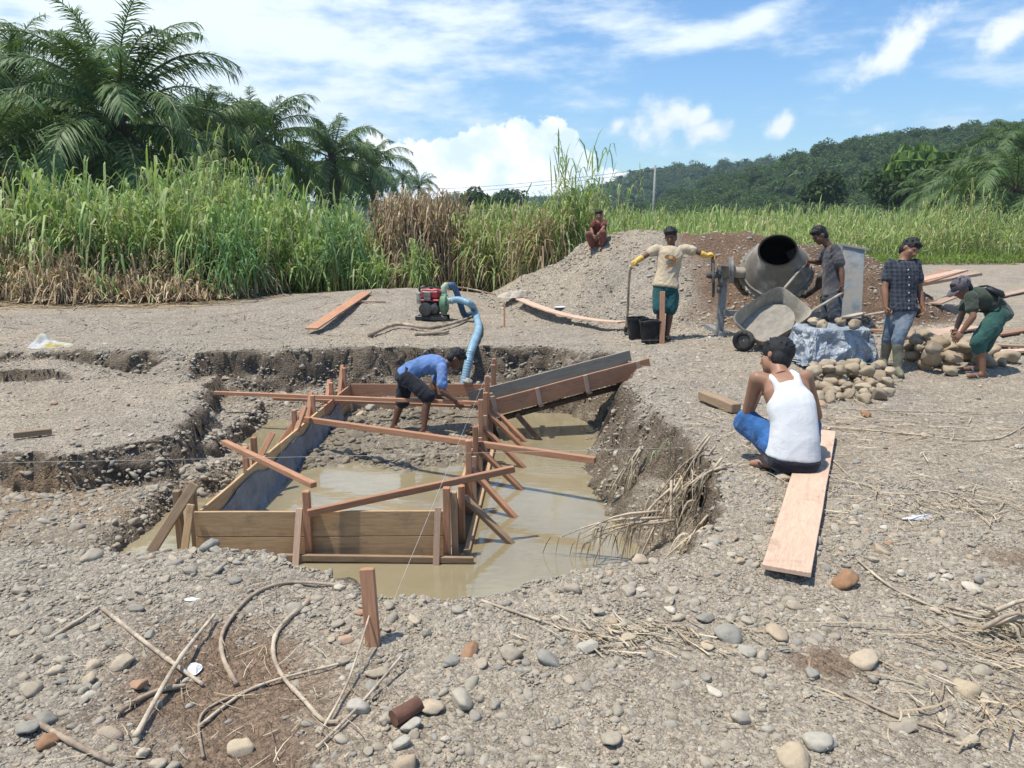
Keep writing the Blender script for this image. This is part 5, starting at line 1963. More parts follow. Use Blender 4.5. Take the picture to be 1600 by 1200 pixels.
def people():
    SAND = plain('black_rubber_sandal', (.02, .02, .022), .6, bump=.1)
    # man in white tank top, squatting with his back to the camera
    P = Person('man in white tank top and blue shorts squatting on the pink plank, back turned', pj(5.55,
        head=(1211, 556, .22), shL=(1183, 592, .12), shR=(1258, 590, .06), elL=(1166, 650, .30), elR=(1277, 650, .26), wrL=(1186, 614, .42), wrR=(1252, 632, .48), hdL=(1196, 602, .46), hdR=(1238, 625, .52),
        hpL=(1222, 706, -.02), hpR=(1256, 707, -.04), knL=(1165, 657, .34), knR=(1262, 660, .44), anL=(1203, 716, .12), anR=(1251, 712, .02), toL=(1174, 724, .20), toR=(1243, 713, .26)),
        1.0, (-.55, .8, -.12), SKIN_L, bend=(.04, -.13, .02), stand=False)
    P.body().hair(1.12)
    # tank top
    tank = cloth('white_ribbed_cotton', (.68, .68, .67), vary=.05, wrinkle=.2)
    mb = MB()
    P.torso(mb, [(-.06, .182, .140), (-.02, .180, .138), (.2, .160, .118), (.42, .150, .110), (.6, .158, .115), (.70, .152, .114), (.80, .118, .112), (.87, .098, .106)], .012)
    t, l, f = P.frame(.85)
    back = f if f.y < 0 else -f
    for s in (-1, 1):
        st = P.spine(.80) + l * (.075 * s) + back * .085
        mb.chain([st, P.spine(.92) + l * (.082 * s) + back * .092, P.spine(1.03) + l * (.078 * s) + back * .03, P.spine(.95) + l * (.08 * s) - back * .085, P.spine(.72) + l * (.08 * s) - back * .11], [.026, .025, .024, .025, .026], 8)
    me = remeshed(mb, .0095, 7, 'tank_top', .004, 5, 31); me.materials.append(tank)
    link(bpy.data.objects.new('tank_top', me), P.root)
    P.trousers(cloth('blue_shorts', (.03, .105, .27), vary=.6), .93, 0, .018, 'shorts', .06)
    mb = MB(); P.torso(mb, [(-.27, .10, .10), (-.17, .172, .136), (-.09, .180, .142), (-.055, .178, .140)], .016)
    me = remeshed(mb, .011, 3, 'waistband', .004, 9, 3); me.materials.append(cloth('black_underwear', (.018, .018, .024)))
    link(bpy.data.objects.new('waistband', me), P.root)
    P.shoes(SAND)
    mb = MB(); c = P.spine(1.03); mb.lathe([(.068, -.004), (.072, 0), (.068, .004)], 20, P.frame(1.03)[1:] + (P.frame(1.03)[0],), c, False)
    mb.build('necklace', plain('red_cord', (.25, .05, .04), .7, bump=0), P.root, True)

    # man in blue bending inside the form
    P = Person('man in blue shirt and black shorts bending over inside the formwork', pj(9.45,
        head=(714, 562, .05), shR=(691, 578, -.12), shL=(696, 572, .22), elR=(691, 613, -.18), elL=(676, 602, .34), wrR=(712, 629, -.14), wrL=(682, 620, .30), hdR=(722, 639, -.12), hdL=(690, 628, .26),
        hpR=(635, 592, -.09), hpL=(634, 589, .13), knR=(670, 622, -.16), knL=(629, 631, .20), anR=(662, 674, -.18), anL=(616, 666, .22), toR=(676, 682, -.20), toL=(624, 673, .18)),
        .93, (.75, -.05, -.66), SKIN_D, bend=(-.04, 0, .15), voxel=.012)
    P.body().hair()
    P.shirt(cloth('blue_cotton', (.12, .21, .42), vary=.25, dirt=(.24, .29, .48), amt=.3), -.03, .72, .016)
    P.trousers(cloth('black_shorts', (.02, .021, .026)), .95, 0, .014, 'shorts', .18)

    # man in beige with yellow gloves
    P = Person('man in beige printed shirt and yellow gloves resting one arm on a hoe handle', pj(11.3,
        head=(1048, 371, 0), shR=(1025, 391, 0), shL=(1072, 391, 0), elR=(1010, 401, -.05), elL=(1089, 396, 0), wrR=(995, 410, -.08), wrL=(1104, 402, .0), hdR=(985, 417, -.08), hdL=(1115, 400, .0),
        hpR=(1031, 449, 0), hpL=(1049, 449, 0), knR=(1031, 487, -.05), knL=(1047, 487, 0), anR=(1031, 526, .02), anL=(1042, 526, .05), toR=(1027, 533, -.2), toL=(1043, 533, -.18)),
        .97, (-.25, -.8, -.45), SKIN_D, voxel=.012)
    P.body(True, True).hair()
    beige = cloth('beige_printed_cotton', (.52, .42, .28), vary=.14, dirt=(.30, .18, .09), amt=.0)
    P.shirt(beige, -.06, .55, .022, flare=1.05)
    prn = cloth('brown_shirt_print', (.26, .13, .06), vary=.3)
    prn2 = cloth('pale_shirt_print', (.55, .36, .18), vary=.2)
    tt, ll, ff = P.frame(.62)
    fr = ff if ff.y < 0 else -ff
    if ll.x < 0: ll = -ll
    def decal(o, w, h, m, nm, rot=0):
        mb = MB(); c = P.spine(.62) + fr * .152
        pts = []
        rings = []
        for dz in (0, .004):
            rings.append([c + ll * (o[0] + w * math.cos(a) * math.cos(rot) - h * math.sin(a) * math.sin(rot)) + tt * (o[1] + w * math.cos(a) * math.sin(rot) + h * math.sin(a) * math.cos(rot)) + fr * (dz - .35 * (abs(o[0]) * .25)) for a in [i * math.pi / 8 for i in range(16)]])
        mb.rings(rings); mb.build(nm, m, P.root)
    decal((-.02, .05), .085, .038, prn, 'shirt_print')
    decal((-.015, .055), .03, .026, prn2, 'shirt_print')
    decal((.02, -.045), .10, .014, prn, 'shirt_print', .65)
    decal((.055, .02), .09, .009, prn, 'shirt_print', .8)
    P.trousers(cloth('dark_green_shorts', (.02, .085, .085), vary=.3), .92, 0, .025)
    P.gloves(plain('yellow_rubber_glove', (.66, .42, .09), .6, vary=.2, bump=.3, dirt=(.35, .25, .12), dirt_amt=.25))
    P.shoes(SAND)

    # man with the wheelbarrow
    P = Person('man in dusty dark grey shirt holding the wheelbarrow handles beside the mixer', pj(11.2,
        head=(1279, 369, 0), shL=(1305, 391, -.18), shR=(1293, 391, .20), elL=(1315, 424, -.24), elR=(1283, 413, .26), wrL=(1316, 450, -.26), wrR=(1264, 411, .10), hdL=(1313, 459, -.30), hdR=(1255, 415, .05),
        hpL=(1303, 461, -.09), hpR=(1297, 460, .10), knL=(1304, 496, -.16), knR=(1292, 495, .08), anL=(1311, 525, -.10), anR=(1300, 524, .14), toL=(1292, 533, -.2), toR=(1282, 531, .05)),
        .98, (-.85, -.15, -.5), SKIN_D, bend=(.03, 0, 0), voxel=.012)
    P.body(fingers={'L': 1.2, 'R': 1.1}).hair()
    dust = (.17, .155, .135)
    P.shirt(cloth('dusty_charcoal_cotton', (.065, .062, .07), vary=.3, dirt=dust, amt=.45), -.10, .66, .022)
    P.trousers(cloth('dark_work_trousers', (.05, .06, .075), vary=.3, dirt=dust, amt=.35), 1.0, .9, .024, 'trousers')
    P.shoes(SAND)

    # walking man with checked shirt and boots
    P = Person('man in dark checked shirt, jeans and rubber boots walking with a shovel', pj(9.3,
        head=(1423, 384, 0), shR=(1391, 408, .02), shL=(1431, 408, .0), elR=(1383, 446, 0), elL=(1437, 448, .04), wrR=(1385, 476, -.06), wrL=(1442, 475, -.02), hdR=(1387, 487, -.10), hdL=(1442, 489, -.04),
        hpR=(1400, 478, 0), hpL=(1420, 478, .02), knR=(1388, 525, .10), knL=(1403, 526, -.14), anR=(1382, 556, .24), anL=(1403, 570, -.10), toR=(1380, 566, .06), toL=(1408, 580, -.28)),
        .98, (.22, -.85, -.42), SKIN, voxel=.012)
    P.body(fingers={'R': 1.2, 'L': .7}).hair(1.02)
    P.shirt(cloth('dark_checked_cotton', (.022, .027, .036), (.055, .062, .078), vary=.25), -.08, .60, .014)
    # shirt front: placket and collar
    tt, ll, ff = P.frame(.5); fr = ff if ff.y < 0 else -ff
    mb = MB()
    for i in range(6):
        c = P.spine(-.02 + .17 * i) + fr * (.152 if i < 5 else .128); mb.ellipsoid(c, (.009, .006, .009), None, 8, 5)
    mb.build('button', plain('pale_button', (.6, .6, .58), .4, bump=0), P.root, True)
    mb = MB(); nb = P.spine(1.02)
    for s in (-1, 1):
        mb.box(nb + ll * (.05 * s) + fr * .05 + Vector((0, 0, .005)), (.075, .014, .05), (ll, fr, Vector((.25 * s, 0, 1)).normalized()))
    mb.build('collar', cloth('dark_collar', (.03, .036, .048)), P.root)
    P.trousers(cloth('worn_blue_jeans', (.115, .15, .19), vary=.3, dirt=(.24, .23, .20), amt=.5), 1.0, .28, .008, 'trousers')
    P.shoes(plain('olive_rubber_boot', (.165, .16, .105), .5, .35, vary=.25, dirt=(.27, .23, .17), dirt_amt=.5), 'boot')
    mb = MB(); mb.box(P.spine(-.10) + ll * (.17 if ll.x > 0 else -.17) + fr * .05, (.03, .05, .11)); mb.build('belt_pouch', plain('black_pouch', (.02, .02, .02), .6), P.root)

    # bending man with cap
    P = Person('man in cap, dark green shirt and green shorts bending to pick up stones', pj(9.1,
        head=(1502, 447, 0), shL=(1517, 462, -.14), shR=(1514, 462, .20), elL=(1521, 492, -.20), elR=(1503, 489, .18), wrL=(1503, 516, -.12), wrR=(1494, 513, .10), hdL=(1496, 525, -.10), hdR=(1487, 524, .08),
        hpL=(1562, 489, -.10), hpR=(1560, 488, .12), knL=(1528, 532, -.15), knR=(1540, 532, .14), anL=(1536, 578, -.12), anR=(1530, 568, .18), toL=(1513, 585, -.16), toR=(1505, 574, .14)),
        .95, (-.82, -.1, -.5), SKIN, bend=(.05, 0, .13), voxel=.012)
    P.body().hair()
    P.shirt(cloth('dark_green_cotton', (.05, .062, .045), vary=.3), -.10, .60, .02)
    P.trousers(cloth('green_work_shorts', (.03, .085, .07), vary=.35), 1.0, .22, .026)
    P.shoes(plain('grey_rubber_shoe', (.16, .165, .17), .6, dirt=(.25, .22, .17)))
    lat, fd, up = P.hf; hc = P.P['head']
    cap = cloth('faded_grey_cap', (.115, .10, .11), vary=.2)
    mb = MB(); mb.ellipsoid(hc + up * .052 - fd * .014, (.102, .122, .094), P.hf)
    me = remeshed(mb, .009, 3, 'cap_crown', .003, 16, 3); me.materials.append(cap)
    co = link(bpy.data.objects.new('cap_crown', me), P.root)
    mb = MB(); rings = []
    for h in (-.004, .004):
        rings.append([hc + up * (.03 + h - .02 * (math.sin(a) > 0) * math.sin(a)) + lat * (.086 * math.cos(a)) + fd * (.085 + .10 * max(0, math.sin(a))) for a in [math.pi * i / 10 for i in range(11)]])
    mb.rings(rings); mb.build('cap_brim', cap, P.root, True)
    # sling bag across his back
    tt, ll, ff = P.frame(.6); bk = ff if ff.z > 0 else -ff
    near = ll if ll.y < 0 else -ll
    bag = thing('sling_bag', 'black sling bag strapped across the bending man\'s back', 'bag', Vector(P.root.location) + P.spine(.55) + near * .10)
    off = Vector(P.root.location) - Vector(bag.location)
    mb = MB(); c = P.spine(.52) + near * .10 + bk * .115 + off
    mb.ellipsoid(c, (.12, .085, .045), (tt, ll, bk), 16, 10); mb.box(c + bk * .03, (.15, .10, .03), (tt, ll, bk), .012)
    bm_ = remeshed(mb, .011, 3, 'pouch', .003, 14, 9); bm_.materials.append(plain('black_nylon', (.02, .022, .026), .55, .3))
    link(bpy.data.objects.new('pouch', bm_), bag)
    mb = MB(); pts = []
    for i in range(15):
        a = 2 * math.pi * i / 14
        pts.append(P.spine(.62 + .24 * math.cos(a)) + ll * (.21 * math.cos(a)) * (1 if near == ll else -1) * -1 + bk * (.155 * math.sin(a)) + off)
    mb.tube(pts, .012, 6); mb.build('strap', plain('black_webbing', (.018, .018, .02), .7), bag, True)

    # boy squatting on the heap
    bp = G(932, 388); TB = bp.y / (CP + (600 - 388) / FPX * SP)
    TB = min(max(TB, 15.0), 17.0)
    P = Person('boy in dark red shirt squatting on the left slope of the gravel heap', pj(TB,
        head=(936, 331, 0), shR=(928, 342, 0), shL=(945, 342, 0), elR=(924, 353, -.06), elL=(943, 351, -.16), wrR=(927, 363, -.22), wrL=(937, 358, -.24), hdR=(931, 369, -.24), hdL=(932, 366, -.25),
        hpR=(932, 374, .08), hpL=(942, 374, .08), knR=(920, 361, -.20), knL=(942, 358, -.24), anR=(925, 380, -.06), anL=(940, 380, -.08), toR=(921, 384, -.2), toL=(938, 384, -.22)),
        .80, (-.1, -.95, -.15), SKIN, bend=(0, .1, 0), voxel=.013)
    P.body().hair()
    P.shirt(cloth('dark_red_print', (.16, .04, .025), (.09, .03, .025), vary=.35), -.10, .6, .015)
    P.trousers(cloth('brown_red_trousers', (.19, .075, .055), vary=.3), 1.0, .8, .018, 'trousers')
    return


people()

# ------------------------------------------------------------------ machines and tools
CEM = plain('cement_caked_steel', (.36, .315, .245), .85, .2, vary=.3, scale=7, bump=.6, bdist=.006, dirt=(.165, .145, .12), dirt_amt=.35, dscale=3)
CEMD = plain('dark_dirty_steel', (.075, .068, .06), .7, .3, vary=.4, scale=9, bump=.4, dirt=(.17, .15, .125), dirt_amt=.35)
FRAME = plain('grey_painted_steel', (.25, .26, .245), .6, .35, vary=.25, dirt=(.17, .14, .11), dirt_amt=.4)
BLACK = plain('black_rubber', (.018, .018, .018), .75, .3, vary=.4, dirt=(.12, .105, .085), dirt_amt=.3)
WET = plain('wet_concrete', (.29, .255, .20), .5, .4, vary=.2, scale=14, bump=.8, bdist=.012)


def mixer():
    t0 = 11.6
    base = G(1132, 527)
    root = thing('concrete_mixer', 'large concrete mixer with tilted cement caked drum', 'concrete mixer', T(1213, 530, t0))
    root.location.z = gz(root.location.x, root.location.y)
    O = Vector(root.location)
    c = T(1212, 424, t0) - O
    ax = Vector((-.24, -.76, .60)).normalized()
    e1 = ax.cross(Vector((0, 0, 1))).normalized(); e2 = e1.cross(ax).normalized()
    fr = (e1, e2, ax)
    mb = MB()
    K_ = .95
    prof = [(.02, -.50), (.26, -.49), (.40, -.40), (.485, -.25), (.505, -.16), (.515, -.15), (.515, -.10), (.505, -.09), (.505, .06), (.53, .065), (.53, .11), (.505, .115), (.49, .14), (.40, .32), (.285, .54), (.295, .548), (.295, .575), (.270, .577),
            (.268, .545), (.385, .31), (.47, .10), (.47, -.2), (.38, -.38), (.2, -.46), (.02, -.47)]
    prof = [(r_ * K_, h_ * K_) for r_, h_ in prof]
    mb.lathe(prof[:17], 44, fr, c, False)
    # cement crust breaks the clean outline
    for i, p in enumerate(mb.v):
        q = p - c
        n = .012 * mnoise.noise(q * 7) + .006 * mnoise.noise(q * 21)
        mb.v[i] = p + q.normalized() * n
    drum = smooth_angle(mb.build('drum', plain('cement_splashed_drum', (.195, .17, .135), .8, .25, vary=.25, scale=5, bump=.6, bdist=.006, dirt=(.40, .36, .30), dirt_amt=.28, dscale=2.6), root), 40)
    mb = MB(); mb.lathe(prof[16:], 44, fr, c, False)
    smooth_angle(mb.build('drum_inside', plain('shade_darkened_drum_steel', (.022, .02, .018), .9, .1, vary=.5, scale=6, bump=.6, bdist=.01), drum), 40)  # inner face: dark dirty steel, blackened further to stand for the shade within
    mb = MB()
    for k in range(3):
        a = k * 2.1 + .4
        d = e1 * math.cos(a) + e2 * math.sin(a)
        tl = (ax.cross(d) * .6 + ax * .7).normalized()
        mb.box(c + d * .36 + ax * .02, (.34, .22, .015), (tl, d, tl.cross(d)))
    mb.build('mixing_blade', CEMD, drum)
    mb = MB(); mb.lathe([(.48, -.03), (.53, -.03), (.53, .03), (.48, .03)], 44, fr, c, False)
    for i in range(44):
        a = 2 * math.pi * i / 44
        d = e1 * math.cos(a) + e2 * math.sin(a)
        mb.box(c + d * .537, (.02, .035, .06), (d, ax.cross(d), ax))
    smooth_angle(mb.build('gear_ring', CEM, drum), 30)
    # yoke that carries the drum from behind
    left, right = T(1150, 424, t0) - O, T(1282, 430, t0 + .1) - O
    bk = c - ax * .60
    mb = MB()
    pts = [left, left - ax * .30 + (c - left) * .02, bk + (left - c) * .75, bk, bk + (right - c) * .75, right - ax * .30, right]
    pts2 = []
    for i in range(len(pts) - 1):
        for k in range(4): pts2.append(pts[i].lerp(pts[i + 1], k / 4))
    pts2.append(pts[-1])
    mb.tube(pts2, .055, 8); mb.build('yoke', CEMD, root, True)
    mb = MB(); mb.capsule(T(1118, 428, t0) - O, left + Vector((.04, 0, 0)), .05, .05); mb.capsule(T(1148, 425, t0) - O, T(1160, 426, t0) - O, .085, .085); mb.build('axle', CEM, root, True)
    gl = Vector((0, 0, 0))
    # stands
    for (u, vt, dt, nm) in ((1132, 418, 0, 'leg'), (1292, 425, .25, 'leg')):
        tp = T(u, vt, t0 + dt) - O
        for s in (-1,):
            if s == -1:
                ft = Vector((tp.x - .03, tp.y - .04, gz(tp.x + O.x, tp.y + O.y) - O.z - .03))
            else:
                ft = Vector((tp.x, tp.y + .75, gz(tp.x + O.x, tp.y + .7 + O.y) - O.z - .03))
            d = (tp - ft); mb = MB()
            X = d.normalized(); Y = Vector((1, 0, 0)); Y = (Y - X * Y.dot(X)).normalized()
            mb.box((tp + ft) / 2, (d.length, .10, .09), (X, Y, X.cross(Y))); mb.build(nm, FRAME, root)
        ft = Vector((tp.x - .03, tp.y + .25, gz(tp.x + O.x, tp.y + O.y) - O.z + .03))
        mb = MB(); mb.box(ft, (.10, .95, .08)); mb.build('foot_runner', FRAME, root)
    a, b = T(1132, 489, t0) - O, T(1292, 492, t0 + .25) - O
    mb = MB(); X = (b - a).normalized(); mb.box((a + b) / 2, ((b - a).length, .08, .09), (X, X.cross(Vector((0, 0, 1))).normalized() * -1, Vector((0, 0, 1)))); mb.build('cross_beam', FRAME, root)
    mb = MB(); q = T(1132, 425, t0) - O; mb.box(q, (.15, .14, .20)); mb.build('bearing_block', CEMD, root)
    # thin tilting wheel with spokes, seen nearly edge on
    hc = T(1114, 430, t0 - .05) - O
    ha = Vector((.97, -.22, .06)).normalized(); h1 = ha.cross(Vector((0, 0, 1))).normalized(); h2 = h1.cross(ha)
    mb = MB(); pts = [hc + (h1 * math.cos(2 * math.pi * i / 36) + h2 * math.sin(2 * math.pi * i / 36)) * .315 for i in range(37)]
    mb.tube(pts, .022, 8, False)
    for i in range(6):
        a = math.pi * i / 3 + .3
        mb.capsule(hc, hc + (h1 * math.cos(a) + h2 * math.sin(a)) * .31, .014, .014, 6)
    mb.capsule(hc - ha * .05, hc + ha * .07, .05, .05)
    mb.build('tilting_wheel', CEMD, root, True)
    pc = T(1142, 422, t0) - O
    mb = MB(); mb.lathe([(.03, -.035), (.20, -.035), (.205, -.03), (.19, 0), (.205, .03), (.20, .035), (.03, .035)], 32, (h1, h2, ha), pc, False)
    smooth_angle(mb.build('pulley', FRAME, root), 30)
    # gears and bolts between wheel and stand
    for k, (u, v, r) in enumerate(((1124, 424, .07), (1125, 440, .09), (1123, 452, .06))):
        g = T(u, v, t0) - O; mb = MB(); mb.lathe([(.01, -.03), (r, -.03), (r, .03), (.01, .03)], 14, (h1, h2, ha), g, False); mb.build('gear', CEMD, root)
    # hopper chute panel of dented sheet behind the man
    bx = thing('sheet_metal_bin', 'tall dented blue grey sheet metal bin behind the man at the mixer', 'metal bin', T(1333, 497, 11.9))
    bx.location.z = gz(bx.location.x, bx.location.y) + .18
    tin = plain('blue_grey_sheet_metal', (.26, .29, .30), .55, .35, .15, vary=.35, scale=6, bump=.3, dirt=(.36, .33, .28), dirt_amt=.62, dscale=5)
    B = Vector(bx.location)
    q = [T(1312, 497, 11.9) - B, T(1346, 497, 11.75) - B, T(1351, 390, 11.75) - B, T(1318, 384, 11.9) - B]
    bkv = Vector((.15, .55, 0))
    def panel(a, b, c_, d, nm):
        n = (b - a).cross(d - a).normalized() * .012; mb = MB(); N = 7
        vs = []; fs = []
        for lay_ in (0, 1):
            for i in range(N):
                for j in range(N):
                    p = a.lerp(b, i / (N - 1)).lerp(d.lerp(c_, i / (N - 1)), j / (N - 1))
                    vs.append(p + n * (lay_ - .5) + n.normalized() * .012 * mnoise.noise(p * 6) * (0 < i < N - 1))
        o2 = N * N
        for i in range(N - 1):
            for j in range(N - 1):
                k = i * N + j
                fs.append((k, k + 1, k + N + 1, k + N)); fs.append((o2 + k, o2 + k + N, o2 + k + N + 1, o2 + k + 1))
        rim = [i * N for i in range(N)] + [(N - 1) * N + j for j in range(1, N)] + [i * N + N - 1 for i in range(N - 2, -1, -1)] + [j for j in range(N - 2, 0, -1)]
        for i in range(len(rim)):
            a1, b1 = rim[i], rim[(i + 1) % len(rim)]
            fs.append((a1, b1, b1 + o2, a1 + o2))
        mb.add(vs, fs); smooth_angle(mb.build(nm, tin, bx), 50)
    panel(*q, 'front_panel')
    panel(q[1] + bkv * .02, q[1] + bkv, q[2] + bkv, q[2] + bkv * .02, 'side_panel')
    panel(q[0] + bkv, q[0] + bkv * .02, q[3] + bkv * .02, q[3] + bkv, 'side_panel')
    panel(q[1] + bkv, q[0] + bkv, q[3] + bkv, q[2] + bkv, 'back_panel')
    mb = MB(); X = (q[2] - q[3]).normalized(); mb.box((q[2] + q[3]) / 2 + Vector((0, -.02, .01)), ((q[2] - q[3]).length + .10, .04, .035), (X, Vector((0, 1, 0)), Vector((0, 0, 1)))); mb.build('top_flange', tin, bx)


mixer()


def wheelbarrow():
    A, Bq, C, D = T(1149, 495, 10.42), T(1221, 451, 10.66), T(1266, 486, 10.40), T(1187, 537, 10.12)
    cen = (A + Bq + C + D) / 4
    root = thing('wheelbarrow', 'tipped wheelbarrow with cement caked tray beside the mixer', 'wheelbarrow', (cen.x, cen.y, gz(cen.x, cen.y)))
    O = Vector(root.location); A, Bq, C, D, cen = A - O, Bq - O, C - O, D - O, cen - O
    ex = ((Bq - A) + (C - D)).normalized()                 # towards the handles
    ey = ((Bq - C) + (A - D)); ey = (ey - ex * ey.dot(ex)).normalized()
    n = ex.cross(ey).normalized()
    if n.y > 0: n = -n
    LX, LY = .475, .325
    def ring(depth, kx, ky, sh, off=0):
        pts = []
        for i in range(32):
            a = 2 * math.pi * i / 32; ca, sa = math.cos(a), math.sin(a); e = .34
            x = math.copysign(abs(ca) ** e, ca) * LX * kx + sh; y = math.copysign(abs(sa) ** e, sa) * LY * ky
            if ca < 0: y *= 1 - .12 * abs(ca)
            pts.append(cen + ex * x + ey * y - n * depth)
        return pts
    mb = MB()
    mb.rings([ring(.0, 1.03, 1.04, 0), ring(-.015, 1.02, 1.02, 0), ring(.0, .985, .98, 0), ring(.10, .92, .92, .0), ring(.21, .78, .82, .02), ring(.265, .66, .70, .03), ring(.285, .5, .52, .03), ring(.292, .1, .1, .03),
              ring(.300, .1, .1, .03), ring(.295, .52, .54, .03), ring(.275, .70, .74, .03), ring(.22, .81, .85, .02), ring(.10, .95, .95, .0), ring(.01, 1.02, 1.03, 0)], False)
    for i, p in enumerate(mb.v): mb.v[i] = p + n * .006 * mnoise.noise(p * 9)
    smooth_angle(mb.build('tray', CEM, root), 50)
    wc_ = T(1163, 543, 10.25) - O
    hl, hr = T(1256, 415, 11.24) - O, T(1314, 459, 10.90) - O      # in the man's hands
    for h, s, nm in ((hl, 1, 'handle'), (hr, -1, 'handle')):
        a = cen + ex * LX * 1.10 + ey * (LY * .80 * s) - n * .03
        a2 = cen + ex * LX * .80 + ey * (LY * .66 * s) - n * .31
        b = cen - ex * LX * .2 + ey * (LY * .55 * s) - n * .30
        w = wc_ + ey * (.05 * s)
        mb = MB(); pts = [h + (h - a).normalized() * .06, h, a.lerp(h, .5), a, b, w]
        mb.tube([pts[0], pts[1], pts[2], pts[3], pts[3].lerp(a2, .5), a2, pts[4], pts[4].lerp(pts[5], .5), pts[5]], .019, 8)
        mb.build(nm, CEM, root, True)
        mb = MB(); q = cen + ex * LX * .45 + ey * (LY * .62 * s) - n * .28
        mb.tube([q, q - n * .22 + ex * .05, q - n * .24 - ex * .08], .016, 6); mb.build('stand', CEMD, root, True)
    wc = T(1161, 546, 10.22) - O
    wc.z = max(gz(wc.x + O.x, wc.y + O.y) - O.z + .145, .13)
    wax = Vector((.35, .93, 0)); mb = MB(); e1, e2 = Vector((.93, -.35, 0)), Vector((0, 0, 1)); W = []
    for i in range(29):
        a = 2 * math.pi * i / 28
        W.append(wc + (e1 * math.cos(a) + e2 * math.sin(a)) * .105)
    mb.tube(W, .042, 10, False); wh = mb.build('wheel', BLACK, root, True)
    wh['label'] = 'black rubber tyred wheel'
    mb = MB(); mb.lathe([(.01, -.025), (.07, -.025), (.08, 0), (.07, .025), (.01, .025)], 20, (e1, e2, wax), wc, False); smooth_angle(mb.build('rim', CEMD, wh))
    # wet concrete left in the tray
    mb = MB(); N = 26; vs = []; fs = []
    for i in range(N):
        for j in range(N):
            x = (i / (N - 1) - .5) * 2; y = (j / (N - 1) - .5) * 2
            k = max(abs(x), abs(y)); r = math.hypot(x, y)
            if r > 1e-6: x, y = x * k / r, y * k / r
            p = cen + ex * (x * LX * .84 - .01) + ey * (y * LY * .86) - n * (.185 - .05 * x - .02 * mnoise.noise(Vector((x * 2, y * 2, 0))) - .008 * mnoise.noise(Vector((x * 6, y * 6, 4))))
            vs.append(p)
    for i in range(N - 1):
        for j in range(N - 1): fs.append((i * N + j, i * N + j + 1, (i + 1) * N + j + 1, (i + 1) * N + j))
    mb.add([v + O for v in vs], fs); tag(mb.build('wet_concrete', WET, None, True, True), 'shiny wet grey concrete lying in the wheelbarrow tray', 'concrete')


wheelbarrow()


def bucket(label, u, v, hgt, hoop):
    p = G(u, v)
    o = thing('bucket', label, 'bucket', p, hoop, 'black buckets')
    r = hgt * .5
    mb = MB(); mb.lathe([(.01, .005), (r * .76, .0), (r * .78, .01), (r * .97, hgt * .90), (r * 1.05, hgt * .91), (r * 1.06, hgt), (r * .98, hgt), (r * .95, hgt * .9), (r * .74, .02), (.01, .02)], 32, None, (0, 0, 0), False)
    smooth_angle(mb.build('shell', BLACK, o), 40)
    mb = MB(); mb.tube([(r * 1.07 * math.cos(a), -.12 * math.sin(a), hgt * .93 + .035 * math.sin(a) * 1) for a in [math.pi * i / 12 for i in range(13)]], .007, 6); mb.build('handle', CEMD, o, True)
    for s in (-1, 1):
        mb = MB(); mb.box((s * r * 1.06, 0, hgt * .92), (.02, .05, .05)); mb.build('lug', BLACK, o)
    return o


bucket('front black rubber bucket beside the stake', 1016, 536, .33, .4)
bucket('rear black rubber bucket next to the hoe', 995, 529, .32, 1.9)


def hoe():
    hd = T(985, 420, 11.2); b = G(976, 523)
    o = thing('hoe', 'long handled hoe under the gloved hand of the man in beige', 'hoe', b)
    O = Vector(o.location)
    h0, h1 = Vector((.02, .03, .05)), hd - O + (hd - b).normalized() * .06
    mb = MB(); mb.tube([h0.lerp(h1, i / 6) + Vector((.008 * math.sin(i), 0, 0)) for i in range(7)], [.024, .022, .020, .019, .019, .020, .021], 8); mb.build('handle', M['cane'], o, True)
    mb = MB(); mb.capsule(h0, h0 + (h1 - h0).normalized() * .09, .032, .028); mb.build('socket', CEMD, o, True)
    mb = MB(); mb.box((.10, -.02, .02), (.22, .17, .012), (Vector((.97, 0, -.1)).normalized(), Vector((0, 1, 0)), Vector((.1, 0, .97)).normalized())); mb.build('blade', CEMD, o)


hoe()


def shovel():
    hand = T(1387, 486, 9.2)
    o = thing('shovel', 'shovel held low by the walking man in the checked shirt', 'shovel', (hand.x - .25, hand.y, gz(hand.x, hand.y)))
    O = Vector(o.location)
    a, b = hand + Vector((.22, .05, .02)) - O, T(1350, 493, 9.35) - O
    mb = MB(); mb.tube([a, a.lerp(b, .5), b], .016, 8); mb.build('handle', M['cane'], o, True)
    d = (b - a).normalized(); side = d.cross(Vector((0, 0, 1))).normalized(); up = side.cross(d)
    mb = MB(); rings = []
    for s, w in ((0, .05), (.06, .085), (.16, .095), (.22, .08), (.26, .03)):
        c = b + d * s - up * .03 * s
        rings.append([c + side * (w * x) + up * (.03 * x * x + dz) for dz in (0, .006) for x in ((-1, -.5, 0, .5, 1) if dz == 0 else (1, .5, 0, -.5, -1))])
    mb.rings(rings); smooth_angle(mb.build('blade', CEM, o), 50)


shovel()


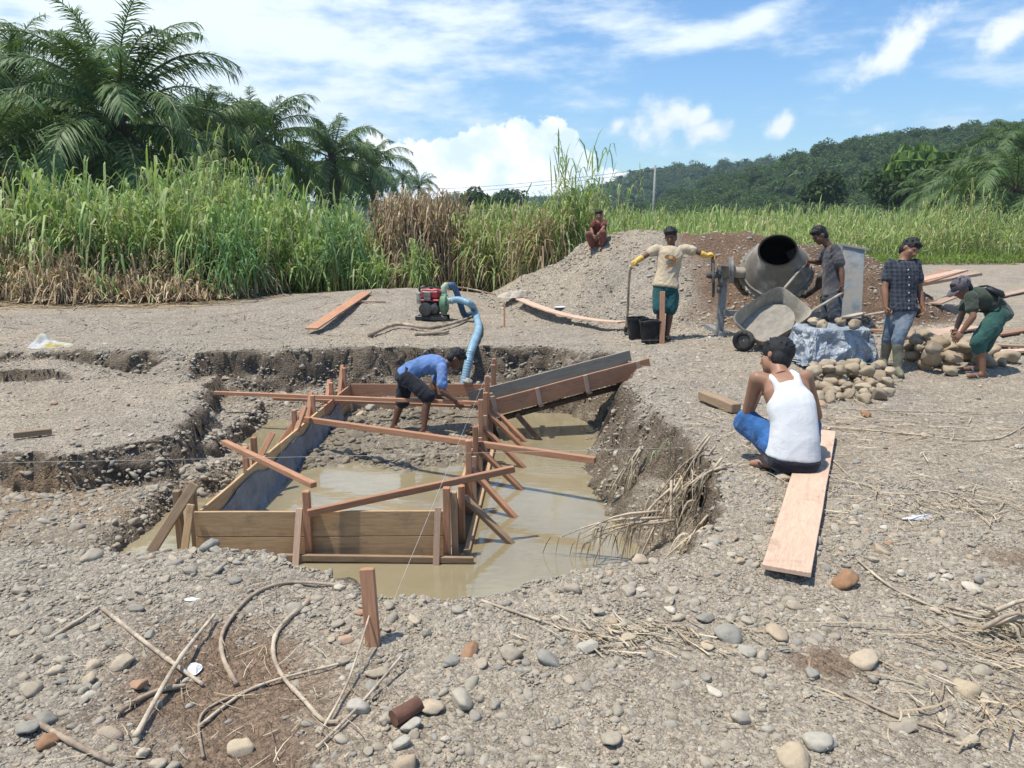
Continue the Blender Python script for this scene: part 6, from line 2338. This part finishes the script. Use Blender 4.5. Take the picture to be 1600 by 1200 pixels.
def pump():
    b = G(676, 500)
    o = thing('water_pump', 'small red engine with green water pump on a dark skid', 'water pump', b, R(-6))
    k = .92
    RED = plain('red_engine_paint', (.36, .03, .035), .45, .4, vary=.3, dirt=(.20, .12, .09), dirt_amt=.25)
    GRN = plain('green_pump_paint', (.12, .24, .13), .55, .35, vary=.3, dirt=(.22, .19, .14), dirt_amt=.3)
    PGR = plain('pale_green_pipe', (.40, .47, .34), .5, .35, vary=.2, dirt=(.3, .27, .2), dirt_amt=.2)
    GRY = plain('grey_engine_metal', (.33, .32, .29), .5, .4, .3, vary=.3, dirt=(.16, .13, .1), dirt_amt=.3)
    DK = plain('greasy_black_iron', (.03, .03, .03), .5, .4, vary=.5, dirt=(.12, .1, .08), dirt_amt=.3)
    GRD = plain('dark_oily_metal', (.10, .10, .095), .5, .4, .2, vary=.4, dirt=(.05, .045, .04), dirt_amt=.5, dscale=9)
    def bx(nm, c, s, m, ch=.012, ax=None):
        mb = MB(); mb.box([x * k for x in c], [x * k for x in s], ax, ch); return mb.build(nm, m, o)
    for y in (-.13, .13): bx('skid_rail', (0, y, .05), (.62, .06, .09), DK)
    bx('skid_plate', (0, 0, .105), (.50, .30, .02), DK)
    bx('crankcase', (-.03, 0, .24), (.34, .30, .24), DK, .03)
    mb = MB(); mb.lathe([(.01, 0), (.10, 0), (.115, .02), (.115, .05), (.06, .06), (.01, .06)], 24, (Vector((1, 0, 0)), Vector((0, 0, 1)), Vector((0, -1, 0))), (-.10 * k, -.15 * k, .23 * k), False); smooth_angle(mb.build('crankcase_cover', GRD, o))
    mb = MB(); mb.lathe([(.01, 0), (.075, 0), (.08, .03), (.03, .05), (.01, .05)], 20, (Vector((1, 0, 0)), Vector((0, 0, 1)), Vector((0, -1, 0))), (.07 * k, -.15 * k, .24 * k), False); smooth_angle(mb.build('starter_hub', GRD, o))
    tk = bx('fuel_tank', (-.02, .02, .50), (.38, .30, .20), RED, .045)
    mb = MB(); mb.lathe([(.01, 0), (.03, 0), (.032, .02), (.01, .03)], 14, None, (-.02 * k, .02 * k, .60 * k)); mb.build('tank_cap', DK, tk)
    bx('tank_bracket', (-.02, -.02, .39), (.36, .26, .04), RED, .01)
    rd = bx('radiator_screen', (-.06, -.15, .47), (.14, .05, .17), DK, .01)
    for i in range(6):
        mb = MB(); mb.box((-.06 * k, -.178 * k, (.405 + .026 * i) * k), (.13 * k, .012, .010)); mb.build('screen_bar', GRY, rd)
    mb = MB(); mb.lathe([(.01, -.095), (.05, -.095), (.058, -.085), (.058, .085), (.05, .095), (.01, .095)], 20, None, (-.23 * k, -.06 * k, .43 * k)); smooth_angle(mb.build('air_cleaner', GRY, o))
    mb = MB(); mb.tube([(-.2 * k, .05 * k, .5 * k), (-.26 * k, .05 * k, .57 * k), (-.25 * k, .04 * k, .66 * k)], .018, 8); mb.build('exhaust_pipe', DK, o, True)
    mb = MB(); mb.tube([(-.2 * k, -.1 * k, .62 * k), (0, -.12 * k, .645 * k), (.2 * k, -.1 * k, .62 * k)], .011, 6); mb.build('carry_bar', DK, o, True)
    X, Z, Y = Vector((0, 1, 0)), Vector((0, 0, 1)), Vector((1, 0, 0))
    mb = MB(); mb.lathe([(.01, 0), (.15, 0), (.175, .02), (.175, .10), (.15, .12), (.01, .12)], 28, (X, Z, Y), (.17 * k, 0, .32 * k), False); vol = smooth_angle(mb.build('pump_housing', GRN, o))
    for i in range(8):
        a = i * math.pi / 4
        mb = MB(); mb.capsule((.285 * k, .15 * math.cos(a) * k, (.32 + .15 * math.sin(a)) * k), (.30 * k, .15 * math.cos(a) * k, (.32 + .15 * math.sin(a)) * k), .011, .011, 6); mb.build('bolt', DK, vol, True)
    bx('pump_foot', (.235, 0, .15), (.07, .22, .10), GRN)
    mb = MB(); mb.lathe([(.05, 0), (.075, 0), (.075, .025), (.055, .03), (.055, .085), (.068, .09), (.068, .11), (.05, .11)], 20, (X, Z, Y), (.29 * k, -.02, .38 * k), False); smooth_angle(mb.build('outlet_flange', PGR, o))
    mb = MB(); pts = [Vector((.22 * k, .05 * k, .44 * k)), Vector((.22 * k, .05 * k, .56 * k)), Vector((.225 * k, .055 * k, .63 * k)), Vector((.26 * k, .07 * k, .665 * k)), Vector((.31 * k, .08 * k, .665 * k))]
    mb.tube(pts, .058, 14); mb.build('inlet_elbow', PGR, o, True)
    # hoses
    m, nt, bs = new_mat('blue_ribbed_hose'); q = NT(nt)
    col = q.ramp(q.noise(q.coord('Object'), 3.2, 5, .6), [(.35, (.13, .27, .38)), (.65, (.28, .41, .46))])
    q.L(q.mix(q.ramp(q.noise(q.coord('Object'), 9, 6, .7), [(.55, 0.0), (.7, .5)]), col, (.40, .43, .40)), bs.inputs['Base Color'])
    bs.inputs['Roughness'].default_value = .42
    def hose(label, ctrl, r, m):
        P = []
        for i in range(len(ctrl) - 1):
            p0 = ctrl[max(i - 1, 0)]; p1 = ctrl[i]; p2 = ctrl[i + 1]; p3 = ctrl[min(i + 2, len(ctrl) - 1)]
            for s in range(14):
                t = s / 14
                P.append(.5 * ((2 * p1) + (p2 - p0) * t + (2 * p0 - 5 * p1 + 4 * p2 - p3) * t * t + (3 * p1 - p0 - 3 * p2 + p3) * t ** 3))
        P.append(ctrl[-1])
        # even spacing, a rib every 3 cm
        L = [0]
        for i in range(1, len(P)): L.append(L[-1] + (P[i] - P[i - 1]).length)
        n = int(L[-1] / .009); Q = []; rad = []
        j = 0
        for i in range(n + 1):
            s = L[-1] * i / n
            while j < len(L) - 2 and L[j + 1] < s: j += 1
            Q.append(P[j].lerp(P[j + 1], (s - L[j]) / max(1e-6, L[j + 1] - L[j])))
            rad.append(r * (1 + .045 * math.sin(2 * math.pi * s / .036)))
        mb = MB(); mb.tube(Q, rad, 14)
        # hollow end
        tag(mb.build('hose', m, None, True, True), label, 'hose')
    w = Matrix.Translation(b) @ Matrix.Rotation(R(-6), 4, 'Z')
    def gp(u, v, lift): p = G(u, v); return p + Vector((0, 0, lift))
    rim = T(737, 541, 11.15)
    hose('thick pale blue ribbed hose curving from the pump down into the pit', [w @ Vector((.33, -.02, .35)), w @ Vector((.50, -.04, .37)), w @ Vector((.70, -.10, .30)), gp(741, 497, .14), gp(748, 518, .07), T(740, 536, 11.25), T(733, 560, 11.0), T(727, 590, 10.95), T(725, 603, 10.93)], .060, m)
    m2 = plain('dark_blue_hose', (.07, .13, .21), .45, vary=.3, bump=.2)
    hose('dark blue suction hose bending down behind the pump', [w @ Vector((.28, .075, .61)), w @ Vector((.36, .12, .60)), w @ Vector((.42, .18, .45)), w @ Vector((.47, .24, .25)), w @ Vector((.52, .35, .06)), w @ Vector((.62, .6, .05))], .055, m2)


pump()


def tarp():
    c = G(1315, 574); c.y += .42; c.z = gz(c.x, c.y)
    m, nt, b = new_mat('silver_blue_tarpaulin'); k = NT(nt)
    v = k.coord('Object')
    k.L(k.ramp(k.noise(v, 3, 4, .6), [(.3, (.25, .28, .31)), (.7, (.37, .40, .42))]), b.inputs['Base Color'])
    b.inputs['Roughness'].default_value = .36; b.inputs['Specular IOR Level'].default_value = .5
    vr = k.voro(v, 7, 'DISTANCE_TO_EDGE'); vr2 = k.voro(v, 17, 'DISTANCE_TO_EDGE')
    pb = k.bump(vr.outputs['Distance'], .5, .12, b)
    pb = k.bump(vr2.outputs['Distance'], .4, .06, b, pb)
    k.bump(k.noise(v, 22, 4, .6, 1.5), .25, .02, b, pb)
    nx, ny = 150, 126
    S, Tt = np.meshgrid(np.linspace(-.98, .98, nx), np.linspace(-.85, .85, ny))
    jr = np.random.default_rng(4); S = S + jr.uniform(-.002, .002, S.shape); Tt = Tt + jr.uniform(-.002, .002, S.shape)
    hx, hy, H = .36, .30, .40
    wob = .05 * vn(S * 3, Tt * 3, 7)
    exx = np.maximum(np.abs(S) - hx - wob, 0); exy = np.maximum(np.abs(Tt) - hy - wob, 0)
    ex = np.hypot(exx, exy)
    dropn = np.minimum(ex, H + .03)
    rest = np.maximum(ex - H, 0)
    nxd = np.where(ex > 0, exx / np.maximum(ex, 1e-6), 0) * np.sign(S); nyd = np.where(ex > 0, exy / np.maximum(ex, 1e-6), 0) * np.sign(Tt)
    out = .30 * dropn + .5 * rest
    X = np.clip(S, -hx, hx) + nxd * out; Y = np.clip(Tt, -hy, hy) + nyd * out
    Z = H - dropn + .04 * fbm(S * 2.5, Tt * 2.5, 3, 9) + .02 * (ex == 0)
    Z = np.maximum(Z, .012)
    fold = .5 - np.abs(vn(S * 4.2 + Tt * 3.4, Tt * 3.0 - S * 1.6, 12)) * 2.2
    fold2 = .5 - np.abs(vn(S * 9 - Tt * 6, Tt * 8 + S * 4, 14)) * 2.2
    f = (.055 * fold + .025 * fold2) * ss(0, .10, ex)
    X = X + nxd * f; Y = Y + nyd * f; Z = Z + (.016 * fold + .008 * fold2) * (ex < .25)
    V = np.stack([X, Y, Z], -1).reshape(-1, 3)
    i = (np.arange(nx - 1)[None, :] + (np.arange(ny - 1) * nx)[:, None]).ravel()
    o = link(bpy.data.objects.new('tarpaulin', np_mesh('tarpaulin', V, np.concatenate([np.stack([i, i + 1, i + 1 + nx], 1), np.stack([i, i + 1 + nx, i + nx], 1)]), None, True, m)))
    o.location = c; o.rotation_euler = (0, 0, R(6))
    tag(o, 'crumpled silver blue tarpaulin draped over stacked bags', 'tarpaulin')
    rr = random.Random(5)
    for (u, v_, r, lab) in ((1283, 515, .105, 'brown stone with clinging cement on the left of the tarpaulin'), (1270, 508, .10, 'pale stone at the back left edge of the tarpaulin'), (1335, 512, .105, 'smooth tan stone weighing down the right of the tarpaulin'), (1315, 502, .085, 'pale flat stone at the back of the tarpaulin')):
        t = (c.y - (.12 if v_ > 510 else -.22)) / (CP + (600 - v_) / FPX * SP); p = T(u, v_, t)
        s = bpy.data.objects.new('cobble', COBBLES[rr.randrange(8)]); s.location = (p.x, p.y, c.z + H + .06)
        s.scale = (r, r * .85, r * .85); s.rotation_euler = (0, .1, rr.uniform(0, 6)); link(s); tag(s, lab, 'stone')


tarp()


def crumpled(name, label, cat, u, v, L, W, H, mat, seed, rot=0, peak=None):
    c = G(u, v); n = 40
    A, Bm = np.meshgrid(np.linspace(-1, 1, n), np.linspace(-1, 1, n))
    r = np.hypot(A, Bm)
    body = np.clip(1 - r ** 2.2, 0, 1) ** .6
    Z = H * body * (.65 + .5 * fbm(A * 1.7, Bm * 1.7, 3, seed)) + .05 * H * (1 - np.abs(vn(A * 5, Bm * 5, seed + 3)) * 2) * body
    if peak: Z = Z + peak[2] * np.exp(-((A - peak[0]) / .28) ** 2 - ((Bm - peak[1]) / .35) ** 2)
    k = np.maximum(np.abs(A), np.abs(Bm)) / np.maximum(r, 1e-6)
    X = A * k * L / 2 * (1 + .15 * vn(A * 2, Bm * 2, seed + 5)); Y = Bm * k * W / 2 * (1 + .15 * vn(A * 2, Bm * 2, seed + 7))
    V = np.stack([X, Y, np.maximum(Z, .004)], -1).reshape(-1, 3)
    i = (np.arange(n - 1)[None, :] + (np.arange(n - 1) * n)[:, None]).ravel()
    o = link(bpy.data.objects.new(name, np_mesh(name, V, np.stack([i, i + 1, i + 1 + n, i + n], 1), None, True, mat)))
    o.location = c; o.rotation_euler = (0, 0, rot)
    return tag(o, label, cat)


WS = plain('white_woven_sack', (.50, .50, .48), .6, vary=.2, scale=6, bump=.5, dirt=(.42, .32, .07), dirt_amt=.42, dscale=4)
DS = plain('dirty_pale_sack', (.45, .39, .31), .8, vary=.2, scale=6, bump=.4, dirt=(.28, .22, .16), dirt_amt=.4)
WH = plain('white_litter', (.72, .73, .73), .5, vary=.08, bump=.1)
crumpled('sack', 'white and yellow sack crumpled on the gravel at the far left', 'sack', 78, 542, .6, .42, .12, WS, 3, .2, (-.25, .1, .12))
crumpled('sack', 'pale dirty sack lying at the left foot of the gravel heap', 'sack', 808, 464, .75, .5, .22, DS, 5, .3)
crumpled('plastic_litter', 'white strip of plastic on the gravel right of the pink plank', 'litter', 1432, 811, .20, .045, .03, WH, 7, .1)
crumpled('plastic_litter', 'small white wrapper on the earth at the left rim', 'litter', 300, 939, .075, .035, .012, WH, 9, .1)
crumpled('plastic_litter', 'clear white plastic scrap under the crossed canes', 'litter', 303, 1047, .06, .09, .03, WH, 10, .5)
crumpled('plastic_litter', 'white paper at the foot of the gravel heap left of the hoe', 'litter', 878, 480, .28, .18, .03, WH, 11, .2)


# ------------------------------------------------------------------ canes, roots and straw
def cane(label, pts, r, knot=.16, mat='cane', lift=.004, taper=.7, cat='stalk'):
    r = r * .7
    W = []
    for p in pts:
        q = G(p[0], p[1]); q.z += lift + (p[2] if len(p) > 2 else 0); W.append(q)
    P = []
    for i in range(len(W) - 1):
        p0, p1, p2, p3 = W[max(i - 1, 0)], W[i], W[i + 1], W[min(i + 2, len(W) - 1)]
        for s in range(10):
            t = s / 10
            P.append(.5 * ((2 * p1) + (p2 - p0) * t + (2 * p0 - 5 * p1 + 4 * p2 - p3) * t * t + (3 * p1 - p0 - 3 * p2 + p3) * t ** 3))
    P.append(W[-1])
    s = 0; rad = []; n = len(P)
    for i, p in enumerate(P):
        if i: s += (P[i] - P[i - 1]).length
        k = abs((s / knot) % 1 - .5) * 2
        rad.append(r * (1 - (1 - taper) * i / n) * (1 + (.28 if k > .88 else 0) + random.uniform(-.05, .05)))
        P[i] = p + Vector((0, 0, r))
    mb = MB(); mb.tube(P, rad, 8)
    return tag(mb.build('dry_stalk' if mat == 'cane' else 'dead_root', M[mat], None, True, True), label, cat)


cane('long straight cane slanting right, lower end under the crossing cane', [(163, 958), (235, 1015), (318, 1078)], .0155)
cane('straight cane crossing over the slanting cane, lower end at the bottom left', [(213, 1160, 0), (280, 1055, .04), (336, 972, .02)], .015)
cane('short cane pointing up left of the crossed canes', [(78, 1003), (155, 955)], .013)
cane('long cane curled into a hook in the middle of the brown earth', [(482, 945), (440, 985), (427, 1020), (440, 1060), (475, 1100), (505, 1134), (530, 1135)], .0155, .12)
cane('long arched root along the left rim of the pit', [(370, 1075), (348, 1030), (352, 985), (395, 935), (450, 915), (530, 918)], .0145, .14, 'root')
cane('thin cane lying across the foot of the hooked cane', [(310, 1140), (400, 1080), (535, 1040)], .010)
cane('split dry cane leaf standing up beside the hooked cane', [(500, 1150), (545, 1080, .03), (582, 1005, .14)], .008, .5)
cane('split dry cane leaf leaning right from the bottom edge', [(495, 1175), (560, 1120, .02), (630, 1045, .05)], .009, .5)
cane('thin twisted root below the arched root', [(318, 1190), (312, 1130), (340, 1105), (420, 1072)], .008, .2, 'root')
cane('grey weathered branch in the bottom left corner', [(45, 1128), (110, 1165), (175, 1200)], .017, .3, 'root')
cane('short branch between the stones left of the crossed canes', [(185, 1118), (240, 1092), (290, 1078)], .016, .3, 'root')
cane('long dry cane reaching into the gravel right of the pit', [(752, 942), (800, 960), (880, 985), (965, 1003)], .011)
cane('thin cane stuck upright in the water edge of the pit', [(657, 950, 0), (658, 925, .02), (662, 878, .14)], .010)
cane('thin straw stalk on the right gravel by the pink plank end', [(1340, 878), (1400, 925), (1500, 965), (1620, 985)], .009)
cane('long thin stalk at the lower right with a green leaf', [(1318, 1088), (1400, 1125), (1490, 1152)], .009, .2, 'root')
cane('bent stalk crossing the straw at the right edge', [(1475, 952), (1530, 965), (1610, 978)], .010)
cane('long straw stalk on the ground right of the squatting man', [(1285, 668), (1400, 678), (1540, 690), (1600, 668)], .010)
cane('second straw stalk lower on the right ground', [(1360, 770), (1420, 775), (1465, 770), (1520, 788)], .008)
cane('straw stalk lying straight on the right ground above the white plastic', [(1420, 752), (1495, 742)], .007)
cane('thin straw stalk beside the far end of the pink plank', [(1300, 720), (1325, 745), (1345, 768)], .007)
cane('long dry stalk behind the straw at the right', [(1300, 640), (1420, 645), (1590, 647)], .008)
cane('weathered driftwood trunk lying in front of the pump', [(578, 528), (620, 514, .04), (680, 519, .04), (745, 498, .02)], .05, .9, 'root', cat='driftwood')
cane('shorter driftwood branch below the driftwood trunk', [(648, 525), (685, 524), (700, 521)], .045, .9, 'root', cat='driftwood')
mbp = MB(); pp, pq = G(615, 1138), G(655, 1115)
pp.z += .03; pq.z += .03
mbp.lathe([(.02, 0), (.030, 0), (.030, (pq - pp).length), (.02, (pq - pp).length)], 16, ((pq - pp).normalized().orthogonal().normalized(), (pq - pp).normalized().cross((pq - pp).normalized().orthogonal().normalized()), (pq - pp).normalized()), pp)
tag(smooth_angle(mbp.build('pipe_stub', plain('rusty_iron', (.15, .075, .05), .85, vary=.4, bump=.8), None, False, True)), 'short rusty brown pipe stub lying among the near stones', 'pipe')


def litter():
    rng = np.random.default_rng(19)
    # straw scattered on the ground
    parts = []
    def strew(n, cx, cy, sx, sy, Lm, pal, w=.006, az=None):
        x = rng.normal(cx, sx, n); y = rng.normal(cy, sy, n)
        k = pit_dist(x, y) < -.02; x, y = x[k], y[k]; n = len(x)
        a = rng.uniform(0, np.pi, n) if az is None else rng.normal(az, .5, n)
        L = Lm * rng.lognormal(0, .5, n)
        q = np.linspace(-.5, .5, 4)
        bend = rng.normal(0, .18, n)
        cx_ = x[:, None] + np.cos(a)[:, None] * L[:, None] * q - np.sin(a)[:, None] * (bend * L)[:, None] * (q ** 2)
        cy_ = y[:, None] + np.sin(a)[:, None] * L[:, None] * q + np.cos(a)[:, None] * (bend * L)[:, None] * (q ** 2)
        cz_ = height(cx_, cy_) + .012 + rng.random((n, 1)) * .02
        cz_ = np.maximum(cz_, cz_.mean(1, keepdims=True))
        cent = np.stack([cx_, cy_, cz_], -1)
        sd = np.stack([-np.sin(a), np.cos(a), rng.uniform(-.3, .3, n)], 1)
        W = np.tile([.7, 1, .9, .4], (n, 1)) * w * rng.uniform(.5, 1.5, (n, 1))
        pal = np.array(pal)
        parts.append(strip_mesh(cent, sd, W, pal[rng.integers(0, len(pal), n)] * rng.uniform(.8, 1.2, (n, 1))))
    ST = [(.52, .42, .28), (.44, .34, .22), (.60, .50, .36), (.34, .25, .16)]
    strew(420, 3.4, 6.6, 1.2, .6, .16, ST, az=0); strew(160, 2.6, 6.8, .5, .25, .14, ST)
    strew(120, 2.5, 5.0, .5, .3, .14, ST); strew(170, 2.9, 4.6, .6, .12, .12, ST); strew(150, 1.9, 2.55, .35, .14, .09, ST); strew(190, 2.35, 3.05, .35, .12, .14, ST, az=2.6)
    strew(120, .55, 3.05, .25, .08, .09, ST, az=2.5); strew(260, -1.1, 2.7, .4, .45, .07, ST + [(.25, .17, .11)], .003)
    strew(160, -5.5, 13.5, 3, 1.2, .35, [(.40, .32, .22), (.25, .18, .12)], .015); strew(150, 3.0, 8.0, 1.5, 1.0, .12, ST)
    strew(1300, -9.2, 16.1, 1.8, .45, .5, STRAW + [(.47, .36, .23)], .02, 0)
    reed_object('straw_litter', 'dry straw and leaf scraps strewn over the ground', 'straw', 'stuff', parts, M['dry'])

    # dead reed clumps tumbled down the right bank
    def tumble(label, o, tip, n, L, droop, spread, pal=None, stem=True):
        o, tip = Vector(o), Vector(tip)
        d0 = np.array(tip - o)
        stems = [(np.array(o) + rng.normal(0, spread * .5, 3), d0 * rng.uniform(.6, 1.05) + rng.normal(0, spread * 1.4, 3)) for _ in range(4)]
        k = rng.integers(0, 4, n); sp = rng.uniform(.05, 1, n)
        st = np.array([stems[a][0] + stems[a][1] * b for a, b in zip(k, sp)])
        Ln = L * rng.uniform(.25, .75, n)
        hz = rng.normal(0, 1, (n, 3)) * .35 + d0 / np.linalg.norm(d0) * .6; hz[:, 2] = 0
        q = np.linspace(0, 1, 6)
        cent = st[:, None, :] + hz[:, None, :] * Ln[:, None, None] * (q ** .7)[None, :, None] * .6
        cent[..., 2] += Ln[:, None] * (.18 * np.sin(np.pi * q) - (.35 + droop * 2.2) * q ** 1.6)
        sd = rng.normal(0, 1, (n, 3)); sd[:, 2] *= .3; sd /= np.linalg.norm(sd, axis=1)[:, None]
        W = np.tile([.5, 1, 1, .9, .6, .1], (n, 1)) * .011 * rng.uniform(.4, 1.4, (n, 1))
        p = np.array(pal or [(.50, .40, .27), (.38, .29, .19), (.58, .49, .35), (.30, .22, .14)])
        V, F, C = strip_mesh(cent, sd, W, p[rng.integers(0, len(p), n)] * rng.uniform(.75, 1.2, (n, 1)))
        root = thing('dead_reed_clump', label, 'dead reeds', o, 0, 'dead reeds on the right bank')
        link(bpy.data.objects.new('leaves', np_mesh('leaves', V - np.array(o), F, C, False, M['dry'])), root)
        if stem:
            for a, b in stems:
                a = Vector(a) - o; b = Vector(b)
                mb = MB(); mb.tube([a + b * s + Vector((0, 0, .05 * math.sin(3 * s))) for s in (-.25, 0, .25, .5, .75, 1.0)], [.011, .011, .010, .008, .006, .003], 6); mb.build('stem', M['cane'], root, True)
    tumble('pale dead reed bundle fanning down the upper right bank', T(1090, 705, 6.1), T(1035, 800, 6.3), 80, .7, .10, .06)
    tumble('dead reed drooping over the water at the foot of the right bank', T(1010, 812, 5.9), T(900, 850, 6.0), 60, .5, .30, .07)
    tumble('dead reed stalk hanging at the left edge of the right bank', T(995, 712, 7.0), T(960, 795, 7.0), 44, .5, .08, .04)
    tumble('dead reed stems reaching from the hollow down to the water', T(1045, 770, 6.0), T(1000, 900, 5.7), 60, .6, .05, .07)
    tumble('dark dry leaf fan in the hollow below the rim of the right bank', T(1110, 800, 5.5), T(1040, 885, 5.5), 70, .5, .06, .08)
    tumble('green tinged reed leaves on the top of the right bank', T(1050, 690, 6.7), T(1020, 720, 6.6), 20, .3, .05, .05, [(.3, .36, .2), (.45, .40, .26)], False)
    tumble('dead reed leaning from the rim beside the squatting man\'s feet', T(1125, 730, 5.7), T(1065, 810, 5.8), 40, .5, .05, .05)
    a, b = G(1545, 990), G(1600, 1005)
    tumble('dry brown reed tuft at the right edge of the near gravel', a + Vector((0, 0, .10)), b + Vector((0.1, 0, .05)), 60, .3, .12, .05)


litter()

# mounds of litter and brush behind: dry branches piled left of the heap
cane('pile of bent dry branches behind the pump, uppermost branch', [(655, 452), (690, 446, .10), (735, 452, .05), (760, 463)], .03, .6, 'root')
cane('lower bent dry branch behind the pump', [(672, 460), (715, 455, .06), (775, 462)], .028, .6, 'root')

# ------------------------------------------------------------------ haze
HZ = MB(); HZ.box((0, 520, 70), (2300, 1300, 146))
hm = bpy.data.materials.new('haze_air'); hm.use_nodes = True
hn = hm.node_tree; hn.nodes.clear()
ho = hn.nodes.new('ShaderNodeOutputMaterial'); pv = hn.nodes.new('ShaderNodeVolumePrincipled')
pv.inputs['Color'].default_value = (.70, .86, 1.0, 1); pv.inputs['Density'].default_value = .00032; pv.inputs['Anisotropy'].default_value = .3
hn.links.new(pv.outputs[0], ho.inputs['Volume'])
haze = HZ.build('haze', hm, None)
tag(haze, 'thin bluish haze in the air', 'haze', kind='stuff')
